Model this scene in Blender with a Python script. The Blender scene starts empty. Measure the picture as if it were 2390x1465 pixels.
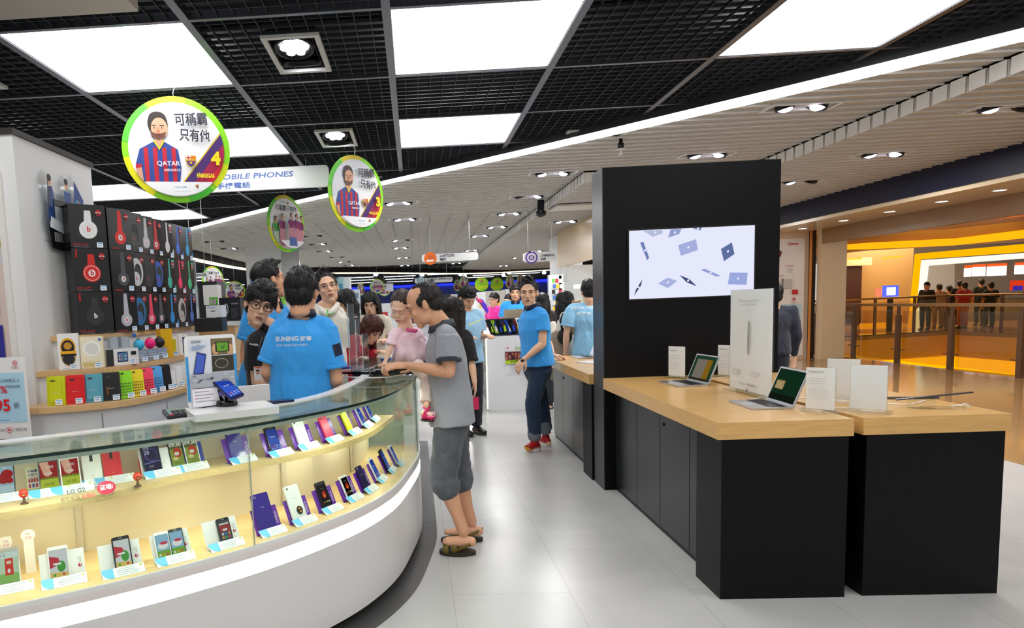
import bpy, bmesh, math, random
from mathutils import Vector, Matrix, noise
from mathutils.bvhtree import BVHTree
random.seed(7)
SC = bpy.context.scene
COL = SC.collection
PI = math.pi
rad = math.radians

# ------------------------------------------------------------------ camera
IW, IH = 2390.0, 1465.0
FPX, CX, CY = 1571.8, 892.87, 872.63
def cam_axes(yaw, pitch, roll):
    cy, sy, cp, sp = math.cos(yaw), math.sin(yaw), math.cos(pitch), math.sin(pitch)
    f = Vector((sy*cp, cy*cp, -sp)); r0 = Vector((cy, -sy, 0)); d0 = f.cross(r0)
    cr, sr = math.cos(roll), math.sin(roll)
    return cr*r0+sr*d0, -sr*r0+cr*d0, f
CR, CD, CF = cam_axes(rad(-2.84669736), rad(5.79860084), rad(2.34814813))
CAMZ = 1.5
cd = bpy.data.cameras.new('camera'); cam = bpy.data.objects.new('camera', cd); COL.objects.link(cam)
cd.sensor_fit = 'HORIZONTAL'; cd.sensor_width = 36; cd.lens = FPX/IW*36
cd.shift_x = (IW/2-CX)/IW; cd.shift_y = (CY-IH/2)/IW; cd.clip_start = .05; cd.clip_end = 300
U, B = -CD, -CF
cam.matrix_world = Matrix(((CR.x, U.x, B.x, 0), (CR.y, U.y, B.y, 0), (CR.z, U.z, B.z, CAMZ), (0, 0, 0, 1)))
SC.camera = cam
def ray(px, py):
    return CR*((px-CX)/FPX)+CD*((py-CY)/FPX)+CF
def A(px, py, Y):            # the point at depth Y seen at a pixel
    d = ray(px, py); t = Y/d.y
    return Vector((d.x*t, Y, CAMZ+d.z*t))
def PX(p):                    # the pixel column and row at which a point shows
    v = Vector((p[0], p[1], p[2]-CAMZ)); k = v.dot(CF)
    return v.dot(CR)/k*FPX+CX, v.dot(CD)/k*FPX+CY
def PZ(px, py, z):           # the point at height z seen at a pixel
    d = ray(px, py); t = (z-CAMZ)/d.z
    return Vector((d.x*t, d.y*t, z))

# ------------------------------------------------------------------ world, exposure
w = bpy.data.worlds.new('world'); SC.world = w; w.use_nodes = True
w.node_tree.nodes['Background'].inputs[0].default_value = (1, .97, .93, 1)
w.node_tree.nodes['Background'].inputs[1].default_value = .55
SC.view_settings.view_transform = 'Standard'; SC.view_settings.look = 'None'
SC.view_settings.gamma = 1; SC.view_settings.use_curve_mapping = False
SC.view_settings.exposure = 0.0
SC.cycles.use_denoising = True
SC.cycles.max_bounces = 8; SC.cycles.transparent_max_bounces = 16
SC.cycles.sample_clamp_indirect = 6
SC.cycles.caustics_reflective = False; SC.cycles.caustics_refractive = False
PANEL_E, LED_E, SPOT_E = 6.0, 4.5, 12.0

def area(name, loc, sx, sy, power, col=(1, 1, 1), rot=(0, 0, 0), parent=None):
    l = bpy.data.lights.new(name, 'AREA'); l.shape = 'RECTANGLE'; l.size = sx; l.size_y = sy
    l.energy = power; l.color = col
    o = bpy.data.objects.new(name, l); COL.objects.link(o); o.location = loc; o.rotation_euler = rot
    if parent: o.parent = parent
    return o

# ------------------------------------------------------------------ materials
def lin(h):
    if isinstance(h, str):
        v = [int(h[i:i+2], 16)/255 for i in (0, 2, 4)]
        return tuple(c/12.92 if c <= .04045 else ((c+.055)/1.055)**2.4 for c in v)
    return h
MC = {}
def mat(h, rough=.5, metal=0, emit=0, spec=.5, noise_amt=0, nscale=20, bump=0, bscale=60, stretch=(1, 1, 1), alpha=1, trans=0, sss=0, coat=0, ior=1.45):
    key = (h, rough, metal, emit, spec, noise_amt, nscale, bump, bscale, stretch, alpha, trans, sss, coat, ior)
    if key in MC: return MC[key]
    m = bpy.data.materials.new('material'); m.use_nodes = True
    nt = m.node_tree; b = nt.nodes['Principled BSDF']; c = lin(h)
    I = b.inputs
    I['Base Color'].default_value = (*c, 1); I['Roughness'].default_value = rough
    I['Metallic'].default_value = metal; I['Specular IOR Level'].default_value = spec; I['IOR'].default_value = ior
    if emit:
        I['Emission Color'].default_value = (*c, 1); I['Emission Strength'].default_value = emit
    if alpha < 1: I['Alpha'].default_value = alpha
    if trans: I['Transmission Weight'].default_value = trans
    if coat: I['Coat Weight'].default_value = coat; I['Coat Roughness'].default_value = .08
    if sss:
        I['Subsurface Weight'].default_value = sss; I['Subsurface Radius'].default_value = (.012, .005, .003); I['Subsurface Scale'].default_value = 1
    if noise_amt or bump:
        tc = nt.nodes.new('ShaderNodeTexCoord'); mp = nt.nodes.new('ShaderNodeMapping'); mp.inputs['Scale'].default_value = stretch
        nt.links.new(tc.outputs['Object'], mp.inputs[0])
    if noise_amt:
        n = nt.nodes.new('ShaderNodeTexNoise'); n.inputs['Scale'].default_value = nscale; n.inputs['Detail'].default_value = 5
        nt.links.new(mp.outputs[0], n.inputs[0])
        mx = nt.nodes.new('ShaderNodeMix'); mx.data_type = 'RGBA'
        mx.inputs[6].default_value = (*[max(0, x*(1-noise_amt)) for x in c], 1); mx.inputs[7].default_value = (*[min(1, x*(1+noise_amt)) for x in c], 1)
        nt.links.new(n.outputs[0], mx.inputs[0]); nt.links.new(mx.outputs[2], I['Base Color'])
    if bump:
        n = nt.nodes.new('ShaderNodeTexNoise'); n.inputs['Scale'].default_value = bscale; n.inputs['Detail'].default_value = 4
        nt.links.new(mp.outputs[0], n.inputs[0])
        bp = nt.nodes.new('ShaderNodeBump'); bp.inputs['Strength'].default_value = bump; bp.inputs['Distance'].default_value = .01
        nt.links.new(n.outputs[0], bp.inputs['Height']); nt.links.new(bp.outputs[0], I['Normal'])
    MC[key] = m; return m
def cloth(h, fold=.6, fine=.12):
    key = ('C', h, fold, fine)
    if key in MC: return MC[key]
    m = bpy.data.materials.new('cloth'); m.use_nodes = True; nt = m.node_tree; b = nt.nodes['Principled BSDF']
    b.inputs['Base Color'].default_value = (*lin(h), 1); b.inputs['Roughness'].default_value = .85; b.inputs['Sheen Weight'].default_value = .15
    tc = nt.nodes.new('ShaderNodeTexCoord'); mp = nt.nodes.new('ShaderNodeMapping'); mp.inputs['Scale'].default_value = (1, 1, .45); nt.links.new(tc.outputs['Object'], mp.inputs[0])
    n1 = nt.nodes.new('ShaderNodeTexNoise'); n1.inputs['Scale'].default_value = 9; n1.inputs['Detail'].default_value = 3; n1.inputs['Distortion'].default_value = 1.6
    n2 = nt.nodes.new('ShaderNodeTexNoise'); n2.inputs['Scale'].default_value = 420
    nt.links.new(mp.outputs[0], n1.inputs[0]); nt.links.new(tc.outputs['Object'], n2.inputs[0])
    b1 = nt.nodes.new('ShaderNodeBump'); b1.inputs['Strength'].default_value = fold; b1.inputs['Distance'].default_value = .03
    b2 = nt.nodes.new('ShaderNodeBump'); b2.inputs['Strength'].default_value = fine; b2.inputs['Distance'].default_value = .002
    nt.links.new(n1.outputs[0], b1.inputs['Height']); nt.links.new(n2.outputs[0], b2.inputs['Height']); nt.links.new(b1.outputs[0], b2.inputs['Normal']); nt.links.new(b2.outputs[0], b.inputs['Normal'])
    MC[key] = m; return m
def emis(h, e):
    key = ('E', h, e)
    if key in MC: return MC[key]
    m = bpy.data.materials.new('glow'); m.use_nodes = True; nt = m.node_tree; nt.nodes.clear()
    o = nt.nodes.new('ShaderNodeOutputMaterial'); s = nt.nodes.new('ShaderNodeEmission')
    s.inputs[0].default_value = (*lin(h), 1); s.inputs[1].default_value = e
    nt.links.new(s.outputs[0], o.inputs[0]); MC[key] = m; return m
def glass(tint='e8f2ee', refl=1.45):          # thin clear sheet: mostly passes straight through, mirrors by Fresnel
    key = ('G', tint, refl)
    if key in MC: return MC[key]
    m = bpy.data.materials.new('clear_glass'); m.use_nodes = True; nt = m.node_tree; nt.nodes.clear()
    o = nt.nodes.new('ShaderNodeOutputMaterial'); mx = nt.nodes.new('ShaderNodeMixShader')
    t = nt.nodes.new('ShaderNodeBsdfTransparent'); t.inputs[0].default_value = (*lin(tint), 1)
    g = nt.nodes.new('ShaderNodeBsdfGlossy'); g.inputs['Roughness'].default_value = .01
    lw = nt.nodes.new('ShaderNodeLayerWeight'); lw.inputs[0].default_value = .5
    pw = nt.nodes.new('ShaderNodeMath'); pw.operation = 'POWER'; pw.inputs[1].default_value = 4.5
    f = nt.nodes.new('ShaderNodeMath'); f.operation = 'MULTIPLY_ADD'; f.inputs[1].default_value = .7; f.inputs[2].default_value = (refl-1)*.07
    nt.links.new(lw.outputs['Facing'], pw.inputs[0]); nt.links.new(pw.outputs[0], f.inputs[0])
    nt.links.new(f.outputs[0], mx.inputs[0]); nt.links.new(t.outputs[0], mx.inputs[1]); nt.links.new(g.outputs[0], mx.inputs[2])
    nt.links.new(mx.outputs[0], o.inputs[0]); MC[key] = m; return m
def wood(h='dcb986', axis=(1, 12, 12), rough=.3):
    key = ('W', h, axis, rough)
    if key in MC: return MC[key]
    m = bpy.data.materials.new('maple_wood'); m.use_nodes = True; nt = m.node_tree; b = nt.nodes['Principled BSDF']
    tc = nt.nodes.new('ShaderNodeTexCoord'); mp = nt.nodes.new('ShaderNodeMapping'); mp.inputs['Scale'].default_value = axis
    n = nt.nodes.new('ShaderNodeTexNoise'); n.inputs['Scale'].default_value = 6; n.inputs['Detail'].default_value = 8
    rp = nt.nodes.new('ShaderNodeValToRGB'); c = lin(h)
    rp.color_ramp.elements[0].position = .3; rp.color_ramp.elements[0].color = (*[x*.88 for x in c], 1)
    rp.color_ramp.elements[1].position = .7; rp.color_ramp.elements[1].color = (*[min(1, x*1.05) for x in c], 1)
    nt.links.new(tc.outputs['Object'], mp.inputs[0]); nt.links.new(mp.outputs[0], n.inputs[0]); nt.links.new(n.outputs[0], rp.inputs[0])
    nt.links.new(rp.outputs[0], b.inputs['Base Color']); b.inputs['Roughness'].default_value = rough
    MC[key] = m; return m
GLASS = glass(); ACRYL = glass('fafcfc', 1.2)
WHITE = mat('e9e8e6', .35); GLOSSW = mat('eeeeec', .15)
BLACKLAM = mat('08090b', .42, spec=.22, noise_amt=.06, nscale=3)
CHROME = mat('c8c8ca', .2, 1)

# ------------------------------------------------------------------ mesh helpers
class MB:
    def __init__(s): s.bm = bmesh.new(); s.mats = []
    def mi(s, m):
        if m not in s.mats: s.mats.append(m)
        return s.mats.index(m)
    def faces(s, vs, fs, m, smooth=False):
        v = [s.bm.verts.new(p) for p in vs]; k = s.mi(m)
        for f in fs:
            try:
                q = s.bm.faces.new([v[i] for i in f]); q.material_index = k; q.smooth = smooth
            except ValueError: pass
        return v
    def box(s, x0, x1, y0, y1, z0, z1, m, M=None):
        vs = [Vector((x, y, z)) for z in (z0, z1) for y in (y0, y1) for x in (x0, x1)]
        if M: vs = [M @ v for v in vs]
        return s.faces(vs, [(0, 2, 3, 1), (4, 5, 7, 6), (0, 1, 5, 4), (2, 6, 7, 3), (0, 4, 6, 2), (1, 3, 7, 5)], m)
    def rbox(s, x0, x1, y0, y1, z0, z1, m, r=.01, M=None, n=3, ax='z'):     # box with rounded corners round one axis
        def c2(a0, a1, b0, b1):
            o = []
            for (cx, cy, t) in ((a1-r, b1-r, 0), (a0+r, b1-r, 1), (a0+r, b0+r, 2), (a1-r, b0+r, 3)):
                for i in range(n+1):
                    a = PI/2*(t+i/n); o.append((cx+r*math.cos(a), cy+r*math.sin(a)))
            return o
        if ax == 'z': P = c2(x0, x1, y0, y1); lo = [Vector((a, b, z0)) for a, b in P]; hi = [Vector((a, b, z1)) for a, b in P]
        elif ax == 'y': P = c2(x0, x1, z0, z1); lo = [Vector((a, y1, b)) for a, b in P]; hi = [Vector((a, y0, b)) for a, b in P]
        else: P = c2(y0, y1, z0, z1); lo = [Vector((x0, a, b)) for a, b in P]; hi = [Vector((x1, a, b)) for a, b in P]
        k = len(P); vs = lo+hi
        if M: vs = [M @ v for v in vs]
        s.faces(vs, [tuple(range(k-1, -1, -1)), tuple(range(k, 2*k))]+[(i, (i+1) % k, k+(i+1) % k, k+i) for i in range(k)], m)
    def prism(s, poly, z0, z1, m, smooth=False):
        k = len(poly); vs = [(p[0], p[1], z0) for p in poly]+[(p[0], p[1], z1) for p in poly]
        s.faces(vs, [tuple(range(k-1, -1, -1)), tuple(range(k, 2*k))]+[(i, (i+1) % k, k+(i+1) % k, k+i) for i in range(k)], m, smooth)
    def strip(s, a, b, z0a, z1a, m, z0b=None, z1b=None, smooth=True):       # closed ribbon between plan curves a and b
        z0b = z0a if z0b is None else z0b; z1b = z1a if z1b is None else z1b
        n = len(a); vs = []
        for p, q in zip(a, b): vs += [(p[0], p[1], z0a), (p[0], p[1], z1a), (q[0], q[1], z1b), (q[0], q[1], z0b)]
        fs = [(0, 1, 2, 3), tuple(4*(n-1)+i for i in (3, 2, 1, 0))]
        for i in range(n-1):
            for j in range(4): fs.append((4*i+j, 4*i+4+j, 4*i+4+(j+1) % 4, 4*i+(j+1) % 4))
        s.faces(vs, fs, m)
    def tube(s, pts, r, m, seg=8, caps=True, sq=None):
        pts = [Vector(p) for p in pts]; n = len(pts)
        rs = r if isinstance(r, (list, tuple)) else [r]*n
        vs = []; up = None
        for i, p in enumerate(pts):
            t = (pts[min(i+1, n-1)]-pts[max(i-1, 0)]).normalized()
            if up is None:
                up = Vector((0, 0, 1)) if abs(t.z) < .9 else Vector((1, 0, 0))
            a = t.cross(up).normalized(); up = a.cross(t).normalized()
            for j in range(seg):
                th = 2*PI*j/seg; vs.append(p+(a*math.cos(th)+up*math.sin(th))*rs[i])
        fs = [(i*seg+j, i*seg+(j+1) % seg, (i+1)*seg+(j+1) % seg, (i+1)*seg+j) for i in range(n-1) for j in range(seg)]
        if caps: fs += [tuple(range(seg-1, -1, -1)), tuple((n-1)*seg+j for j in range(seg))]
        s.faces(vs, fs, m, True)
    def lathe(s, prof, c, m, seg=20, M=None):
        vs = [Vector((c[0]+r*math.cos(2*PI*j/seg), c[1]+r*math.sin(2*PI*j/seg), c[2]+z)) for r, z in prof for j in range(seg)]
        if M: vs = [M @ v for v in vs]
        n = len(prof)
        fs = [(i*seg+j, i*seg+(j+1) % seg, (i+1)*seg+(j+1) % seg, (i+1)*seg+j) for i in range(n-1) for j in range(seg)]
        fs += [tuple(range(seg-1, -1, -1)), tuple((n-1)*seg+j for j in range(seg))]
        s.faces(vs, fs, m, True)
    def ell(s, c, r, m, rot=None, seg=16, rings=10):
        c = Vector(c); vs = []; R = rot or Matrix.Identity(3)
        for i in range(1, rings):
            ph = PI*i/rings
            for j in range(seg):
                th = 2*PI*j/seg
                vs.append(c+R @ Vector((r[0]*math.sin(ph)*math.cos(th), r[1]*math.sin(ph)*math.sin(th), r[2]*math.cos(ph))))
        n = len(vs); vs += [c+R @ Vector((0, 0, r[2])), c-R @ Vector((0, 0, r[2]))]
        fs = [(i*seg+j, (i+1)*seg+j, (i+1)*seg+(j+1) % seg, i*seg+(j+1) % seg) for i in range(rings-2) for j in range(seg)]
        fs += [(n, j, (j+1) % seg) for j in range(seg)]+[(n+1, (rings-2)*seg+(j+1) % seg, (rings-2)*seg+j) for j in range(seg)]
        s.faces(vs, fs, m, True)
    def sweep(s, P, R, m, side=(1, 0, 0), seg=14, cap=True):               # elliptical rings; R = (rx, ry) per point; rx along side
        P = [Vector(p) for p in P]; n = len(P); vs = []
        sides = side if isinstance(side, list) else [Vector(side)]*n
        ring = []
        for i in range(n):
            t = (P[min(i+1, n-1)]-P[max(i-1, 0)]).normalized(); sd = Vector(sides[i])
            a = (sd-t*sd.dot(t))
            a = a.normalized() if a.length > 1e-4 else t.orthogonal().normalized()
            b = t.cross(a); rx, ry = R[i] if isinstance(R[i], (tuple, list)) else (R[i], R[i])
            ring.append((P[i], a, b, rx, ry, t))
        if cap:
            p, a, b, rx, ry, t = ring[0]; k = min(rx, ry); pre = [(p-t*k*q, a, b, rx*f, ry*f, t) for q, f in ((.92, .4), (.6, .8))]
            p, a, b, rx, ry, t = ring[-1]; k = min(rx, ry); post = [(p+t*k*q, a, b, rx*f, ry*f, t) for q, f in ((.6, .8), (.92, .4))]
            ring = pre+ring+post
        for p, a, b, rx, ry, t in ring:
            for j in range(seg):
                th = 2*PI*j/seg; vs.append(p+a*(rx*math.cos(th))+b*(ry*math.sin(th)))
        n = len(ring)
        fs = [(i*seg+j, i*seg+(j+1) % seg, (i+1)*seg+(j+1) % seg, (i+1)*seg+j) for i in range(n-1) for j in range(seg)]
        fs += [tuple(range(seg-1, -1, -1)), tuple((n-1)*seg+j for j in range(seg))]
        s.faces(vs, fs, m, True)
    def build(s, name, parent=None, M=None, recalc=True):
        if recalc: bmesh.ops.recalc_face_normals(s.bm, faces=s.bm.faces)
        me = bpy.data.meshes.new(name); s.bm.to_mesh(me); s.bm.free()
        for m in s.mats: me.materials.append(m)
        o = bpy.data.objects.new(name, me); COL.objects.link(o)
        if M is not None: o.matrix_world = M
        if parent is not None: o.parent = parent
        return o
def remesh(o, vox, smooth=3, disp=None, fac=.5):
    md = o.modifiers.new('r', 'REMESH'); md.mode = 'VOXEL'; md.voxel_size = vox; md.use_smooth_shade = True
    if smooth:
        s_ = o.modifiers.new('s', 'SMOOTH'); s_.iterations = smooth; s_.factor = fac
    dg = bpy.context.evaluated_depsgraph_get(); dg.update()
    me = bpy.data.meshes.new_from_object(o.evaluated_get(dg)); old = o.data; mats = [m for m in old.materials]
    o.modifiers.clear(); o.data = me; bpy.data.meshes.remove(old)
    if not me.materials:
        for m in mats: me.materials.append(m)
    if disp:
        ns = [v.normal.copy() for v in me.vertices]
        for v, n in zip(me.vertices, ns):
            v.co += n*disp(v.co)
    me.polygons.foreach_set('use_smooth', [True]*len(me.polygons)); me.update()
    return o
def thing(name, label, cat, loc=(0, 0, 0), rz=0, group=None, M=None):
    o = bpy.data.objects.new(name, None); COL.objects.link(o)
    o.empty_display_size = .05
    if M is not None: o.matrix_world = M
    else: o.location = loc; o.rotation_euler = (0, 0, rz)
    return tag(o, label, cat, group)
def tag(o, label, cat, group=None):
    o['label'] = label; o['category'] = cat
    if group: o['group'] = group
    return o
def struct(mb, name, **k):
    o = mb.build(name, **k); o['kind'] = 'structure'; return o
def dup(root, loc=None, rz=None, label=None, group=None):
    r = root.copy(); COL.objects.link(r)
    if loc is not None: r.location = loc
    if rz is not None: r.rotation_euler = (0, 0, rz)
    if label: r['label'] = label
    if group: r['group'] = group
    for ch in list(root.children):
        c = ch.copy(); COL.objects.link(c); c.parent = r
        for g in list(ch.children):
            d = g.copy(); COL.objects.link(d); d.parent = c
    return r
def part(mb, name, parent): return mb.build(name, parent)
def one(name, parent, f):
    mb = MB(); f(mb); return mb.build(name, parent)

# ------------------------------------------------------------------ lettering and flat printed pictures
TC = {}
def text_mesh(s, bold=0, shear=0, res=2):
    key = (s, bold, shear, res)
    if key in TC: return TC[key]
    cu = bpy.data.curves.new('lettering', 'FONT'); cu.body = s; cu.resolution_u = res; cu.offset = bold; cu.shear = shear
    o = bpy.data.objects.new('lettering', cu); me = bpy.data.meshes.new_from_object(o)
    vs = [v.co.copy() for v in me.vertices]; fs = [tuple(p.vertices) for p in me.polygons]
    bpy.data.objects.remove(o); bpy.data.curves.remove(cu); bpy.data.meshes.remove(me)
    if vs:
        x0 = min(v.x for v in vs); x1 = max(v.x for v in vs); y0 = min(v.y for v in vs); y1 = max(v.y for v in vs)
        vs = [((v.x-x0), (v.y-y0)) for v in vs]; r = (vs, fs, x1-x0, y1-y0)
    else: r = ([], [], 1, 1)
    TC[key] = r; return r
class Art(MB):
    """flat layered picture in local x (right), z (up), facing -y"""
    def __init__(s, eps=.0006, lit=0, rough=.45, clip=None):
        super().__init__(); s.eps = eps; s.k = 0; s.lit = lit; s.rough = rough; s.clip = clip
    def M(s, c, lit=None):
        l = s.lit if lit is None else lit
        return emis(c, l) if l else mat(c, s.rough)
    def poly(s, pts, c, lit=None, clip=None):
        cl = clip or s.clip
        if cl: pts = clip_poly(pts, cl)
        if len(pts) < 3: return
        y = -s.eps*s.k; s.k += 1
        s.faces([(p[0], y, p[1]) for p in pts], [tuple(range(len(pts)))], s.M(c, lit))
    def rect(s, x0, z0, x1, z1, c, lit=None): s.poly([(x0, z0), (x1, z0), (x1, z1), (x0, z1)], c, lit)
    def ellp(s, cx, cz, rx, rz, c, lit=None, n=24, a0=0, a1=2*PI):
        full = abs(a1-a0-2*PI) < 1e-6
        p = [(cx+rx*math.cos(a0+(a1-a0)*i/n), cz+rz*math.sin(a0+(a1-a0)*i/n)) for i in range(n if full else n+1)]
        if not full: p.append((cx, cz))
        s.poly(p, c, lit)
    def text(s, t, x, z, c, w=None, h=None, bold=0, shear=0, lit=None, rot=0, res=2, center=False):
        vs, fs, tw, th = text_mesh(t, bold, shear, res)
        if not vs: return
        if w and h: sx, sz = w/tw, h/th
        elif w: sx = sz = w/tw
        else: sx = sz = h/th
        y = -s.eps*s.k; s.k += 1; cr, sr = math.cos(rot), math.sin(rot)
        ox = -tw*sx/2 if center else 0
        s.faces([(x+(a*sx+ox)*cr-b*sz*sr, y, z+(a*sx+ox)*sr+b*sz*cr) for a, b in vs], fs, s.M(c, lit))
    def lines(s, x0, z0, x1, n, dz, c, t=.0008):
        for i in range(n):
            s.rect(x0, z0-i*dz-t, x0+(x1-x0)*random.uniform(.7, 1), z0-i*dz, c)
    def build(s, name, parent=None, M=None): return super().build(name, parent, M, recalc=False)
def clip_poly(pts, cl):
    out = list(pts)
    for i in range(len(cl)):
        a, b = cl[i], cl[(i+1) % len(cl)]; inp, out = out, []
        def side(p): return (b[0]-a[0])*(p[1]-a[1])-(b[1]-a[1])*(p[0]-a[0])
        for j in range(len(inp)):
            p, q = inp[j-1], inp[j]; sp, sq = side(p), side(q)
            if (sp >= 0) != (sq >= 0):
                t = sp/(sp-sq); out.append((p[0]+(q[0]-p[0])*t, p[1]+(q[1]-p[1])*t))
            if sq >= 0: out.append(q)
        if not out: return []
    return out
def curve(pts, n):
    """Catmull-Rom through plan points, resampled to n points"""
    P = [Vector((p[0], p[1])) for p in pts]; P = [P[0]*2-P[1]]+P+[P[-1]*2-P[-2]]; out = []
    for i in range(1, len(P)-2):
        for k in range(16):
            t = k/16; a, b, c, d = P[i-1:i+3]
            out.append(.5*((2*b)+(c-a)*t+(2*a-5*b+4*c-d)*t*t+(3*b-a-3*c+d)*t**3))
    out.append(P[-2]); L = [0]
    for i in range(1, len(out)): L.append(L[-1]+(out[i]-out[i-1]).length)
    res = []; j = 0
    for k in range(n):
        s_ = L[-1]*k/(n-1)
        while j < len(L)-2 and L[j+1] < s_: j += 1
        t = (s_-L[j])/max(1e-9, L[j+1]-L[j]); res.append(out[j].lerp(out[j+1], min(1, max(0, t))))
    return res
def offset(c, d):            # move a plan curve to its left by d
    o = []
    for i, p in enumerate(c):
        t = (c[min(i+1, len(c)-1)]-c[max(i-1, 0)]).normalized(); o.append(p+Vector((-t.y, t.x))*d)
    return o
# ================================================================== the room
ORD = 'nearest second third fourth fifth sixth seventh eighth ninth tenth eleventh twelfth'.split()
NTH = ['first']+ORD[1:]
CEIL = 3.25
def tile_floor():
    m = bpy.data.materials.new('stone_tile'); m.use_nodes = True; nt = m.node_tree; b = nt.nodes['Principled BSDF']
    tc = nt.nodes.new('ShaderNodeTexCoord'); mp = nt.nodes.new('ShaderNodeMapping'); mp.inputs['Location'].default_value = (-.24, .45, 0)
    br = nt.nodes.new('ShaderNodeTexBrick'); br.offset = .5; br.inputs['Scale'].default_value = 1
    br.inputs['Brick Width'].default_value = 1.2; br.inputs['Row Height'].default_value = .6; br.inputs['Mortar Size'].default_value = .0022
    br.inputs['Color1'].default_value = (.52, .515, .495, 1); br.inputs['Color2'].default_value = (.485, .48, .465, 1); br.inputs['Mortar'].default_value = (.34, .33, .32, 1)
    rt = nt.nodes.new('ShaderNodeMapping'); rt.inputs['Rotation'].default_value = (0, 0, PI/2)
    n = nt.nodes.new('ShaderNodeTexNoise'); n.inputs['Scale'].default_value = 1.6; n.inputs['Detail'].default_value = 8; n.inputs['Distortion'].default_value = 1.2
    mx = nt.nodes.new('ShaderNodeMix'); mx.data_type = 'RGBA'; mx.blend_type = 'MULTIPLY'; mx.inputs[0].default_value = .35
    nt.links.new(tc.outputs['Object'], rt.inputs[0]); nt.links.new(rt.outputs[0], mp.inputs[0]); nt.links.new(mp.outputs[0], br.inputs[0])
    nt.links.new(tc.outputs['Object'], n.inputs[0]); nt.links.new(br.outputs[0], mx.inputs[6]); nt.links.new(n.outputs[0], mx.inputs[7])
    g = nt.nodes.new('ShaderNodeBrightContrast'); g.inputs[1].default_value = .10
    nt.links.new(mx.outputs[2], g.inputs[0]); nt.links.new(g.outputs[0], b.inputs['Base Color']); b.inputs['Roughness'].default_value = .28
    return m
f = MB(); f.box(-14, 9.25, -7, 62, -.1, 0, tile_floor()); f.box(9.25, 18, 38, 62, -.1, .01, mat('b8b8b6', .3)); struct(f, 'floor')

# open-cell black ceiling, bounded by the lit curve
LEDP = [(7.4, 1.6), (6.2, 2.9), (5.2, 3.9), (4.18, 4.97), (3.53, 5.66), (2.47, 6.73), (1.13, 8.06), (-.37, 9.42), (-2.19, 11.1), (-4.29, 13.3), (-6.5, 15.9), (-9, 19)]
LED = curve(LEDP, 60)
def led_x(y):                # X of the curve at depth y
    for a, b in zip(LED, LED[1:]):
        if min(a.y, b.y) <= y <= max(a.y, b.y): return a.x+(b.x-a.x)*(y-a.y)/(b.y-a.y+1e-9)
    return 7.4 if y < 1.6 else -9
def led_y(x):
    for a, b in zip(LED, LED[1:]):
        if min(a.x, b.x) <= x <= max(a.x, b.x): return a.y+(b.y-a.y)*(x-a.x)/(b.x-a.x+1e-9)
    return 1.6
dk = mat('0c0e12', .8); gridm = mat('30343a', .5, .2); barm = mat('64676f', .3, .75)
f = MB(); f.box(-14, 7.9, -7, 62, 3.75, 3.8, dk); f.box(7.9, 18, 38, 62, 3.4, 3.45, dk); struct(f, 'ceiling_slab')
PANELS = [(-2.5, 4.17), (-.1, 4.17), (2.3, 4.17), (-.1, 6.57), (-2.5, 6.57), (-4.9, 8.97), (-4.9, 11.37), (-2.5, 8.97), (4.7, 1.77), (-.1, 1.77), (-2.5, 1.77), (2.3, 1.77)]
PANELS = [p for p in PANELS if p[1]+1.2 < led_y(p[0]+1.2)+.05]
f = MB(); t = .002
x0 = -9.7
i = 0
while x0+i*.1 < 7.3:
    x = x0+i*.1; y1 = led_y(x)-.02; segs = [(1.2 if x > -6 else 4, y1)]
    for px, py in PANELS:
        if px+.01 < x < px+1.19:
            segs = [q for a, b in segs for q in ((a, min(b, py)), (max(a, py+1.2), b)) if q[1]-q[0] > .01]
    if i % 12:
        for a, b in segs: f.box(x-t, x+t, a, b, 3.25, 3.274, gridm)
    i += 1
i = 0
while 1.77+i*.1 < 18:
    y = 1.77+i*.1; x1 = led_x(y)-.02; segs = [(-9.7, x1)]
    for px, py in PANELS:
        if py+.01 < y < py+1.19: segs = [q for a, b in segs for q in ((a, min(b, px)), (max(a, px+1.2), b)) if q[1]-q[0] > .01]
    if i % 12:
        for a, b in segs: f.box(a, b, y-t, y+t, 3.25, 3.274, gridm)
    i += 1
struct(f, 'ceiling_grid')
f = MB()
for k in range(-8, 7):
    x = -.1+1.2*k; f.box(x-.026, x+.026, 1.2, led_y(x)-.03, 3.236, 3.3, barm)
struct(f, 'ceiling_rails')
f = MB()
for k in range(-1, 13):
    y = 4.17+1.2*k; f.box(-9.7, led_x(y)-.03, y-.017, y+.017, 3.238, 3.3, barm)
struct(f, 'ceiling_cross_rails')
f = MB(); f.box(-9, -1.45, 2.9, 3.82, 3.16, 3.235, mat('d9d2c8', .6)); struct(f, 'ceiling_bulkhead')

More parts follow.
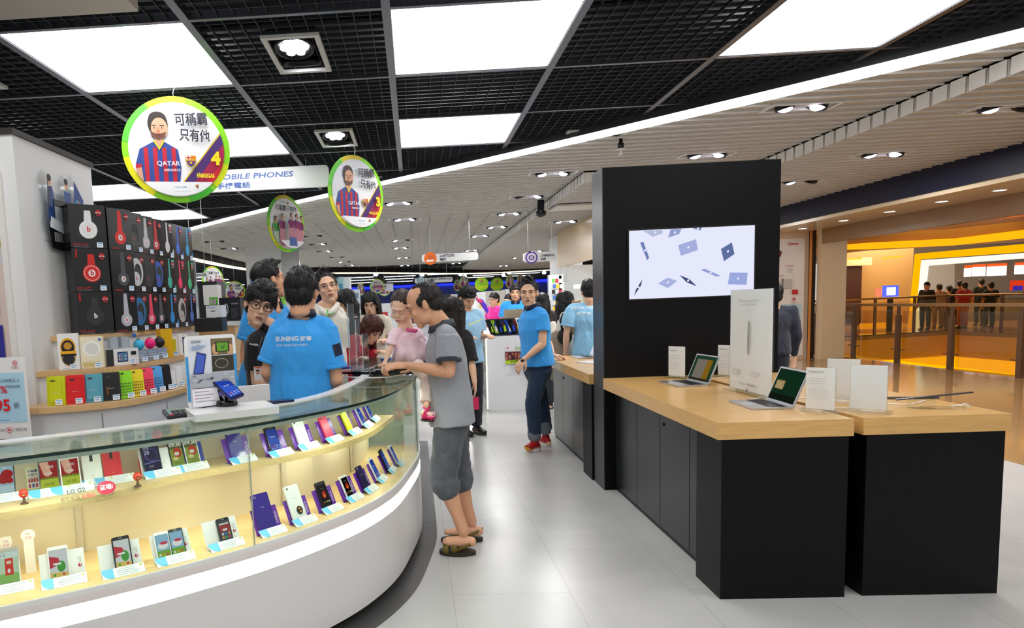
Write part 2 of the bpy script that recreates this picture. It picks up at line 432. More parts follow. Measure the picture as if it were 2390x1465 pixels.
PW = {0: 'largest bright square light panel at the upper edge, left of the double spotlight', 1: 'bright square ceiling light panel nearest above the aisle, over the showroom middle',
      2: 'bright square ceiling light panel over the laptop table beside the light strip', 3: 'square light panel just behind the large middle one, above the aisle',
      4: 'square light panel partly behind the big round player sign', 5: 'square light panel above the headphone boxes',
      6: 'smallest light panel, behind the big round sign and beyond the headphone boxes', 7: 'square light panel over the far end of the black grid'}
n = 0
P0 = None
for k, (x, y) in enumerate(PANELS):
    if y < 4 or (x, y) in ((-2.5, 8.97),): continue
    lab = PW[{(-2.5, 4.17): 0, (-.1, 4.17): 1, (2.3, 4.17): 2, (-.1, 6.57): 3, (-2.5, 6.57): 4, (-4.9, 8.97): 5, (-4.9, 11.37): 6}.get((x, y), 7)]
    if P0 is None:
        P0 = thing('ceiling_light_panel', lab, 'ceiling light', (x, y, 3.25), 0, 'square light panels in the black grid ceiling')
        m = MB()
        for a in ((.0, 1.2, 0, .03), (0, 1.2, 1.17, 1.2), (0, .03, 0, 1.2), (1.17, 1.2, 0, 1.2)): m.box(*a, -.006, .05, mat('dcdcde', .4))
        part(m, 'frame', P0)
        m = MB(); m.box(.03, 1.17, .03, 1.17, 0, .01, emis('ffffff', PANEL_E)); part(m, 'diffuser', P0)
    else: dup(P0, (x, y, 3.25), None, lab)
for (x, y) in ((-.1, 1.77), (-2.5, 1.77), (2.3, 1.77), (-4.9, 6.57), (-.1, -.63), (2.3, -.63), (-2.5, -.63), (4.7, -.63), (-.1, -3.03), (2.3, -3.03), (-2.5, -3.03)):   # unseen panels, added overhead to fill the sides that face the camera
    dup(P0, (x, y, 3.25), None, 'unseen square light panel added overhead outside the frame', 'unseen square light panels added overhead outside the frame')

# lit curve between the two ceilings
a = offset(LED, -.0); b = [p+Vector((0, .36+max(0, p.x)*.05)) for p in LED]
f = MB(); f.strip(a, b, 3.20, 3.24, emis('ffffff', LED_E)); o = struct(f, 'trim_1'); o['label'] = 'long glowing light strip between black grid and white slats'
f = MB(); f.strip(offset(LED, .02), LED, 3.19, 3.6, mat('3c3e44', .5)); struct(f, 'trim_2')

# white slat ceiling: upper field and lower field
slat = mat('a8a195', .5); lit_edge = mat('f0eeea', .4); f = MB()  # white strip added along the slats to imitate their brightly lit sides
y = 5.2
def inside_low(y): return 2.45 if y > 9.6 else 4.75
while y < 30:
    xa = led_x(y)+.27 if y < 15 else -6.0
    xa = max(xa, -6.0) if y > 14 else xa
    if y > 28: xa = -6+(y-28)*2
    xb = inside_low(y)
    if xb > xa: f.box(xa, xb, y, y+.158, CEIL, CEIL+.1, slat); f.box(xa, xb, y-.004, y+.006, CEIL-.013, CEIL+.1, lit_edge)
    y += .2
struct(f, 'ceiling_slats')
f = MB(); y = 1.7
while y < 36:
    xa = max(inside_low(y)+.0, led_x(y)+.27 if y < 15 else -9)
    if y > 31: xa = max(xa, (y-31)*1.0)
    f.box(xa+.0, 7.27, y+.06, y+.218, CEIL-.14, CEIL-.02, slat); f.box(xa-.004, 7.27, y+.056, y+.066, CEIL-.153, CEIL-.02, lit_edge); f.box(xa-.008, xa, y+.056, y+.218, CEIL-.153, CEIL-.02, lit_edge)
    y += .2
struct(f, 'ceiling_slats_lower')
f = MB(); f.box(-6.05, 7.3, 5, 40, 3.45, 3.5, mat('3a3a3c', .8)); struct(f, 'ceiling_plenum')
f = MB(); f.box(2.5, 5.0, 11.85, 12.5, 3.06, 3.09, mat('d0cbc2', .5)); struct(f, 'ceiling_board')

# dark edges of the far slat field, then the far ceiling of the back shop
f = MB(); bk = mat('101114', .5)
far = [(-6.0, 14.5), (-6.03, 24), (-4.81, 28.5), (-1.24, 31.9), (3.2, 36.8), (7.9, 36.6)]
fc = curve(far, 40)
f.strip(fc, offset(fc, .12), 3.04, 3.5, bk); struct(f, 'trim_3')
f = MB(); f.strip(fc, offset(fc, .2), 3.0, 3.05, emis('fff2c8', 2.2)); struct(f, 'trim_4')
f = MB()
for k in range(60):
    f.box(-14, 18, 30+k*.5, 30.03+k*.5, 3.25, 3.31, gridm); f.box(-14+k*.4, -13.97+k*.4, 14, 60, 3.25, 3.31, gridm)
struct(f, 'ceiling_far_grid')

# fascia and soffit over the shop front
navy = mat('12162c', .5, spec=.25)
f = MB(); f.box(7.27, 7.33, 1, 15.3, 2.76, 3.3, navy); struct(f, 'trim_5')
f = MB(); f.box(7.30, 8.45, 1, 15.1, 2.70, 2.76, mat('d8c4a4', .22)); struct(f, 'ceiling_soffit')
f = MB(); f.box(8.46, 8.58, 1, 14.5, 2.40, 2.78, mat('8a6a48', .3)); struct(f, 'trim_6')
m0 = thing('downlight', 'round downlight in the beige soffit, first from the poster wall', 'downlight', (7.9, 14.2, 2.70), 0, 'downlights in the soffit')
mm = MB(); mm.lathe([(.09, 0), (.09, -.006), (.075, -.006), (.075, 0)], (0, 0, 0), mat('e8e8e8', .3), 20); part(mm, 'trim_ring', m0)
mm = MB(); mm.lathe([(.07, .0), (.07, -.003)], (0, 0, 0), emis('ffffff', SPOT_E), 20); part(mm, 'lamp', m0)
for k, y in enumerate((12.9, 11.7, 10.6, 9.6, 8.75)): dup(m0, (7.9, y, 2.70), None, 'round downlight in the beige soffit, %s from the poster wall' % NTH[k+1])

# back walls
f = MB(); f.box(-14, 18, 60, 60.2, 0, 3.7, mat('4c60c0', .5)); struct(f, 'wall_back')
f = MB(); f.box(-14.2, -14, 4, 60, 0, 3.7, mat('c9c9c9', .6)); struct(f, 'wall_left')
f = MB()
f.box(-13, 17, 59.8, 59.9, 3.0, 3.2, emis('3040ff', 1.1)); struct(f, 'trim_7')
for (xa, xb, ya) in ((650, 812, 655),): pass
def boxpx(name, x0, x1, yt, yb, Y, d, m, label, cat, zb=None, group=None):
    a = A(x0, yt, Y); b = A(x1, yb, Y); c = A(x1, yt, Y)
    t_ = thing(name, label, cat, ((a.x+b.x)/2, Y+d/2, zb if zb is not None else b.z), 0, group)
    return t_, abs(c.x-a.x), a.z-(zb if zb is not None else b.z)
# white square column
a = A(571, 576, 18.4); b = A(690, 570, 18.4)
f = MB(); f.box(a.x, b.x-.42, 18.4, 19.8, 0, 3.24, mat('d8dadb', .4)); f.lathe([(.42, 0), (.42, 3.24)], (b.x-.42, 18.85, 0), mat('d2d6da', .25), 28); struct(f, 'column_1')
a = A(1312, 620, 17)
f = MB(); f.box(a.x, a.x+.5, 17, 18.5, 0, 3.1, mat('dcdedd', .4)); struct(f, 'column_2')
a = A(1345, 640, 15)
f = MB(); f.box(a.x, a.x+.08, 11.5, 16.9, 2.25, 3.1, wood('d8bd92')); f.box(a.x+.02, 4.9, 16, 16.1, 0, 2.25, mat('d8dcdc', .3)); struct(f, 'wall_right')

# dark stone skirting band in the floor round the counter is laid with the counter
# ------------------------------------------------------------------ recessed spotlight cassettes
def cassette(name, lab, loc, sx, sy, z, on, tilt=0, group=None):
    t_ = thing(name, lab, 'spotlight', (loc[0], loc[1], z), 0, group)
    fr = mat('d9dad6', .4); w_ = .035
    m = MB()
    for q in ((-sx, sx, -sy, -sy+w_), (-sx, sx, sy-w_, sy), (-sx, -sx+w_, -sy, sy), (sx-w_, sx, -sy, sy)): m.box(*q, -.012, .01, fr)
    part(m, 'frame', t_)
    m = MB(); m.box(-sx+w_, sx-w_, -sy+w_, sy-w_, .09, .1, mat('08080a', .5))
    for q in ((-sx+w_-.004, sx-w_+.004, -sy+w_-.006, -sy+w_-.002), (-sx+w_-.004, sx-w_+.004, sy-w_+.002, sy-w_+.006), (-sx+w_-.006, -sx+w_-.002, -sy+w_, sy-w_), (sx-w_+.002, sx-w_+.006, -sy+w_, sy-w_)): m.box(*q, -.0, .1, mat('08080a', .5))
    part(m, 'housing', t_)
    long_y = sy > sx
    for k, o_ in enumerate((-1, 1)):
        r = min(sx, sy)*.62
        c = (0, o_*sy*.45, -.0) if long_y else (o_*sx*.45, 0, -.0)
        R = Matrix.Translation(c) @ Matrix.Rotation((.35 if k else -.2), 4, 'X' if long_y else 'Y')
        m = MB(); m.lathe([(r*1.12, .03), (r*1.12, -.02), (r*1.0, -.024), (r*.9, -.0), (0.001, -.0)], (0, 0, 0), mat('1a1b1e', .35, .4), 20, R); hd = part(m, 'lamp_head', t_)
        m = MB()
        if on[k] and long_y is False and sx > .3: m.ell((c[0], c[1], -.014), (r*.82, r*.82, .034), emis('e6e2ff', 9), None, 16, 8)
        elif on[k]:
            for i in range(7):
                an = i*PI/3; rr = 0 if i == 6 else r*.55
                m.lathe([(r*.27, -.002), (r*.27, -.016)], (rr*math.cos(an), rr*math.sin(an), 0), emis('f4f2ff', SPOT_E), 8, R)
        else: m.lathe([(r*.8, -.001), (r*.8, -.006)], (0, 0, 0), mat('303236', .2, .6), 16, R)
        part(m, 'bulb', hd)
    return t_
GB = 'spotlight cassettes in the black grid ceiling'
c0 = cassette('spotlight_cassette', 'square double spotlight in white frame between the two large light panels', (-.73, 4.81), .19, .34, 3.242, (1, 1), 0, GB)
dup(c0, (-.73, 7.17, 3.242), None, 'double spotlight in white frame beside the MOBILE PHONES sign')
dup(c0, (-3.17, 4.78, 3.242), None, 'double spotlight in white frame, cut by the left edge of the photo')
GW = 'twin spotlight cassettes in the white slat ceiling'
def cass_at(px, py, on, z=3.245, sx=.34, sy=.13):
    p = PZ(px, py, z); return (p.x, p.y, z, on, p)
protos = {}
CL = [(1290, 403, (1, 1)), (1235, 457, (0, 1)), (1188, 497, (1, 1)), (945, 510, (1, 1)), (1160, 528, (1, 1)), (1120, 549, (1, 1)), (930, 472, (1, 1)), (935, 559, (1, 0)), (935, 577, (1, 1)), (940, 600, (1, 1)), (945, 618, (1, 1)),
      (500, 562, (0, 0)), (535, 578, (0, 1)), (728, 549, (0, 0)), (742, 568, (0, 1)), (757, 585, (0, 1)), (785, 599, (0, 0)), (803, 610, (1, 0)), (815, 618, (0, 1)), (1065, 613, (1, 1)), (1070, 622, (0, 0)),
      (1100, 583, (1, 1)), (1210, 600, (1, 0)), (1250, 585, (1, 1)), (1300, 612, (1, 0)), (1175, 619, (1, 1)), (1340, 592, (0, 1)), (1355, 540, (0, 0)), (1320, 515, (1, 1)), (1395, 308, (1, 0)), (855, 418, (0, 0))]
for i, (px, py, on) in enumerate(CL):
    x, y, z, _, p = cass_at(px, py, on)
    if x > inside_low(y): z = 3.105; x, y = PZ(px, py, z).x, PZ(px, py, z).y
    zone = lambda q: 'left run, beside the headphone boxes' if q < 600 else 'run right of the white column' if q < 840 else 'middle run above the standing group' if q < 1000 else 'run between the LAPTOPS and CAMERAS signs' if q < 1260 else 'run beside the black tower'
    same = sorted([c for c in CL if zone(c[0]) == zone(px)], key=lambda c: c[1])
    lb = 'twin spotlight in the slats, %s in the %s' % (NTH[same.index((px, py, on))] if len(same) < 13 else '', zone(px))
    k = tuple(on)
    if k not in protos:
        protos[k] = cassette('spotlight_cassette', lb, (x, y), .34, .13, z, on, 0, GW)
    else:
        dup(protos[k], (x, y, z), None, lb)
for px, py, on in ((1870, 248, (1, 1)), (2060, 358, (1, 1)), (2350, 250, (1, 0)), (1868, 422, (1, 0)), (1650, 360, (1, 1))):
    z = 3.245 if px in (1870, 1650) else 3.105
    p = PZ(px, py, z)
    lb = {1870: 'twin spotlight in the white slats nearest the light strip, above the black tower', 2060: 'twin spotlight near the navy fascia, both lamps bright', 2350: 'twin spotlight in the slats at the right edge of the photo',
          1868: 'twin spotlight just right of the black tower with one lamp lit', 1650: 'twin spotlight directly behind the top of the black tower'}[px]
    dup(protos[tuple(on)], (p.x, p.y, z), None, lb)
# real lamps for the white ceiling: one soft downlight per few cassettes
for i, (x, y) in enumerate(((1.9, 9.9), (3.8, 6.9), (6, 9.6), (1.5, 13), (-2.5, 15), (4.4, 13.5), (1.5, 19), (-3, 22), (4.8, 20), (1, 28), (-1.0, 12.4), (5.4, 16.5), (6.2, 5.8))):
    area('downlight_lamp', (x, y, 3.05), .5, .5, 60 if y < 18 else 110, (1, .99, 1))
for x, y in ((-6, 40), (0, 50), (8, 50), (-9, 28), (-9, 20)): area('back_shop_lamp', (x, y, 3.1), 3, 3, 260)
# sprinklers and a small camera dome
for px, py, lb in ((1449, 345, 'black and white sprinkler hanging from slats left of the black tower'), (1245, 512, 'small sprinkler hanging under the slats above the CAMERAS sign'), (2365, 292, 'sprinkler under the slats at the right edge of the photo')):
    z = 3.2; p = PZ(px, py, z-.05)
    t_ = thing('sprinkler', lb, 'sprinkler', (p.x, p.y, z), 0)
    m = MB(); m.lathe([(.02, .05), (.02, 0), (.035, -.0), (.035, -.05), (.015, -.06)], (0, 0, 0), mat('15151a', .4), 12); part(m, 'body', t_)
    m = MB(); m.lathe([(.001, -.06), (.06, -.062), (.06, -.068), (.01, -.07), (.01, -.12), (.025, -.122), (.025, -.127)], (0, 0, 0), mat('d4d0ca', .4), 16); part(m, 'deflector_plate', t_)

# far light panels of the back shop
PF = None; q = None; FN = {}
for (px, py, wx) in ((835, 648, 2.2), (845, 654, 2.2), (850, 660, 2.2), (933, 645, 2.4), (933, 651, 2.4), (933, 657, 2.4), (1035, 640, 2.2), (1145, 637, 3.2), (1138, 642, 3.2), (1120, 647, 3.2), (1240, 633, 3.2), (1225, 638, 3.2), (1205, 644, 3.2),
                    (462, 648, 1.6), (490, 654, 2.0), (515, 660, 2.2), (535, 666, 2.2)):
    p = PZ(px, py, 3.2)
    if p.y > 59: p = A(px, py, 58); p.z = 3.2
    if PF is None:
        PF = thing('ceiling_light_panel', 'long slim light panel in the ceiling of the back shop', 'ceiling light', (p.x, p.y, 3.2), 0, 'far light panels of the back shop')
        m = MB(); m.box(-.95, .95, -.25, .25, 0, .02, emis('ffffff', 2.4)); part(m, 'diffuser', PF)
    else:
        q = dup(PF, (p.x, p.y, 3.2))
    FZ = 'left cluster beyond the headphone boxes' if px < 600 else 'cluster behind the pale jacket' if px < 880 else 'cluster above the round team sign' if px < 1000 else 'cluster above the green round signs'
    FN[FZ] = FN.get(FZ, 0)+1
    (q if PF is not None and q else PF)['label'] = 'slim far ceiling light panel, %s row of the %s' % (NTH[FN[FZ]-1], FZ)
# ================================================================== black laptop tables, tower, screen
WD = wood('dcae6c', rough=.24)
WDe = wood('dcb478', (12, 12, 1))
def laptop(loc, rz, label, screen='dark', h=.2, group='laptops on the black-based tables'):
    t_ = thing('laptop', label, 'laptop', loc, rz, group)
    al = mat('c9cbd0', .28, .85)
    m = MB(); m.rbox(-.15, .15, 0, .21, 0, .009, al, .012); b_ = part(m, 'base', t_)
    m = MB()
    m.box(-.135, .135, .09, .185, .009, .0094, mat('9a9ca2', .4))
    for r in range(5):
        for c in range(13): m.box(-.132+c*.0205, -.115+c*.0205, .093+r*.0183, .108+r*.0183, .0094, .0112, mat('15151a', .5))
    part(m, 'keyboard', b_)
    m = MB(); m.box(-.045, .045, .015, .075, .009, .0095, mat('b2b4b9', .3)); part(m, 'trackpad', b_)
    T = Matrix.Translation((0, .205, .008)) @ Matrix.Rotation(rad(-22), 4, 'X')
    m = MB(); m.rbox(-.15, .15, 0, .006, 0, .2, al, .01, T, 3, 'y'); l_ = part(m, 'lid', t_)
    a = Art(.0004, 0)
    a.rect(-.148, .002, .148, .198, 'c3c6cb'); a.rect(-.138, .012, .138, .19, '0a0c0b', 0)
    if screen == 'dark':
        a.rect(-.136, .014, .136, .188, '12301f', .8); a.rect(-.136, .014, .136, .05, '1a241a', .5)
        a.rect(-.115, .075, -.025, .125, 'a88a50', .7)
        for i in range(5): a.rect(-.11, .08+i*.008, -.03, .083+i*.008, 'd8c8a0', .7)
    elif screen == 'page':
        a.rect(-.136, .014, .136, .188, '2a5038', .5); a.rect(-.1, .03, .03, .165, '8c8478', .6); a.rect(.03, .03, .1, .165, '9a7420', .6); a.rect(-.136, .014, .136, .03, '3a3528', .6)
    else: a.rect(-.136, .014, .136, .188, 'dfe6f0', .9)
    a.build('screen', l_); q = l_.children[0]; q.matrix_basis = T @ Matrix.Translation((0, -.0008, 0))
    return t_
def table(x0, x1, y0, y1, label, group, legs=True, hh=.878):
    cx, cy = (x0+x1)/2, (y0+y1)/2; t_ = thing('display_table', label, 'table', (cx, cy, 0), 0, group)
    m = MB(); m.box(x0-cx, x1-cx, y0-cy, y1-cy, hh-.082, hh, WD); part(m, 'tabletop', t_)
    m = MB(); m.box(x0-cx+.02, x1-cx-.02, y0-cy+.005, y0-cy+.29, 0, hh-.083, BLACKLAM); part(m, 'end_panel', t_)
    m = MB(); m.box(x0-cx+.1, x1-cx-.03, y0-cy+.29, y1-cy-.01, .0, hh-.083, mat('0c0d0f', .5)); part(m, 'carcass', t_)
    return t_, cx, cy
def cab_doors(t_, cx, cy, x, ys, key):
    for a_, b_ in zip(ys, ys[1:]):
        m = MB(); m.box(x-cx-.012, x-cx, a_-cy+.004, b_-cy-.004, .035, .775, mat('1e2023', .28, noise_amt=.05, nscale=4)); d = part(m, 'door', t_)
        if key:
            m = MB(); m.lathe([(.011, 0), (.011, .006), (.007, .007)], (0, 0, 0), mat('101012', .3, .5), 14, Matrix.Translation((x-cx-.012, b_-cy-.06, .7)) @ Matrix.Rotation(-PI/2, 4, 'Y')); part(m, 'lock', d)
        key = not key
t1, cx, cy = table(1.43, 2.06, 3.24, 5.2, 'maple-topped black laptop table in front of the black tower', None); cab_doors(t1, cx, cy, 1.53, [3.53, 3.79, 4.245, 4.69, 5.19], False)
t2, _, _ = table(2.11, 2.78, 3.25, 5.18, 'second maple-topped black table, beside the laptop table towards the mall', None)
t3, cx, cy = table(1.40, 2.1, 5.5, 7.35, 'maple-topped black table behind the black tower, beside the walking person', None); cab_doors(t3, cx, cy, 1.5, [5.52, 6.0, 6.45, 6.9, 7.34], True)
# tower
tw = thing('display_tower', 'tall black display tower rising behind the laptop tables, with a screen set in it', 'display tower', (2.085, 5.34, 0))
m = MB(); m.box(-.645, .645, -.14, .14, 0, 2.45, mat('06080c', .4, spec=.22)); part(m, 'column_body', tw)
m = MB(); m.box(-.652, -.645, -.142, .142, .0, 2.452, mat('3a3d42', .32, .6)); part(m, 'side_panel', tw)
a = A(1467.5, 538.8, 5.195); b = A(1760.5, 525.1, 5.195); c = A(1467.5, 698.4, 5.195)
tv = thing('wall_screen', 'large lit flat screen on the black tower showing floating silver laptops', 'screen', (a.x, 5.2, c.z))
W_, H_ = b.x-a.x, a.z-c.z
m = MB(); m.box(-.012, W_+.012, -.012, .0, -.012, H_+.012, mat('050506', .3)); part(m, 'bezel', tv)
art = Art(.0006, 1.0)
art.rect(0, 0, W_, H_, 'e4e6fa', 1.02)
def TV(pts):               # corners read on the photo's screen, as fractions of its width and height
    o = []
    for x, y in pts:
        u = (x-590)/790; v = 1-(y-(485-37*u))/(433+10*u); o.append((u*W_, v*H_))
    return o
cl = [(0, 0), (W_, 0), (W_, H_), (0, H_)]
for pts, c_ in (([(678, 483), (800, 480), (803, 500), (740, 522)], 'b4bcdc'), ([(852, 476), (922, 472), (905, 505), (836, 528)], '929ecb'), ([(988, 467), (1046, 464), (1040, 482), (1015, 478)], '7080b0'), ([(658, 560), (678, 552), (716, 655), (702, 671)], '7381b5'),
                ([(898, 575), (1010, 538), (1023, 606), (915, 643)], 'a3aedd'), ([(1166, 600), (1234, 558), (1252, 632), (1186, 678)], '5e6f9f'), ([(1038, 733), (1065, 725), (1165, 770), (1140, 777)], '97a4d6'), ([(1222, 750), (1334, 753), (1328, 830), (1210, 826)], '9aa8dc'),
                ([(768, 818), (830, 782), (890, 802), (832, 848)], 'a7b2de'), ([(903, 765), (965, 790), (1015, 838), (950, 812)], '44507a'), ([(668, 793), (660, 830), (614, 897), (630, 850)], '3c4468')):
    q = TV(pts); art.poly([(min(max(x, 0), W_), min(max(z, 0), H_)) for x, z in q], c_)
    cxx = sum(p[0] for p in q)/4; czz = sum(p[1] for p in q)/4; art.ellp(cxx, czz, .008, .007, 'e6ebff'); art.ellp(cxx+.003, czz+.009, .003, .004, 'e6ebff')
o = art.build('picture', tv); o.location.y = -.0125
# sign holders
def acrylic_sign(name, loc, rz, w_, h_, label, draw, group=None, lit=0, t=.022):
    t_ = thing(name, label, 'sign', loc, rz, group)
    m = MB(); m.box(-w_/2, w_/2, 0, t, .012, h_, ACRYL); part(m, 'clear_holder', t_)
    m = MB(); m.box(-w_/2-.02, w_/2+.02, -.03, .05, 0, .012, ACRYL); part(m, 'base', t_)
    m = MB(); m.box(-w_/2+.002, w_/2-.002, .008, .014, .014, h_-.002, mat('f6f6f4', .4)); part(m, 'sheet', t_)
    if draw:
        a = Art(.0003); draw(a); o = a.build('print', t_); o.location.y = -.0006
    return t_
def big(a):
    w_, h_ = .5, .62
    a.text('MacBook Air, the next generation of', 0, .555, '9a9a9a', w=.24, center=True); a.text('everything. Only better.', 0, .53, '9a9a9a', w=.17, center=True)
    a.text('macOS', 0, .5, 'b0b0b0', w=.035, center=True)
    a.poly([(-.012, .24), (-.005, .44), (.0, .44), (-.006, .24)], '6c6c6e'); a.poly([(.006, .24), (.006, .44), (.012, .44), (.012, .24)], '3a3a3c')
    a.lines(-.2, .14, -.06, 4, .012, 'a8a8a8', .0025); a.lines(.04, .14, .17, 3, .012, 'a8a8a8', .0025)
    a.text('The new ', -.11, .05, 'a0a0a0', h=.016); a.text('MacBook', -.005, .05, '2c2c2e', h=.016); a.text(' Air', .085, .05, 'a0a0a0', h=.016)
    a.ellp(0, .022, .007, .0075, '1c1c1e'); a.ellp(.002, .033, .002, .004, '1c1c1e')
acrylic_sign('tall_sign', (2.0, 4.14, .879), -PI/2, .5, .63, 'tall white acrylic sign standing on the laptop table in front of the screen', big)
def small(a):
    a.text('MacBook Air', -.05, .2, '505050', h=.009); a.lines(-.05, .17, .05, 3, .012, 'c0c0c0', .002); a.lines(-.05, .12, .05, 5, .012, 'c8c8c8', .0016)
GS = 'small acrylic price signs on the laptop tables'
for px, py, lb, Y in ((1577, 882, 'small white acrylic sign left of the rear laptop, against the black tower', 5.0), (1694, 880, 'small grey-white acrylic sign behind the rear laptop', 4.98)):
    p = PZ(px, py, .879); acrylic_sign('small_sign', (p.x, p.y, .879), rad(-58), .14, .235, lb, small, GS)
p = PZ(1912, 962, .879); acrylic_sign('small_sign', (p.x, p.y, .879), rad(-45), .13, .225, 'small white acrylic sign at the front corner of the laptop table, beside the near laptop', small, GS)
for px, py, lb in ((1965, 938, 'blank white acrylic sign on the second table, the taller-looking one behind'), (2024, 962, 'blank white acrylic sign on the second table, the one nearer the edge')):
    p = PZ(px, py, .879); acrylic_sign('small_sign', (p.x, p.y, .879), rad(-48), .155, .235, lb, None, GS)
laptop((1.73, 4.69, .879), rad(-85), 'open silver laptop nearer the black tower, showing a web page', 'page')
laptop((1.755, 3.72, .879), rad(-93), 'open silver laptop nearest the table front, screen nearly black-green', 'dark')
p = PZ(1362, 834, .879); laptop((p.x-.1, p.y, .879), rad(-88), 'open silver laptop on the table behind the black tower', 'white')
p = PZ(1380, 846, .879); t_ = thing('tablet', 'flat white tablet lying on the table behind the tower', 'tablet', (p.x, p.y, .879), rad(-60)); m = MB(); m.rbox(-.12, .12, -.08, .08, 0, .008, mat('dfe1e4', .3), .01); part(m, 'body', t_)
# cables and clear device stand on the second table
def cable(name, pts, label, c='eeeeec', r=.0028):
    o = one(name, None, lambda m: m.tube([p for p in pts], r, mat(c, .4), 6)); return tag(o, label, 'cable')
def cpts(L, z, n=24):
    return [Vector((p.x, p.y, z)) for p in curve([tuple(PZ(x, y, z).xy) for x, y in L], n)]
cable('charging_cable', cpts([(1650, 892), (1668, 882), (1700, 880), (1730, 884)], .883), 'white charging cable behind the rear laptop')
cable('charging_cable', cpts([(1750, 932), (1800, 925), (1850, 930), (1900, 925), (1945, 920)], .883), 'white charging cable running past the near laptop')
cable('charging_cable', cpts([(1930, 950), (1965, 952), (2000, 948)], .883), 'white charging cable between the two blank acrylic signs')
cable('charging_cable', cpts([(2045, 952), (2080, 942), (2120, 944), (2160, 934)], .883), 'white charging cable leading to the clear device stand')
p = PZ(2150, 952, .879)
t_ = thing('clear_device_stand', 'clear acrylic device stand with slim grey bars on the second table', 'display stand', (p.x, p.y, .879), rad(-15))
m = MB(); m.box(-.05, .05, -.03, .03, 0, .05, ACRYL); part(m, 'clear_block', t_)
m = MB(); m.box(-.1, .22, .0, .02, .05, .056, mat('4a4c50', .25, .6), Matrix.Rotation(-.12, 4, 'Y')); part(m, 'bar', t_)
m = MB(); m.box(-.02, .16, -.06, -.03, .004, .014, ACRYL); part(m, 'clear_foot', t_)
m = MB(); m.tube([(0.1, -.02, .01), (.16, -.05, .03), (.2, -.02, .012), (.14, .02, .01)], .003, mat('e8e8e8', .4), 6); part(m, 'cable', t_)
for px, py in ((2110, 930),):
    p = PZ(px, py, .879)
    t_ = thing('stylus_bar', 'slim dark metal bar lying on the second table behind the clear stand', 'bar', (p.x, p.y, .879), rad(-12))
    m = MB(); m.rbox(-.16, .16, -.012, .012, 0, .01, mat('585a5e', .25, .7), .004); part(m, 'body', t_)
# ================================================================== curved glass counter
CP = [(-2.6, 1.66), (-2.05, 1.80), (-1.60, 1.98), (-1.40, 2.10), (-1.17, 2.24), (-.93, 2.41), (-.66, 2.64), (-.43, 2.90), (-.26, 3.15), (-.13, 3.46), (-.05, 3.85), (0, 4.2), (.01, 4.55)]
C = curve(CP, 72)
def off(d, c=C): return offset(c, d)
def taper(c, a_, b_):
    o = []
    for i, p in enumerate(c):
        t = (c[min(i+1, len(c)-1)]-c[max(i-1, 0)]).normalized(); k = min(1, max(0, (p.y-2.7)/.5)); o.append(p+Vector((-t.y, t.x))*(a_+(b_-a_)*k))
    return o
cnt = thing('glass_showcase', 'long curved glass phone counter with white base and glowing strip', 'display counter', (0, 0, 0))
ZT, ZD, ZS = 1.05, .545, .84
m = MB(); m.strip(off(.0), off(.36), .06, .435, mat('dedcda', .3)); part(m, 'base_panel', cnt)
m = MB(); m.strip(off(.10), off(.34), .0, .06, mat('55534f', .6)); part(m, 'plinth', cnt)
m = MB(); m.strip(off(.004), off(.03), .435, .505, emis('ffffff', 2.6)); part(m, 'light_strip', cnt)
m = MB(); m.strip(off(.03), off(.36), .435, .50, WHITE); part(m, 'core', cnt)
m = MB(); m.strip(off(.0), off(.03), .505, .535, mat('e2dad6', .3)); part(m, 'sill', cnt)
m = MB(); m.strip(off(.0), off(.012), .535, .552, mat('e6e6e4', .25)); part(m, 'glass_channel', cnt)
m = MB(); m.strip(off(.012), taper(C, .44, .34), .502, ZD, wood('e2c48c')); part(m, 'display_deck', cnt)
sh = [p for p in C if p.y < 4.05]
def voff(c):
    o = []
    for i, p in enumerate(c):
        t = (c[min(i+1, len(c)-1)]-c[max(i-1, 0)]).normalized(); o.append(p+Vector((-t.y, t.x))*(.12+.12*math.exp(-((p.x+.75)/.35)**2)))
    return o
m = MB(); m.strip(voff(sh), taper(sh, .44, .34), ZS-.028, ZS, wood('e2c48c')); part(m, 'middle_shelf', cnt)
BP = [p for p in C if p.y < 4.45]
m = MB(); m.strip(taper(BP, .44, .34), taper(BP, .455, .352), .3, 1.03, mat('e6dcc2', .5)); part(m, 'back_panel', cnt)
seams = [0, 22, 41, 71]
seams = [0] + [min(range(len(C)), key=lambda i: abs(C[i].x-x)) for x in (-1.52, -.70)] + [71]
for k in range(3):
    c = C[seams[k]:seams[k+1]+1]
    m = MB(); m.strip(offset(c, .004), offset(c, .012), .552, ZT-.012, glass('f1f8f3')); part(m, 'front_glass', cnt)
    m = MB(); m.strip(c, offset(c, .30), ZT-.012, ZT, glass('eef6f1')); part(m, 'top_glass', cnt)
    m = MB(); m.strip(offset(c, -.0015), offset(c, 0), ZT-.012, ZT, mat('16302c', .15)); part(m, 'glass_edge', cnt)
    if k:
        p, q = C[seams[k]], off(.3)[seams[k]]
        m = MB(); m.box(p.x-.0015, p.x+.0015, p.y+.002, p.y+.014, .552, ZT-.012, mat('9aa39c', .3)); part(m, 'seam', cnt)
m = MB(); m.strip(off(.30), off(.365), 1.0, ZT+.006, GLOSSW); part(m, 'rear_rail', cnt)
m = MB(); m.strip([C[-1], Vector((C[-1].x, C[-1].y+.008))], [off(.36)[-1], off(.36)[-1]+Vector((0, .008))], .56, ZT-.012, glass('f1f8f3')); part(m, 'end_glass', cnt)
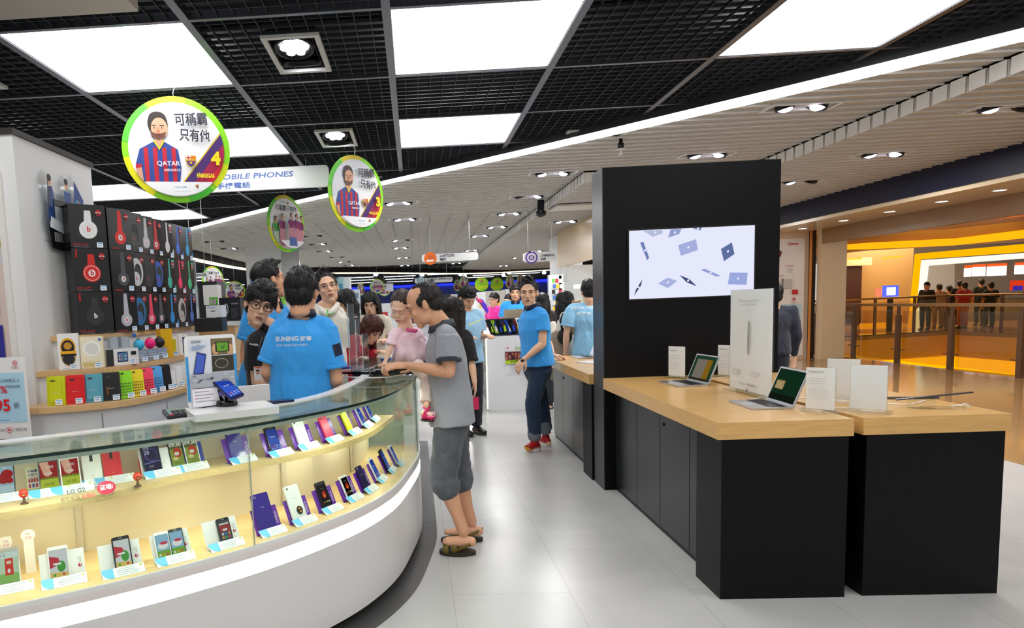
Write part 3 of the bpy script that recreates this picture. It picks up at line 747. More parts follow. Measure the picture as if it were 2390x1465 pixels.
for i in (12, 26, 44, 58):
    q = taper(C, .43, .33)[i]; n_ = (off(.43)[i]-C[i]).normalized(); an = math.atan2(n_.y, n_.x)
    m = MB(); m.box(-.006, .004, -.012, .012, ZD, 1.02, mat('cfc8b4', .4), Matrix.Translation((q.x, q.y, 0)) @ Matrix.Rotation(an, 4, 'Z')); part(m, 'shelf_upright', cnt)
m = MB(); m.strip(off(.018), off(.03), ZT-.03, ZT-.014, mat('d8d8d4', .3)); part(m, 'lamp_rail', cnt)
for k_ in range(7):
    i_ = 4+k_*10; q_ = C[min(i_, 70)]; q2_ = off(.045)[min(i_, 70)]; t_ = (C[min(i_+1, 71)]-C[i_-1]).normalized()
    area('showcase_lamp', (q2_.x, q2_.y, ZT-.03), .4, .04, 2.2, (1, .95, .86), (0, 0, math.atan2(t_.y, t_.x)), cnt)
    q3_ = off(.27)[min(i_, 70)]; area('showcase_lamp', (q3_.x, q3_.y, ZS-.035), .4, .04, .8, (1, .92, .78), (0, 0, math.atan2(t_.y, t_.x)), cnt)
f = MB(); f.strip(off(-.095), off(.12), .0005, .004, mat('4e4d4c', .35, noise_amt=.08, nscale=4)); struct(f, 'floor_border')
f = MB(); f.strip([Vector((.105, 4.55)), Vector((.10, 7.3))], [Vector((-.1, 4.55)), Vector((-.1, 7.3))], .0005, .004, mat('5a5a5c', .35)); struct(f, 'floor_border_straight')
# black-topped service desk continuing the counter
dk_ = thing('service_desk', 'white service desk with black top continuing behind the glass counter', 'desk', (-.3, 5.5, 0))
m = MB(); m.box(-.14, .30, -.86, .0, .06, 1.02, mat('dddcdc', .3)); part(m, 'body', dk_)
m = MB(); m.prism([(-.30, -.90), (-.02, -1.12), (.3, -.93), (.32, .05), (-.16, .05), (-.16, -.6)], 1.052, 1.072, mat('17181b', .2)); m.box(-.14, .3, -.86, .02, 1.02, 1.052, mat('17181b', .2)); part(m, 'desktop', dk_)
m = MB(); m.box(-.12, .27, -.84, -.02, 0, .06, mat('55534f', .6)); part(m, 'plinth', dk_)

# ------------------------------------------------------------------ phones in the counter
def face_out(x, y):
    i = min(range(len(C)), key=lambda i: (C[i].x-x)**2+(C[i].y-y)**2); i = min(max(i, 1), len(C)-2)
    t = (C[i+1]-C[i-1]).normalized(); return math.atan2(t.y, t.x)
TAG = 'price-tagged phone display stands in the counter'
def scr(a, w_, h_, kind):
    x0, x1, z0, z1 = -w_/2, w_/2, 0, h_; L = .75
    if kind == 'apple':
        a.rect(x0, z0, x1, z1, 'e9e7ea', L); a.ellp(x0+.018, h_*.55, .022, .026, 'd8394c', L, clip_n) if 0 else None
        a.poly([(x0, h_*.35), (x0+.02, h_*.42), (x0+.034, h_*.55), (x0+.03, h_*.7), (x0, h_*.8)], 'd83a4e', L); a.ellp(.008, h_*.38, .014, .02, '4fa844', L); a.poly([(x0, 0), (x1, 0), (x1, h_*.14), (x0, h_*.2)], 'f2cf7a', L)
        a.rect(-.018, h_*.45, .008, h_*.52, 'ffffff', L)
        for i, c in enumerate(('35b83a', 'ffd23a', 'e23a3a')): a.rect(-.02+i*.015, .005, -.012+i*.015, .013, c, L)
    elif kind == 'sky':
        a.rect(x0, z0, x1, z1, '9fcdf0', L); a.rect(x0, z0, x1, h_*.3, '7db83c', L); a.ellp(0, h_*.5, .02, .012, 'ffffff', L); a.ellp(.004, h_*.62, .015, .006, 'e0405a', L)
        for i, c in enumerate(('f5f5f5', 'ffb020', 'e85050')): a.rect(-.02+i*.014, .006, -.012+i*.014, .014, c, L)
    elif kind == 'grass':
        a.rect(x0, z0, x1, z1, 'a80f18', L); a.rect(x0, z0, x1, h_*.36, 'c6d43c', L)
        a.poly([(x0, h_*.33)]+[(x0+(x1-x0)*(i+.5)/12, h_*(.44 if i % 2 else .34)) for i in range(12)]+[(x1, h_*.33)], '78a020', L)
        a.poly([(x0, h_), (x0+.03, h_), (.01, h_*.5), (-.005, h_*.42), (-.018, h_*.5)], 'efb59a', L)
        a.text('1:00', -.006, h_*.74, 'ffffff', h=.011, lit=L); a.rect(-.012, h_*.52, .012, h_*.58, 'f4dcd0', L)
        a.text('LG G2', 0, h_*.1, '3a4a20', w=.034, lit=L, center=True, bold=.01)
    elif kind == '0930':
        a.rect(x0, z0, x1, z1, '5c6238', L); a.rect(x0, z0, x1, h_*.7, '93a545', L); a.ellp(.004, h_*.55, .018, .022, 'c8452c', L); a.ellp(.0, h_*.5, .011, .008, 'f0e8d0', L); a.ellp(-.008, h_*.3, .013, .008, 'e8d890', L)
        a.text('09:30', 0, h_*.8, 'f0f0e8', w=.052, lit=L, center=True, bold=.02); a.text('LG G', 0, h_*.08, '303c20', w=.022, lit=L, center=True)
    elif kind == 'hearts':
        a.rect(x0, z0, x1, z1, 'a8c2d6', L)
        for q in ((-.02, .06, .018), (.012, .07, .02), (0, .05, .017), (.02, .045, .012)): a.ellp(q[0], q[1], q[2], q[2]*.9, 'b5121c', L)
        a.text('LG G', x0+.006, h_*.84, 'e8f0f4', h=.012, lit=L); a.rect(x0, 0, x1, h_*.25, 'c8dce8', L)
    elif kind == 'swirl':
        a.rect(x0, z0, x1, z1, '2c2548', L); a.ellp(.0, h_*.6, .026, .028, '5a4e8a', L); a.ellp(.002, h_*.6, .021, .023, '2c2548', L); a.text('09', x0+.006, h_*.8, 'cfd0ea', h=.016, lit=L); a.text('28', x0+.006, h_*.62, 'cfd0ea', h=.016, lit=L)
        a.poly([(x0, h_*.25), (x1, h_*.32), (x1, h_*.36), (x0, h_*.3)], '6a78b8', L); a.text('LG', x0+.02, h_*.12, 'f0f0f8', h=.01, lit=L)
    elif kind == 'blue':
        a.rect(x0, z0, x1, z1, '2a49b8', L); a.poly([(x0, 0), (x1, 0), (x1, h_*.5), (x0, h_*.8)], '3f66dc', L); a.rect(-.014, h_*.62, .014, h_*.66, 'c8d4ff', L)
        for i, c in enumerate(('f04a4a', 'f08a8a', 'e8e8f4', 'c0ccff')): a.ellp(-.021+i*.014, h_*.2, .004, .004, c, L); a.ellp(-.021+i*.014, h_*.09, .0035, .0035, 'd8e0ff', L)
    elif kind == 'flame':
        a.rect(x0, z0, x1, z1, '151014', L); a.poly([(-.014, h_*.45), (-.008, h_*.7), (.0, h_*.6), (.006, h_*.78), (.014, h_*.5), (.004, h_*.36)], 'd8301c', L); a.poly([(-.006, h_*.45), (0, h_*.58), (.006, h_*.46), (0, h_*.4)], 'ffae2c', L)
        a.text('Xperia', -.012, h_*.78, 'd0d0d0', h=.006, lit=L)
        for i in range(4): a.ellp(-.018+i*.012, h_*.2, .004, .004, ('e85838', '58b858', 'f0c83c', 'e8e8e8')[i], L)
        a.rect(x0, 0, x1, h_*.08, '24242c', L)
    elif kind == 'icons':
        a.rect(x0, z0, x1, z1, '4a5260', L); a.rect(x0, h_*.45, x1, h_*.8, 'a83a3a', L); a.rect(x0+.003, h_*.8, x1-.003, h_*.88, 'e8e4e0', L); a.rect(-.01, h_*.5, .01, h_*.6, 'f4f4f4', L)
        for i in range(6): a.rect(-.018+(i % 3)*.014, .01+(i//3)*.014, -.009+(i % 3)*.014, .019+(i//3)*.014, ('f0b030', '58a858', 'e85050', 'f0f0f0', '5080e0', 'e8a040')[i], L)
    elif kind == 'coupon':
        a.rect(x0, z0, x1, z1, 'cfe6c8', L); a.rect(x0, h_*.8, x1, h_, 'e8f2ee', L); a.rect(x0, 0, x1, h_*.3, '9acb6a', L); a.rect(-.012, h_*.25, .014, h_*.78, 'e8402c', L); a.rect(-.006, h_*.6, .008, h_*.7, 'f8e0d0', L)
        a.ellp(.0, h_*.38, .005, .008, 'f4f0f0', L); a.text('LG', x0+.006, h_*.85, '7a8a8a', h=.01, lit=L)
BACKC = {'whiteback': ('eceae4', .2), 'redback': ('d4202a', .25), 'purpleback': ('38268c', .12), 'pinkback': ('f0305e', .3), 'yellowback': ('d8e210', .35), 'darkpurpleback': ('241c4c', .12), 'whitexback': ('f2f2f2', .15)}
def phone(loc, rz, label, kind, w_=.07, h_=.138, body='111216', tilt=24, dx=0, z0=.02, brand=None, group='phones on show in the glass counter'):
    T = Matrix.Translation(loc) @ Matrix.Rotation(rz, 4, 'Z') @ Matrix.Translation((dx, 0, 0)) @ Matrix.Rotation(rad(-tilt), 4, 'X')
    t_ = thing('smartphone', label, 'phone', group=group, M=T)
    c = BACKC[kind][0] if kind in BACKC else body
    m = MB(); m.rbox(-w_/2, w_/2, 0, .009, z0, z0+h_, mat(c, BACKC[kind][1] if kind in BACKC else .2), .007, None, 3, 'y'); part(m, 'body', t_)
    a = Art(.00035)
    if kind in BACKC:
        if kind in ('redback', 'whiteback'):
            a.rect(-.006, h_*.66, .006, h_*.93, '1c1c20'); a.ellp(0, h_*.88, .004, .005, '50545c'); a.text('LG', 0, h_*.2, 'c8a888' if kind == 'redback' else 'a09a88', h=.006, center=True); a.rect(-.01, h_*.1, .01, h_*.12, 'b09080')
        else:
            a.ellp(-w_*.3, h_*.92, .005, .005, 'd8dcf0' if 'purple' in kind else '303030'); a.ellp(-w_*.3, h_*.92, .0033, .0033, '1c1c28'); a.text('SONY', 0, h_*.62, 'c8c8e0' if 'purple' in kind else '8a8a8a', w=.017, center=True)
        if label.startswith('large white'):
            a.ellp(0.008, h_*.28, .017, .02, '1c1c1c'); a.ellp(.008, h_*.33, .006, .004, 'f0a020'); a.ellp(.012, h_*.24, .005, .004, 'f0a020')
        nm = 'back_print'
    else:
        a.rect(-w_/2+.004, h_*.1, w_/2-.004, h_*.9, '050507'); nm = 'screen'
        b_ = Art(.00035); scr(b_, w_-.009, h_*.79, kind); o = b_.build('screen', t_); o.location = (0, -.0012, z0+h_*.105)
        if brand: a.text(brand, 0, h_*.925, 'b8b8b8' if body != 'efefef' else '888888', w=.011, center=True)
        nm = 'screen_bezel'
    o = a.build(nm, t_); o.location = (0, -.0005, z0)
    return t_
def stand(loc, rz, plate, label, pw=.15, side=None, green=True, tilt=24):
    t_ = thing('phone_stand', label, 'display stand', loc, rz, TAG)
    R = Matrix.Translation((0, .014, 0)) @ Matrix.Rotation(rad(-tilt), 4, 'X')
    pc = {'white': 'f0eef0', 'purple': '6a2ca8', 'blue': '2c3f98', 'none': None}[plate]
    if pc:
        m = MB(); m.box(-pw/2, pw/2, 0, .003, .0, .112, mat(pc, .22), R); bp = part(m, 'back_plate', t_)
        a = Art(.0003)
        if plate == 'purple': a.text('XPERIA', pw/2-.008, .03, 'e4d6f4', w=.055, rot=PI/2)
        if plate == 'white': a.text('LG', pw/2-.012, .062, '7a7a80', h=.011, rot=PI/2); a.ellp(pw/2-.017, .05, .0065, .0065, 'b01848'); a.ellp(pw/2-.0155, .051, .002, .004, 'f0e0e6')
        o = a.build('print', bp); o.matrix_basis = R @ Matrix.Translation((0, -.0006, 0))
    T = Matrix.Translation((0, -.03, .0)) @ Matrix.Rotation(rad(-52), 4, 'X')
    m = MB(); m.box(-pw/2, pw/2, 0, .002, 0, .042, mat('f4f5f5', .25), T); pt = part(m, 'price_tag', t_)
    a = Art(.0003)
    a.poly([(-pw/2, .042), (-pw/2+.04, .042), (-pw/2+.04, 0.002), (-pw/2+.03, .0), (-pw/2+.014, .006), (-pw/2+.004, .018), (-pw/2, .03)], '68c4f2')
    a.lines(-pw/2+.05, .034, pw/2-.02, 4, .008, '9ab0cc', .0016)
    if green: a.ellp(pw/2-.012, .034, .0045, .0035, 'b8d23c')
    o = a.build('tag_print', pt); o.matrix_basis = T @ Matrix.Translation((0, -.0006, 0))
    m = MB(); m.box(-pw/2, pw/2, -.032, .03, 0, .003, ACRYL); part(m, 'foot', t_)
    return t_
U = [  # px, py of the price tag's lower edge; plate; list of phones (kind, width, height, body, dx, brand, label)
 (12, 1172, 'none', [('hearts', .075, .15, '17181c', 0, 'LG', 'large black phone with red hearts on screen, at the left end of the upper shelf')]),
 (120, 1158, 'none', [('grass', .07, .138, '15161a', -.0, 'LG', 'black phone with a hand and grass on screen, beside the red ball figure')]),
 (172, 1150, 'none', [('grass', .07, .138, 'efefef', -.0, 'LG', 'white phone with a hand and grass on screen, next to its black twin')]),
 (224, 1136, 'none', [('whiteback', .07, .138, '', 0, None, 'cream phone shown from the back with rear buttons')]),
 (272, 1128, 'none', [('redback', .07, .138, '', 0, None, 'bright red phone shown from the back')]),
 (385, 1112, 'white', [('swirl', .075, .15, '20202a', -.03, None, 'dark phone with a purple swirl screen on a white stand')]),
 (452, 1098, 'blue', [('0930', .062, .14, '1c1c20', -.045, None, 'dark phone showing 09:30, left of the pair'), ('0930', .062, .14, 'e8e8e8', .022, None, 'white-rimmed phone showing 09:30, right of the pair')]),
 (575, 1079, 'purple', [('purpleback', .07, .14, '', -.008, None, 'purple phone back on a purple stand, left of the glass seam')]),
 (664, 1063, 'purple', [('blue', .066, .135, '14151c', -.008, 'SONY', 'black phone with a bright blue screen on the upper shelf')]),
 (730, 1047, 'purple', [('whitexback', .07, .14, '', -.008, None, 'white phone back on a purple stand on the upper shelf')]),
 (790, 1030, 'purple', [('pinkback', .062, .13, '', -.008, None, 'hot pink phone back on a purple stand')]),
 (838, 1012, 'purple', [('yellowback', .062, .13, '', -.008, None, 'acid yellow phone back on a purple stand')]),
 (868, 995, 'purple', [('blue', .06, .13, 'e0e4ea', -.008, None, 'silver-edged phone second from the end of the upper shelf')]),
 (886, 981, 'purple', [('blue', .055, .12, 'c8ccd4', -.008, None, 'last small phone at the far end of the upper shelf')])]
L = [
 (25, 1385, 'none', [('coupon', .07, .14, 'f0f0f0', 0, None, 'white phone with a red coupon on screen under a round tag')]),
 (152, 1368, 'white', [('apple', .068, .125, 'f0f0f0', -.012, None, 'white phone with a red apple picture on the bottom shelf')]),
 (292, 1344, 'white', [('apple', .064, .125, '101014', .008, 'LG', 'black phone with a red apple picture on the bottom shelf')]),
 (415, 1314, 'white', [('sky', .058, .11, 'f0f0f0', -.034, None, 'white phone with a red boat and clouds on screen'), ('sky', .058, .11, '17181c', .022, 'LG', 'black phone with a red boat and clouds on screen')]),
 (536, 1280, 'white', [('icons', .056, .105, '15161a', .012, 'LG', 'small black phone with app icons, left of the big purple one')]),
 (645, 1248, 'purple', [('purpleback', .085, .168, '', -.008, None, 'extra-large purple phone back crossing the glass seam')]),
 (720, 1222, 'purple', [('whitexback', .08, .165, '', -.008, None, 'large white phone back with a round black sticker')]),
 (785, 1194, 'purple', [('flame', .066, .135, '121316', -.008, None, 'black phone with an orange flame picture on the bottom shelf')]),
 (838, 1167, 'purple', [('flame', .06, .12, 'efefef', -.008, None, 'white phone with an orange flame picture on the bottom shelf')]),
 (876, 1146, 'purple', [('darkpurpleback', .062, .13, '', -.008, None, 'dark purple phone back on a purple stand')]),
 (902, 1122, 'purple', [('blue', .062, .13, 'f0f0f0', -.008, None, 'white phone with a blue screen near the counter end')]),
 (925, 1100, 'purple', [('blue', .062, .13, '121316', -.008, None, 'black phone with a blue screen near the counter end')]),
 (945, 1084, 'purple', [('blue', .055, .12, 'd8d8e0', -.008, None, 'thin silver phone at the very end of the bottom shelf')])]
for rows, z, nm in ((U, ZS, 'upper'), (L, ZD, 'bottom')):
    for px, py, plate, phs in rows:
        p = PZ(px, py, z+.001); rz = face_out(p.x, p.y)
        fwd = Vector((-math.sin(rz), math.cos(rz), 0))
        q = p+fwd*.032
        what = phs[0][6].split(' phone')[0]
        stand((q.x, q.y, z+.001), rz, plate, 'clear stand on the %s shelf under the %s' % (nm, ' '.join(phs[0][6].replace(',', '').split()[:7])), .15 if plate != 'purple' else .13)
        for kind, w_, h_, body, dx, brand, lb in phs:
            phone((q.x, q.y, z+.001), rz, lb, kind, w_, h_*(.93 if z > .7 else 1), body or '111111', 24, dx, .012, brand)
# sign between the stands: LG G2 launch
p = PZ(205, 1165, ZS); rz = face_out(p.x, p.y)
t_ = thing('shelf_sign', 'clear slanted shelf sign with brown and red lettering and a red dot', 'sign', (p.x, p.y, ZS), rz)
T = Matrix.Rotation(rad(-30), 4, 'X')
m = MB(); m.poly = None; m.faces([T @ Vector(v) for v in ((-.1, 0, 0), (.09, 0, 0), (.1, 0, .045), (-.08, 0, .045), (-.1, .002, 0), (.09, .002, 0), (.1, .002, .045), (-.08, .002, .045))], [(0, 1, 2, 3), (7, 6, 5, 4), (0, 4, 5, 1), (1, 5, 6, 2), (2, 6, 7, 3), (3, 7, 4, 0)], ACRYL); part(m, 'clear_plate', t_)
a = Art(.0003); a.ellp(.068, .033, .033, .026, 'c01c44'); a.text('登場!', .068, .025, 'ffffff', w=.046, center=True, bold=.02)
a.text('LG G2', -.065, .03, '3a342c', h=.017, bold=.02); a.text('香檳金與', -.09, .006, '8a6a44', h=.016, bold=.015); a.text('火焰紅', -.02, .006, 'd82830', h=.016, bold=.02)
o = a.build('lettering', t_); o.matrix_basis = T @ Matrix.Translation((0, -.001, 0))
# red ball figures with feet
for px, py, lb in ((57, 1175, 'small red ball figure on feet standing on the upper shelf, beside the heart-screen phone'), (322, 1134, 'small red ball figure on feet between the red phone and the swirl-screen phone')):
    p = PZ(px, py, ZS); t_ = thing('ball_figure', lb, 'figurine', (p.x, p.y, ZS), face_out(p.x, p.y), 'red ball figures in the counter')
    m = MB(); m.ell((0, 0, .038), (.016, .016, .017), mat('d8381c', .3)); b_ = part(m, 'ball', t_)
    a = Art(.0004); a.rect(-.006, .03, .006, .042, '8a1c2c'); a.rect(-.004, .034, .004, .038, 'e8c030'); o = a.build('badge', b_); o.location.y = -.0165
    m = MB(); m.tube([(0, 0, .0), (0, 0, .024)], [.006, .004], mat('6a4a30', .4), 10); part(m, 'post', t_)
    m = MB(); m.lathe([(.015, 0), (.012, .004), (.004, .006)], (0, 0, 0), mat('5a4432', .5), 16); part(m, 'foot', t_)
# folders, cards and stickers on the upper shelf
def card(px, py, z, w_, h_, tilt, c, label, draw=None, name='leaflet', cat='card', dx=0, dy=0):
    p = PZ(px, py, z); rz = face_out(p.x, p.y); t_ = thing(name, label, cat, (p.x+dx, p.y+dy, z), rz)
    T = Matrix.Rotation(rad(-tilt), 4, 'X'); m = MB(); m.box(-w_/2, w_/2, 0, .003, 0, h_, mat(c, .4), T); part(m, 'card', t_)
    if draw:
        a = Art(.0003); draw(a); o = a.build('print', t_); o.matrix_basis = T @ Matrix.Translation((0, -.0005, 0))
    return t_
def teamcard(a):
    a.rect(-.024, 0, .024, .085, 'c8d830'); a.rect(-.021, .003, .021, .082, 'f0ece8'); a.text('可稱霸', 0, .066, '302c34', w=.036, center=True, bold=.02); a.text('只有他', 0, .052, '302c34', w=.034, center=True, bold=.02)
    for i in range(4): a.rect(-.016+i*.009, .028, -.009+i*.009, .042, 'a8283c'); a.ellp(-.0125+i*.009, .045, .003, .004, 'c89878')
    for i in range(3): a.rect(-.016+i*.012, .008, -.008+i*.012, .022, ('c03040', '3050a0', 'c03040')[i])
card(62, 1150, ZS, .05, .087, 12, 'f4f4f0', 'small player leaflet with yellow-green border behind the red ball figure', teamcard, dy=.05)
card(303, 1106, ZS, .045, .085, 15, 'f0efe2', 'small cream card leaning beside the red phone', lambda a: (a.rect(-.02, .003, .02, .082, 'e8ecd8'), a.text('可稱霸', 0, .07, '606060', w=.03, center=True)), dy=.04)
card(325, 1112, ZS, .03, .07, 15, 'f0501c', 'orange card standing behind the second red ball figure', dy=.05)
for px, py, z in ((-2, 1268, ZD), (50, 1262, ZD)):
    pass
card(8, 1352, ZD, .035, .14, 18, 'f4f4f4', 'round white tag on a card beside the coupon phone', lambda a: (a.ellp(0, .12, .022, .022, 'f0f0f2'), a.text('LG', 0, .12, '8a4a5a', h=.008, center=True), a.text('正品', 0, .104, 'd85060', h=.01, center=True)), dx=-.01, dy=.05)
card(52, 1350, ZD, .035, .155, 18, 'f4f4f4', 'round white tag rising behind the coupon phone on the right', lambda a: (a.ellp(0, .14, .025, .022, 'f0f0f2'), a.text('LG', 0, .142, '8a4a5a', h=.008, center=True), a.text('正品', 0, .126, 'd85060', h=.01, center=True)), dy=.06)
# drawers, leaflets seen through the top glass
for px, py, w_, h_, c, lb in ((395, 1010, .16, .05, '8fd0f4', 'light blue oval notice lying on the rear rail'), (250, 1030, .2, .03, 'b8a48c', 'brown leaflet lying behind the counter glass')):
    pass
# ------------------------------------------------------------------ things standing on the counter
zt = ZT+.007
def on(px, py, z=zt): return PZ(px, py, z)
p = on(548, 952, 1.085); rz = rad(28)
sl = thing('display_plinth', 'low white glossy block on the counter under the phone advert board', 'plinth', (p.x, p.y, zt), rz)
m = MB(); m.rbox(-.19, .17, -.1, .14, 0, .03, GLOSSW, .01); part(m, 'block', sl)
bd = thing('advert_board', 'upright white and blue advert board with phone pictures behind the grip phone', 'sign', (0, 0, 0))
a0 = A(441, 958, 2.86); a1 = A(558, 940, 2.98); top = A(445, 785, 2.86)
wv = (a1-a0); wv.z = 0; wl = wv.length; rz2 = math.atan2(wv.y, wv.x); bd.location = (a0.x, a0.y, zt+.03); bd.rotation_euler = (0, 0, rz2)
hb = .315
m = MB(); m.rbox(0, wl, 0, .012, 0, hb, mat('f2f3f4', .25), .018, None, 4, 'y'); part(m, 'board', bd)
a = Art(.0004)
a.rect(.0, .03, .012, hb*.72, '3c9ee0'); a.rect(wl-.012, .03, wl, hb*.72, '3c9ee0')
x0, x1 = .016, wl-.014; s_ = (x1-x0)
a.rect(x0, .012, x1, hb-.016, 'e6eaf2'); a.rect(x0+s_*.5, hb*.72, x1, hb-.016, '7a6a48'); a.ellp(x0+s_*.6, hb*.8, .015, .025, 'd8a880'); a.ellp(x0+s_*.93, hb*.79, .016, .024, 'd8a880')
a.rect(x0+s_*.6, hb*.76, x0+s_*.92, hb*.9, '1c2014'); a.rect(x0+s_*.63, hb*.77, x0+s_*.89, hb*.89, '6aa430'); a.poly([(x0+s_*.7, hb*.85), (x0+s_*.76, hb*.82), (x0+s_*.84, hb*.87), (x0+s_*.77, hb*.8)], '1c4848')
a.rect(x0+s_*.5, hb*.49, x1, hb*.71, '3a362e'); a.ellp(x0+s_*.72, hb*.6, .03, .022, 'a8a698'); a.ellp(x0+s_*.72, hb*.6, .027, .019, '3a362e')
a.poly([(x0+.012, hb*.46), (x0+.058, hb*.47), (x0+.075, hb*.74), (x0+.034, hb*.78)], '2c3a80'); a.poly([(x0+.017, hb*.48), (x0+.054, hb*.49), (x0+.069, hb*.72), (x0+.036, hb*.755)], '4a66c8')
a.text('SONY', x0+.012, hb*.9, '5a6070', h=.012, bold=.02)
for k in range(9): a.poly([(x0+s_*random.random()*.4, hb*(.8+.08*random.random())) for _ in range(3)], 'a8bcdc')
a.rect(x0, hb*.28, x1, hb*.47, 'b4b8c0')
for k in range(14):
    u_ = x0+s_*(.02+.9*random.random()); v_ = hb*(.29+.15*random.random()); a.rect(u_, v_, u_+.014, v_+.005, random.choice(('4c505c', 'd8dadc', '7c808c')))
a.rect(x0, hb*.02, x1, hb*.27, 'efedf2'); a.lines(x0+.01, hb*.23, x0+s_*.5, 4, .014, '9a90a0', .003); a.rect(x0+.01, hb*.13, x0+.02, hb*.14, 'e04040')
a.rect(x0+s_*.6, hb*.14, x0+s_*.95, hb*.25, '8070c8')
o = a.build('print', bd); o.location.y = -.0008
# phone on grip dock
p = on(530, 946, zt+.03)
ph = thing('grip_dock', 'black round clamp dock holding a tilted phone on the white block', 'phone dock', (p.x, p.y, zt+.03), rad(20))
m = MB(); m.lathe([(.046, 0), (.048, .008), (.045, .024), (.036, .026)], (0, 0, 0), mat('0e0e10', .25), 28); part(m, 'base', ph)
m = MB(); m.tube([(-.02, .01, .02), (-.035, .01, .06), (-.02, 0, .085)], [.012, .011, .01], mat('1a1b20', .2), 12); m.tube([(.0, .01, .02), (-.005, .015, .06), (-.01, 0, .085)], [.01, .009, .009], mat('2c2e34', .2, .5), 12); part(m, 'arm', ph)
phone((p.x-.012, p.y-.0, zt+.03), rad(35), 'phone held in the black clamp dock, tilted face up', 'blue', .072, .14, '2a2450', 58, .02, .0, None, None)
PH = [o for o in COL.objects if o.name.startswith('smartphone') and o['label'].startswith('phone held')][0]
zc = Vector((-.70, .42, .55)).normalized(); yb = -Vector((.42, -.55, .75)); yb = (yb-zc*yb.dot(zc)).normalized(); xc = yb.cross(zc)
pc = A(533, 905, p.y-.02)
PH.matrix_world = Matrix(((xc.x, yb.x, zc.x, pc.x), (xc.y, yb.y, zc.y, pc.y), (xc.z, yb.z, zc.z, pc.z), (0, 0, 0, 1))) @ Matrix.Translation((0, 0, -.07))
cable('charging_cable', [(p.x-.2, p.y-.05, zt+.003), (p.x-.14, p.y-.08, zt+.02), (p.x-.08, p.y-.04, zt+.034), (p.x-.03, p.y, zt+.034)], 'black cable from the calculator side to the clamp dock', '101012', .002)
# calculator
p = on(425, 968, zt)
ca = thing('calculator', 'grey desk calculator with black and one red key on the counter rail', 'calculator', (p.x, p.y, zt), rad(32))
T = Matrix.Rotation(rad(8), 4, 'X')
m = MB(); m.rbox(-.075, .075, -.06, .06, .004, .018, mat('2c2e38', .3), .01, T); m.box(-.06, .06, .04, .055, 0, .006, mat('1c1c20', .4)); part(m, 'body', ca)
m = MB(); m.box(-.06, .05, .025, .05, .018, .0195, mat('96a89a', .15), T); part(m, 'display', ca)
for r in range(4):
    for c in range(6):
        m = MB(); m.rbox(-.064+c*.0215, -.0475+c*.0215, -.052+r*.018, -.039+r*.018, .018, .022, mat('c83040' if (r, c) == (0, 0) else '6a9a94' if (c == 0) else '14151a' if c < 4 else '3c3e48', .35), .002, T, 2); part(m, 'key', ca)
# flat phone and papers on the counter
p = on(655, 938, zt)
t_ = thing('flat_phone', 'dark phone lying flat at the back edge of the counter', 'phone', (p.x, p.y, zt), rad(35)); m = MB(); m.rbox(-.06, .06, -.035, .035, 0, .009, mat('1a1c3c', .2), .008); part(m, 'body', t_)
a = MB(); a.box(-.05, .02, -.028, .028, .009, .0095, mat('3a2030', .2)); part(a, 'screen', t_)
p = A(603, 945, 3.2)
t_ = thing('paper_block', 'white card folder standing behind the counter beside the advert board', 'folder', (p.x, p.y, zt), rad(25)); m = MB(); m.box(-.09, .06, 0, .03, 0, .085, mat('d8d8da', .5)); part(m, 'folder', t_)
# clear acrylic stands on the service desk
def col_at(px0, px1, pt, pb, Y, lab):
    a_ = A((px0+px1)/2, pb, Y); b_ = A((px0+px1)/2, pt, Y); w_ = abs(A(px1, pb, Y).x-A(px0, pb, Y).x)
    t_ = thing('acrylic_stand', lab, 'display stand', (a_.x, Y, 1.073), rad(12), 'clear acrylic stands on the black desk')
    m = MB(); m.box(-w_/2, w_/2, -.012, .012, 0, b_.z-1.073, glass('dce9f0', 2.2)); m.box(-w_/2, -w_/2+.003, -.0125, .0125, 0, b_.z-1.073, mat('d8e8f0', .1, alpha=.8)); part(m, 'upright', t_)
    m = MB(); m.box(-.05, .05, -.04, .04, 0, .012, ACRYL); part(m, 'foot', t_)
for q in ((817, 832, 708, 875, 4.45, 'tallest clear acrylic stand at the end of the black desk'), (834, 843, 745, 872, 4.5, 'slim clear acrylic upright next to the tallest one'), (848, 862, 778, 870, 4.55, 'shorter clear acrylic stand beside the hands of the person in grey')): col_at(*q)
p = PZ(832, 845, 1.073)
for k, (px, py, c, lb) in enumerate(((800, 858, '6a50a8', 'purple phone lying flat on the black desk'), (795, 868, 'c06068', 'pinkish phone lying flat at the front of the black desk'), (850, 862, 'c8ccd4', 'clear phone base lying on the black desk'), (905, 838, '2a5aa8', 'blue-edged leaflet on the desk behind the hands'))):
    p = PZ(px, py, 1.073); t_ = thing('desk_phone', lb, 'phone', (p.x, p.y, 1.073), .4*k, None); m = MB(); m.rbox(-.07, .07, -.035, .035, 0, .01, mat(c, .25), .008); part(m, 'body', t_)
    m = MB(); m.box(-.05, .05, -.028, .028, .01, .0105, mat('22242c', .15)); part(m, 'screen', t_)
p = PZ(905, 872, 1.073)
t_ = thing('tethered_phone', 'black demo phone with looped security cable under the person\'s hands', 'phone', (p.x, p.y, 1.073), .5)
m = MB(); m.rbox(-.07, .07, -.036, .036, .02, .03, mat('101014', .2), .008); part(m, 'body', t_)
m = MB(); m.tube([(.05, 0, .02), (.1, .02, .01), (.14, -.05, .006), (.05, -.09, .006), (-.08, -.08, .006)], .004, mat('15151a', .4), 8); part(m, 'security_cable', t_)
cable('desk_cable', [tuple(PZ(x, y, 1.078)) for x, y in ((790, 878), (850, 882), (905, 880), (945, 873), (955, 862))], 'white cable lying along the front edge of the black desk', 'd8d8d6', .004)
cable('desk_cable', [tuple(PZ(x, y, 1.082)) for x, y in ((864, 876), (862, 862), (880, 852), (905, 848))], 'thick black cable curving to the demo phone', '141416', .006)
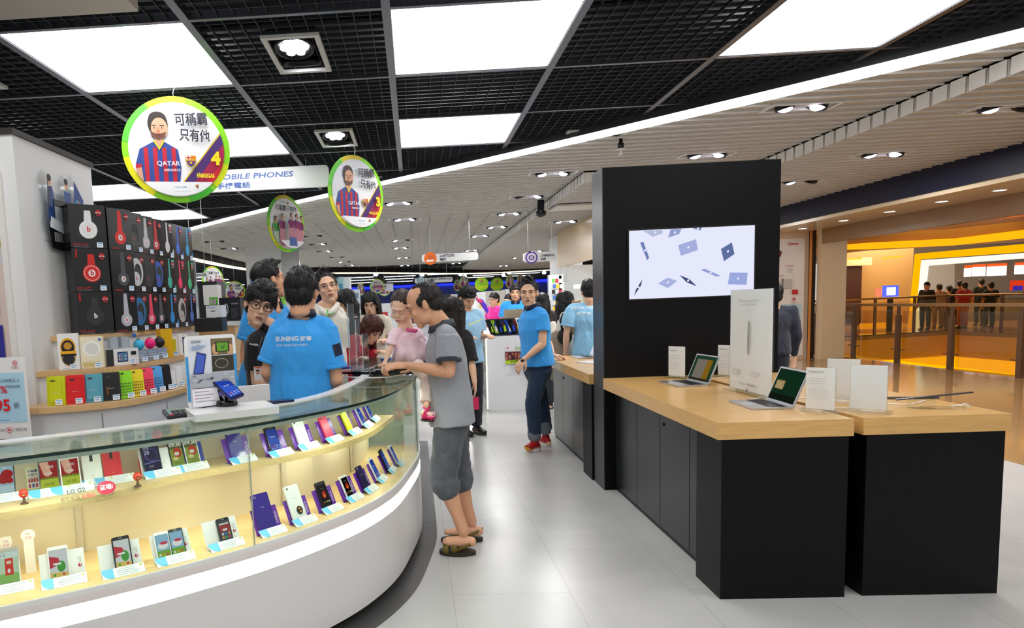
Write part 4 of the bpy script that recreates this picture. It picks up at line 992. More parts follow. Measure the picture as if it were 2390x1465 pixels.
# ================================================================== left pillar and accessory shelves
PX0, PY0, PY1 = -2.0, 3.43, 4.27
f = MB(); f.box(-4.2, PX0, PY0, PY1, 0, 2.44, mat('dfdfdf', .45)); struct(f, 'wall_pillar')
f = MB(); f.box(-4.2, PX0+.012, PY0-.012, PY1+.012, 2.44, 2.47, mat('2a2622', .5)); struct(f, 'trim_8')
# framed poster on the pillar face
po = thing('wall_poster', 'tall framed football poster on the white pillar, cut by the left edge of the photo', 'poster', (-3.0, PY0-.02, 1.0))
m = MB(); m.rbox(0, .93, 0, .02, .02, 1.3, mat('e4e0dc', .35), .05, None, 4, 'y'); part(m, 'frame', po)
a = Art(.0008); W1 = .9
a.rect(.04, .05, W1, 1.2, 'd8c4bc'); a.rect(.04, .86, W1, 1.17, 'e8b878'); a.rect(.04, .79, W1, .87, 'c8c8cc'); a.rect(.04, .88, W1, .93, '74a428')
a.rect(.80, .94, .815, 1.0, 'b02c40'); a.rect(.825, .94, .84, 1.0, 'b02c40'); a.rect(.79, .98, .87, 1.03, '5a78c0'); a.rect(.785, 1.03, .87, 1.13, 'b82c44')
for i in range(4): a.rect(.79+i*.022, 1.03, .80+i*.022, 1.13, '3c4c90')
a.ellp(.83, 1.155, .022, .026, 'c89070'); a.ellp(.83, 1.17, .022, .015, '2c2018')
a.rect(.74, .30, .875, .48, '2c2a90'); a.rect(.74, .30, .845, .48, 'b8282c'); a.poly([(.77, .30), (.8, .30), (.83, .48), (.8, .48)], 'e0a028'); a.ellp(.83, .4, .02, .024, 'e8b030')
a.rect(.82, .53, .865, .66, '2a2880')
a.text('球迷毛巾', .78, .24, '5a5050', h=.02); a.text('限量發售 送完即止', .66, .17, '6a6060', h=.012)
o = a.build('print', po); o.location.y = -.001
ib = thing('bank_offer_poster', 'white and pale blue offer poster with a red 5 beside the pillar', 'poster', (A(62, 900, 3.18).x-.5, 3.18, A(62, 1022, 3.18).z))
m = MB(); m.box(0, .50, 0, .006, 0, .40, mat('f2f0f0', .4)); part(m, 'board', ib)
a = Art(.0006); a.rect(0, .08, .49, .325, 'b4dcf4')
a.text('ICBC', .435, .343, 'a06060', w=.035, bold=.01); a.ellp(.452, .372, .013, .013, 'd85060'); a.ellp(.452, .372, .010, .010, 'f2f0f0'); a.rect(.446, .366, .458, .378, 'd85060'); a.rect(.451, .362, .453, .382, 'f2f0f0')
a.text('購物滿$5,000或以上', .30, .278, '4a4a60', w=.17); a.text('5%', .345, .225, 'd82838', h=.038, bold=.02); a.text('現金回贈', .405, .25, '4a4a60', w=.065); a.text('95', .335, .135, 'e02030', h=.062, bold=.03); a.text('折', .43, .15, '303040', h=.03)
a.lines(.2, .095, .47, 1, .01, '7098c0', .003); a.ellp(.395, .045, .014, .014, 'd85060'); a.ellp(.395, .045, .011, .011, 'f2f0f0'); a.rect(.389, .039, .401, .051, 'd85060'); a.text('工銀亞洲', .415, .037, '403840', w=.07); a.text('ICBC', .34, .038, '605058', h=.014)
o = a.build('print', ib); o.location.y = -.001
ibs = MB(); ibs.box(.2, .3, .0, .05, -A(62, 1022, 3.18).z, 0, mat('d8d8d8', .4)); part(ibs, 'stand', ib)
# cut-out picture fixed to the pillar's side
cu = thing('cutout_sign', 'clear-edged cut-out sign of two people with a tablet on the pillar side', 'sign', (PX0+.02, 3.61, 1.92), PI/2)
m = MB(); m.prism([(0, 0), (.5, 0), (.5, .004), (0, .004)], 0, .01, ACRYL)
pts = [(.02, .02), (.0, .1), (.03, .2), (-.01, .3), (.0, .36), (.04, .39), (.08, .37), (.09, .3), (.2, .27), (.21, .36), (.25, .40), (.29, .37), (.35, .42), (.46, .28), (.42, .1), (.4, .0), (.2, -.06), (.08, -.05)]
m.faces([(x, 0, z) for x, z in pts]+[(x, .006, z) for x, z in pts], [tuple(range(18)), tuple(range(35, 17, -1))]+[(i, (i+1) % 18, 18+(i+1) % 18, 18+i) for i in range(18)], ACRYL); part(m, 'clear_plate', cu)
a = Art(.0006)
a.poly([(.05, .1), (.4, .08), (.4, -.01), (.2, -.04), (.07, -.03)], '14141a'); a.rect(.1, .01, .34, .06, 'c8c8cc')
for i in range(12): a.rect(.11+i*.018, .012, .116+i*.018, .058, '303038')
a.poly([(.04, .12), (.1, .1), (.12, .25), (.1, .31), (.05, .3)], '2c4c8c'); a.poly([(.04, .2), (.07, .16), (.09, .3), (.05, .3)], '1c2c50'); a.ellp(.075, .335, .02, .027, 'd8a080'); a.ellp(.072, .35, .022, .02, '241c1c'); a.poly([(.05, .33), (.06, .36), (.06, .29), (.05, .28)], '241c1c')
a.poly([(.22, .1), (.28, .1), (.3, .3), (.22, .3)], '2c4c8c'); a.ellp(.25, .34, .02, .027, 'd8a080'); a.ellp(.25, .357, .021, .018, '18161a')
a.rect(.1, .2, .24, .24, '282830'); a.rect(.1, .1, .23, .2, 'b8bcc4')
a.poly([(.3, .1), (.4, .05), (.44, .28), (.34, .38)], '1c3c88'); a.ellp(.37, .22, .04, .05, '3cb0c8'); a.ellp(.37, .22, .028, .038, '1c3c88'); a.poly([(.37, .27), (.4, .25), (.39, .22), (.375, .255)], 'e04050')
a.poly([(.03, .08), (.2, .05), (.42, .07), (.41, .11), (.2, .1), (.05, .14)], 'dde4ea')
o = a.build('print', cu); o.location.y = -.0065

SHC = curve([(-2.03, 3.28), (-1.86, 3.29), (-1.68, 3.36), (-1.54, 3.47), (-1.45, 3.66), (-1.39, 4.05), (-1.36, 4.6), (-1.34, 5.25)], 40)
sh_ = thing('accessory_shelving', 'curved white cabinet with three stepped maple shelves beside the pillar', 'shelving', (0, 0, 0))
def so(d): return offset(SHC, d)
WS = wood('d9b27e')
m = MB(); m.strip(so(.03), so(.6), 0, 1.025, mat('d6d8dc', .35)); part(m, 'cabinet_base', sh_)
for i in (7, 15, 24, 32):
    p, q = so(.029)[i], so(.027)[i]; t_ = (SHC[i+1]-SHC[i]).normalized()
    m = MB(); m.box(-.003, .003, -.002, .004, .05, 1.0, mat('8a8c90', .5), Matrix.Translation((p.x, p.y, 0)) @ Matrix.Rotation(math.atan2(t_.y, t_.x), 4, 'Z')); part(m, 'door_gap', sh_)
m = MB(); m.strip(so(.0), so(.3), 1.025, 1.056, WS); part(m, 'shelf', sh_)
m = MB(); m.strip(so(.19), so(.6), 1.056, 1.20, mat('e6e7e9', .35)); part(m, 'riser', sh_)
m = MB(); m.strip(so(.17), so(.5), 1.198, 1.226, WS); part(m, 'shelf', sh_)
m = MB(); m.strip(so(.36), so(.62), 1.226, 1.38, mat('e6e7e9', .35)); part(m, 'riser', sh_)
m = MB(); m.strip(so(.34), so(.66), 1.378, 1.405, WS); part(m, 'shelf', sh_)
def on_shelf(px, py, z):     # a place on a stepped shelf, in front of the riser behind it
    d = .05 if z < 1.1 else .195 if z < 1.3 else .22 if z < 1.35 else .37
    c = offset(SHC, d); i = min(range(len(c)), key=lambda i: abs(PX((c[i].x, c[i].y, z))[0]-px) + (50 if i < 1 else 0)); i = min(max(i, 1), 38)
    j = i+1 if PX((c[i].x, c[i].y, z))[0] < px else i-1
    a_, b_ = PX((c[i].x, c[i].y, z))[0], PX((c[j].x, c[j].y, z))[0]; q = c[i].lerp(c[j], min(1, max(0, (px-a_)/(b_-a_+1e-9))))
    t = (SHC[i+1]-SHC[i-1]).normalized()
    return Vector((q.x, q.y, z)), math.atan2(t.y, t.x)
def ptag(t_, x, z, y=-.004, w_=.035):
    m = MB(); m.box(x, x+w_, y-.001, y, z, z+.028, mat('f4f8fc', .4)); tg = part(m, 'price_tag', t_)
    a = Art(.0004); a.rect(x+.003, z+.019, x+w_-.003, z+.024, '5aa8e8'); a.rect(x+.006, z+.008, x+w_-.008, z+.013, '8ab4e0'); o = a.build('tag_print', tg); o.location.y = y-.0015
# phone case packs on the lowest shelf
def case_pack(px, py, c, lab, kind, w_=.090, h_=.150):
    p, rz = on_shelf(px, py, 1.057); rz *= .55
    f_ = Vector((-math.sin(rz), math.cos(rz))); p = p+Vector((f_.x, f_.y, 0))*.02
    t_ = thing('phone_case_pack', lab, 'phone case', (p.x, p.y, 1.057), rz, 'phone cases along the lowest maple shelf')
    T = Matrix.Rotation(rad(-8), 4, 'X')
    if kind == 'pack':
        m = MB(); m.rbox(-w_/2, w_/2, 0, .018, 0, h_, mat(c, .3), .004, T, 2, 'y'); part(m, 'package', t_)
        m = MB(); m.rbox(-w_*.36, w_*.36, -.006, 0, .015, h_*.94, mat(c, .18), .009, T, 3, 'y'); q = part(m, 'case', t_)
        a = Art(.0003); a.rbox_ = 0; a.ellp(-w_*.14, h_*.84, .013, .0055, '5c5c20' if c == 'c9cf10' else '302c2c'); a.text('iPhone case', 0, h_*.42, 'e8e8e8', w=.03, center=True)
        if c == '1c1c1e': a.poly([(-.022, .03), (-.016, .034), (-.018, .07), (-.024, .08)], '8a5010')
        o = a.build('print', q); o.matrix_basis = T @ Matrix.Translation((0, -.0065, 0))
    else:
        m = MB(); m.rbox(-.037, .037, -.006, .012, 0, h_, mat(c, .25), .012, T, 3, 'y'); q = part(m, 'case', t_)
        a = Art(.0003); a.ellp(-.012, h_*.9, .009, .005, '404828' if c != '15151a' else '3a3a40')
        if kind == 'holes':
            for i in range(5):
                for j in range(6): a.ellp(-.024+j*.0098, .02+i*.0150, .0031, .0036, '3a4420' if c in ('8ee21c', 'f2d820') else '4a2030' if c == 'fa4468' else '1c3a5c', None, 10)
        o = a.build('print', q); o.matrix_basis = T @ Matrix.Translation((0, -.0065, 0))
    ptag(t_, w_*.05, .004, -.02)
for q in ((128, 944, 'c9cf10', 'lime yellow phone case pack, first on the lowest maple shelf', 'pack'), (175, 941, 'd8141c', 'red phone case pack on the lowest maple shelf', 'pack'), (218, 936, '5aa2b8', 'teal blue phone case pack on the lowest maple shelf', 'pack'), (262, 928, '1c1c1e', 'black phone case pack on the lowest maple shelf', 'pack'),
          (297, 924, '8ee21c', 'bright green perforated phone case on the lowest maple shelf', 'holes'), (325, 920, 'f2d820', 'yellow perforated phone case on the lowest maple shelf', 'holes'), (350, 915, 'fa4468', 'coral pink perforated phone case on the lowest maple shelf', 'holes'), (372, 911, '5aa8ec', 'light blue perforated phone case on the lowest maple shelf', 'holes'), (392, 907, '15151a', 'slim black phone case, last before the white boxes', 'plain')): case_pack(*q)
def simple_box(name, lab, cat, px, py, z, w_, h_, d_, c, draw=None, group=None, tagx=None, rz=None, r=.3, onto=None):
    w_ *= 1.16; h_ *= 1.14
    p, rz_ = on_shelf(px, py, z); rz_ = rz_*.6 if rz is None else rz
    f_ = Vector((-math.sin(rz_), math.cos(rz_)))
    t_ = thing(name, lab, cat, (p.x, p.y, z), rz_, group)
    m = MB(); m.box(-w_/2, w_/2, 0, d_, 0, h_, mat(c, r) if isinstance(c, str) else c); part(m, 'box', t_)
    if draw:
        a = Art(.0004); draw(a, w_, h_); o = a.build('print', t_); o.location.y = -.0006
    if tagx is not None: ptag(t_, tagx, .003)
    return t_
for px, py, h_, nn in ((404, 902, .09, 'first'), (420, 897, .11, 'second'), (434, 892, .1, 'third')):
    simple_box('cable_box', 'small white accessory box, %s after the black case on the lowest maple shelf' % nn, 'box', px, py, 1.057, .035, h_, .05, 'eceef0', None, 'white accessory boxes on the lowest maple shelf', -.005)
# second shelf
def cablepack(a, w_, h_):
    a.rect(-w_*.45, .002, w_*.45, h_-.002, 'eeeeec'); a.ellp(0, h_*.62, w_*.38, h_*.26, 'f0a81c'); a.ellp(0, h_*.4, w_*.38, h_*.3, 'c8a870'); a.ellp(0, h_*.62, w_*.32, h_*.2, '181818'); a.ellp(0, h_*.66, w_*.2, h_*.1, 'c89030'); a.ellp(0, h_*.3, w_*.3, h_*.16, '26262a')
    a.rect(-w_*.38, h_*.44, w_*.4, h_*.52, 'f2b01c'); a.rect(-w_*.36, h_*.38, w_*.4, h_*.44, '1a1a1a'); a.text('Monster Cable', 0, h_*.03, '3a78c8', w=w_*.6, center=True)
def dockpack(a, w_, h_):
    a.rect(-w_*.46, .004, w_*.46, h_*.97, 'ece2c8'); a.ellp(0, h_*.62, w_*.37, h_*.24, 'f8f8f4'); a.ellp(0, h_*.62, w_*.3, h_*.18, 'dcdcd8'); a.rect(-w_*.42, .006, w_*.3, h_*.22, 'd8c890'); a.text('BT100M', -w_*.38, h_*.08, 'a89860', w=w_*.5); a.ellp(w_*.36, h_*.9, .007, .008, '2c70c0')
def tabletbox(a, w_, h_):
    a.rect(-w_/2, 0, -w_*.28, h_, '2a2c30'); a.rect(-w_*.16, h_*.2, w_*.16, h_*.82, '101014'); a.rect(-w_*.14, h_*.26, w_*.14, h_*.76, '4a7ab8')
    for i in range(8): a.rect(-w_*.12+(i % 4)*w_*.065, h_*(.32+.2*(i//4)), -w_*.09+(i % 4)*w_*.065, h_*(.42+.2*(i//4)), ('f0c050', 'e86050', '58b060', 'd0d8e8')[i % 4])
    a.rect(w_*.26, h_*.6, w_*.42, h_*.82, '101014')
simple_box('cable_pack', 'white and yellow cable blister pack at the start of the middle maple shelf', 'package', 163, 853, 1.227, .088, .17, .03, 'f0f0ee', cablepack, None, .005)
simple_box('router_pack', 'cream boxed white round device on the middle maple shelf', 'package', 218, 852, 1.227, .1, .15, .06, 'e8ddc0', dockpack, None, .01)
simple_box('tablet_speaker_box', 'white box printed with a tablet computer on the middle maple shelf', 'box', 288, 846, 1.227, .155, .08, .09, 'dfe0e4', tabletbox, None, .035)
t_ = simple_box('speaker_blister', 'clear blister of silver speakers stacked on the tablet-printed box', 'package', 284, 812, 1.320, .15, .09, .08, ACRYL, None)
for x in (-.035, .03):
    m = MB(); m.rbox(x-.025, x+.025, .01, .06, .004, .065, mat('b4bac4', .25, .4), .008); part(m, 'speaker', t_)
m = MB(); m.ell((.075, -.004, .07), (.013, .003, .013), mat('2c60b0', .4)); part(m, 'sticker', t_)
for px, py, c, lb in ((332, 838, '38b0d8', 'sky blue ball speaker in a grey box'), (358, 832, 'f01878', 'hot pink ball speaker in a grey box'), (380, 826, '2a2028', 'black ball speaker in a grey box')):
    t_ = simple_box('ball_speaker_pack', lb+' on the middle maple shelf', 'speaker', px, py, 1.227, .058, .06, .05, '8e98a8', lambda a, w_, h_: (a.lines(-w_*.4, h_*.8, w_*.4, 3, .014, 'c8d4e4', .004), a.text('Bluetooth', 0, h_*.75, '5a90d0', w=w_*.5, center=True)), 'ball speakers on the middle maple shelf', .0)
    m = MB(); m.ell((0, .025, .102), (.033, .033, .033), mat(c, .3)); sp = part(m, 'ball', t_)
    m = MB(); m.lathe([(.012, 0), (.01, .006)], (0, .025, .131), mat('202428', .4), 12); part(m, 'control_cap', sp)
simple_box('phone_box', 'white box with a yellow phone printed on it, right of the ball speakers', 'box', 405, 822, 1.227, .06, .115, .04, 'f0efe8', lambda a, w_, h_: (a.rect(-w_*.4, .01, -w_*.05, h_*.3, '5ab428'), a.rect(-w_*.1, .01, w_*.35, h_*.85, 'd8c81c')), None, .0)
simple_box('phone_box', 'white box printed with a dark blue phone, ending the middle maple shelf', 'box', 430, 815, 1.227, .06, .12, .04, 'f4f2f0', lambda a, w_, h_: (a.rect(-w_*.1, .01, w_*.3, h_*.85, '1c3058'), a.ellp(0, h_*.94, .003, .003, 'd02030')), None, .0)
simple_box('yellow_box', 'yellow boxed gadget behind the phone boxes', 'box', 392, 800, 1.227, .07, .16, .05, 'e8b41c', None)
for px, lb in ((358, 'black and yellow boxed battery pack, left of two on the shelf'), (378, 'black and yellow boxed battery pack, right of two on the shelf')):
    simple_box('battery_pack_box', lb, 'box', px, 775, 1.406, .045, .085, .04, '161412', lambda a, w_, h_: (a.rect(w_*.1, .0, w_*.5, h_, 'e8d014'), a.rect(w_*.14, h_*.1, w_*.46, h_*.8, '1c2430'), a.rect(-w_*.5, 0, w_*.5, h_*.06, 'e8d014')), 'battery packs under the headphone boxes')
# headphone boxes: three rows on the top shelf
def hp_box(loc, rz, w_, h_, c, lab, style, badge, group, tagc=True, d_=.13, base='1e1f22', inner=None):
    t_ = thing('headphone_box', lab, 'headphone box', loc, rz, group)
    m = MB(); m.box(-w_/2, w_/2, 0, d_, 0, h_, mat(base, .22)); part(m, 'carton', t_)
    a = Art(.0004)
    if style == 'studio':
        a.poly([(-.016, h_*.86), (.018, h_*.86), (.022, h_*.55), (-.022, h_*.55)], c); a.ellp(0, h_*.42, w_*.25, w_*.25, c); a.ellp(0, h_*.42, w_*.21, w_*.21, '1c1c1e' if c == '2c2d31' else 'ffffff'); a.ellp(0, h_*.42, w_*.2, w_*.2, c); a.ellp(0, h_*.42, .02, .02, 'e8e0e0' if c != '2c2d31' else '2c2d31')
        a.text('b', -.007, h_*.42-.012, 'd02028' if c == 'e4e4e4' else 'c01820' if c != '2c2d31' else 'f0f0f0', h=.03, bold=.03); a.text('beats studio', -w_*.44, h_*.06, 'c82028', w=w_*.4); a.lines(-w_*.44, h_*.04, 0, 2, .006, '8a8a8a', .0012)
        if c != 'e4e4e4': a.text('beats', -w_*.42, h_*.96, 'c82028', h=.016, rot=-PI/2, bold=.02)
    elif style == 'solo':
        a.poly([(-.01, h_*.95), (.012, h_*.95), (.02, h_*.4), (-.018, h_*.4)], c); a.ellp(0, h_*.3, w_*.24, w_*.24, c); a.ellp(0, h_*.3, .016, .018, 'e8e8e8'); a.text('b', -.005, h_*.3-.01, 'c82830', h=.022, bold=.03)
        a.lines(-w_*.4, h_*.05, 0, 2, .007, 'c82028', .002)
    elif style == 'over':
        a.ellp(0, h_*.5, w_*.36, h_*.36, c); a.ellp(.01, h_*.48, w_*.2, h_*.24, '24262a'); a.ellp(-.01, h_*.35, w_*.22, w_*.24, c); a.text('b', -.012, h_*.3, 'c82830', h=.02, bold=.03)
    elif style == 'slim':
        a.poly([(-.007, h_*.98), (.009, h_*.98), (.012, h_*.35), (-.009, h_*.35)], c); a.ellp(0, h_*.3, w_*.18, h_*.17, c); a.rect(w_*.2, h_*.72, w_*.42, h_*.95, c); a.poly([(w_*.15, 0), (w_*.48, 0), (w_*.48, h_*.26)], c)
    elif style == 'clear':
        a.rect(-w_*.4, h_*.05, w_*.4, h_*.95, c); a.ellp(0, h_*.4, w_*.22, h_*.2, 'c8ccd0')
    if badge: a.ellp(w_*.3, h_*.82, .016, .017, 'c01c24'); a.rect(w_*.3-.016, h_*.81, w_*.3+.016, h_*.826, 'f0e8e8'); a.ellp(w_*.3, h_*.775, .014, .01, '8a1c20')
    a.build('print', t_).location.y = -.0008
    if tagc: ptag(t_, w_*.2, .003, -.003, .034)
    return t_
HS = [(213, 3.78, 44, .20, 'first stack by the pillar'), (286, 3.98, 62, .165, 'second stack'), (318, 4.15, 72, .16, 'third stack'), (345, 4.31, 74, .155, 'fourth stack'), (368, 4.46, 76, .15, 'fifth stack'),
      (394, 4.64, 78, .15, 'sixth stack'), (418, 4.81, 80, .15, 'seventh stack'), (440, 4.97, 80, .15, 'eighth stack')]
ROW = ['top', 'middle', 'bottom']
SPEC = [[('e4e4e4', 'studio'), ('d0241c', 'studio'), ('2c2d31', 'studio')], [('e03030', 'solo'), ('4a4a50', 'solo'), ('b8b8c0', 'solo')], [('48504a', 'over'), ('d0d0d4', 'over'), ('2870a8', 'over')], [('c8c8c8', 'solo'), ('2c2e32', 'over'), ('f04060', 'solo')],
        [('c83038', 'solo'), ('2c58b0', 'over'), ('505056', 'solo')], [('d8d8dc', 'slim'), ('38b0a0', 'slim'), ('2c94d8', 'slim')], [('3c6cd8', 'slim'), ('f02c60', 'slim'), ('b8b4b0', 'over')], [('28a0dc', 'slim'), ('30b878', 'slim'), ('5a78b8', 'slim')]]
CNM = {'e4e4e4': 'white', 'd0241c': 'red', '2c2d31': 'black', 'e03030': 'bright red', '4a4a50': 'dark grey', 'b8b8c0': 'silver', '48504a': 'dark green', 'd0d0d4': 'pale silver', '2870a8': 'teal blue', 'c8c8c8': 'light grey', '2c2e32': 'charcoal', 'f04060': 'pink',
       'c83038': 'dull red', '2c58b0': 'royal blue', '505056': 'mid grey', 'd8d8dc': 'slim white', '38b0a0': 'turquoise', '2c94d8': 'azure', '3c6cd8': 'blue', 'f02c60': 'magenta', 'b8b4b0': 'greyish', '28a0dc': 'cyan', '30b878': 'green', '5a78b8': 'steel blue'}
for k, (px, Y, an, w_, nm) in enumerate(HS):
    q = A(px, 620, Y)
    for r in range(3):
        c, st = SPEC[k][r]; z = 1.406+(2-r)*.243
        hp_box((q.x, q.y, z), rad(an), w_, .24, c, 'black headphone box with %s headphones, %s row, %s' % (CNM[c], ROW[r], nm), st, True, 'headphone boxes stacked three high on the top shelf', r < 2 or k > 0)
t_ = thing('clear_package_stack', 'tall clear blister packs hanging at the end of the headphone boxes', 'package', (A(458, 690, 5.15).x, 5.15, 1.406), rad(75))
m = MB(); m.box(-.05, .05, 0, .03, 0, .58, ACRYL); part(m, 'blister', t_)
a = Art(.0005); a.rect(-.03, .02, .02, .5, 'a8acb0'); a.ellp(-.005, .1, .02, .05, 'd0d4d8'); a.ellp(0, .4, .012, .1, '5a5c60'); a.build('print', t_).location.y = -.001
# things on the end of the shelves
for (x0, x1, yt, yb, Y, c, nm, lb, dr) in ((455, 518, 741, 775, 4.6, '16181c', 'black_box', 'black glossy box below the small white boxes, behind the advert board', None), (482, 516, 712, 741, 4.65, 'e8eaee', 'earphone_box', 'white boxed earphones with blue lettering standing on the black box', lambda a, w_, h_: (a.text('PHILIPS', -w_*.4, h_*.75, '3c6cc0', w=w_*.5), a.rect(-w_*.2, h_*.5, w_*.1, h_*.56, '303030'))),
        (514, 560, 693, 748, 5.3, '1c1e24', 'headset_box', 'large black box printed with a white headset, behind the person with glasses', lambda a, w_, h_: (a.ellp(-w_*.18, h_*.5, w_*.1, h_*.24, 'c8ccd0'), a.ellp(-w_*.18, h_*.5, w_*.07, h_*.2, '1c1e24'), a.ellp(-w_*.22, h_*.4, w_*.06, h_*.13, 'e0e2e6'), a.text('GAMING', w_*.05, h_*.7, 'c8c8c8', w=w_*.35), a.lines(w_*.05, h_*.5, w_*.4, 5, h_*.09, '6a6c72', .004))),
        (476, 506, 664, 712, 5.45, 'dcdcda', 'hanging_card_rack', 'white hanging accessory cards with green lower labels', lambda a, w_, h_: (a.rect(-w_*.1, 0, w_*.5, h_*.38, '4ca828'), a.rect(-.02*w_, h_*.05, w_*.12, h_*.3, 'b890b8'), a.rect(w_*.22, h_*.05, w_*.36, h_*.3, 'b890b8')))):
    p0 = A(x0, yb, Y); p1 = A(x1, yt, Y); w_, h_ = p1.x-p0.x, p1.z-p0.z
    t_ = thing(nm, lb, 'box', ((p0.x+p1.x)/2, Y, p0.z)); m = MB(); m.box(-w_/2, w_/2, 0, .12, 0, h_, mat(c, .3)); part(m, 'box', t_)
    if dr: a = Art(.0005); dr(a, w_, h_); a.build('print', t_).location.y = -.001
    if nm == 'hanging_card_rack': m = MB(); m.box(-.02, .02, .02, .06, -p0.z, 0, mat('a8acb0', .3, .6)); part(m, 'post', t_)
p0 = A(505, 752, 5.35); p1 = A(560, 752, 5.35)
t_ = thing('maple_counter', 'maple-fronted low counter behind the person with glasses', 'counter', (p0.x-.3, 5.3, 0)); m = MB(); m.box(0, .46, 0, .5, 0, p0.z-.03, wood('d8b27c')); part(m, 'body', t_); m = MB(); m.box(-.02, .48, -.02, .52, p0.z-.03, p0.z-.005, mat('e0ddd8', .3)); part(m, 'countertop', t_)

# ================================================================== hanging signs
def ball_crest(a, x, z, s):
    a.poly([(x-s, z+s), (x+s, z+s), (x+s, z), (x+s*.6, z-s*.8), (x, z-s*1.2), (x-s*.6, z-s*.8), (x-s, z)], 'e0b020')
    a.rect(x-s*.9, z+s*.3, x, z+s*.92, 'f4f0f0'); a.rect(x-s*.55, z+s*.3, x-s*.35, z+s*.92, 'c82030'); a.rect(x-s*.9, z+s*.52, x, z+s*.7, 'c82030'); a.rect(x, z+s*.3, x+s*.9, z+s*.92, 'e8a020')
    for i in range(4): a.rect(x+s*(.1+i*.2), z+s*.3, x+s*(.2+i*.2), z+s*.92, 'd87018')
    a.rect(x-s*.9, z+s*.05, x+s*.9, z+s*.28, 'd8a828'); a.poly([(x-s*.85, z), (x+s*.85, z), (x+s*.5, z-s*.7), (x, z-s*1.05), (x-s*.5, z-s*.7)], '2c4aa0')
    for i in range(3): a.rect(x-s*.5+i*s*.38, z-s*.65, x-s*.32+i*s*.38, z, 'b02038')
    a.ellp(x, z-s*.4, s*.22, s*.22, 'e8b838')
def player(a, x, z, s, shirt=('2c4a98', 'c01c34'), skin='d8a080', hair='2a201c', beard=True):
    """bust: s = shoulder half-width; z = bottom"""
    cl = a.clip
    a.poly([(x-s, z), (x-s*1.1, z+s*.9), (x-s*.9, z+s*1.55), (x-s*.25, z+s*1.9), (x+s*.25, z+s*1.9), (x+s*.85, z+s*1.55), (x+s*.95, z+s*.7), (x+s*.85, z)], shirt[0])
    for i in range(4):
        u = x-s*.72+i*s*.42; a.poly([(u, z), (u+s*.2, z), (u+s*.2, z+s*(1.62)), (u, z+s*(1.62))], shirt[1])
    a.poly([(x-s*1.08, z), (x-s*.8, z), (x-s*.86, z+s*.75), (x-s*1.1, z+s*.7)], skin)
    a.poly([(x-s*1.12, z+s*.65), (x-s*.84, z+s*.7), (x-s*.84, z+s*.85), (x-s*1.12, z+s*.85)], shirt[1])
    a.poly([(x-s*.28, z+s*1.95), (x+s*.28, z+s*1.95), (x+s*.0, z+s*1.5)], 'e8c828'); a.poly([(x-s*.2, z+s*2.1), (x+s*.2, z+s*2.1), (x+s*.14, z+s*1.85), (x, z+s*1.65), (x-s*.14, z+s*1.85)], skin)
    a.ellp(x, z+s*2.72, s*.46, s*.55, hair); a.ellp(x, z+s*2.98, s*.4, s*.3, hair); a.ellp(x+.01, z+s*2.5, s*.38, s*.5, skin)
    if beard: a.poly([(x-s*.36, z+s*2.35), (x-s*.3, z+s*2.1), (x, z+s*1.97), (x+s*.3, z+s*2.1), (x+s*.36, z+s*2.35), (x+s*.15, z+s*2.28), (x-s*.12, z+s*2.28)], '6a4434')
    a.rect(x-s*.28, z+s*2.62, x-s*.08, z+s*2.66, '2c2018'); a.rect(x+s*.08, z+s*2.62, x+s*.28, z+s*2.66, '2c2018'); a.ellp(x-s*.17, z+s*2.55, s*.06, s*.03, 'f0e8e0'); a.ellp(x+s*.18, z+s*2.55, s*.06, s*.03, 'f0e8e0'); a.ellp(x-s*.17, z+s*2.55, s*.03, s*.03, '2c2018'); a.ellp(x+s*.18, z+s*2.55, s*.03, s*.03, '2c2018')
    a.poly([(x-s*.04, z+s*2.55), (x+s*.04, z+s*2.55), (x+s*.07, z+s*2.36), (x-s*.07, z+s*2.36)], 'c08868'); a.rect(x-s*.12, z+s*2.22, x+s*.12, z+s*2.26, 'a85848')
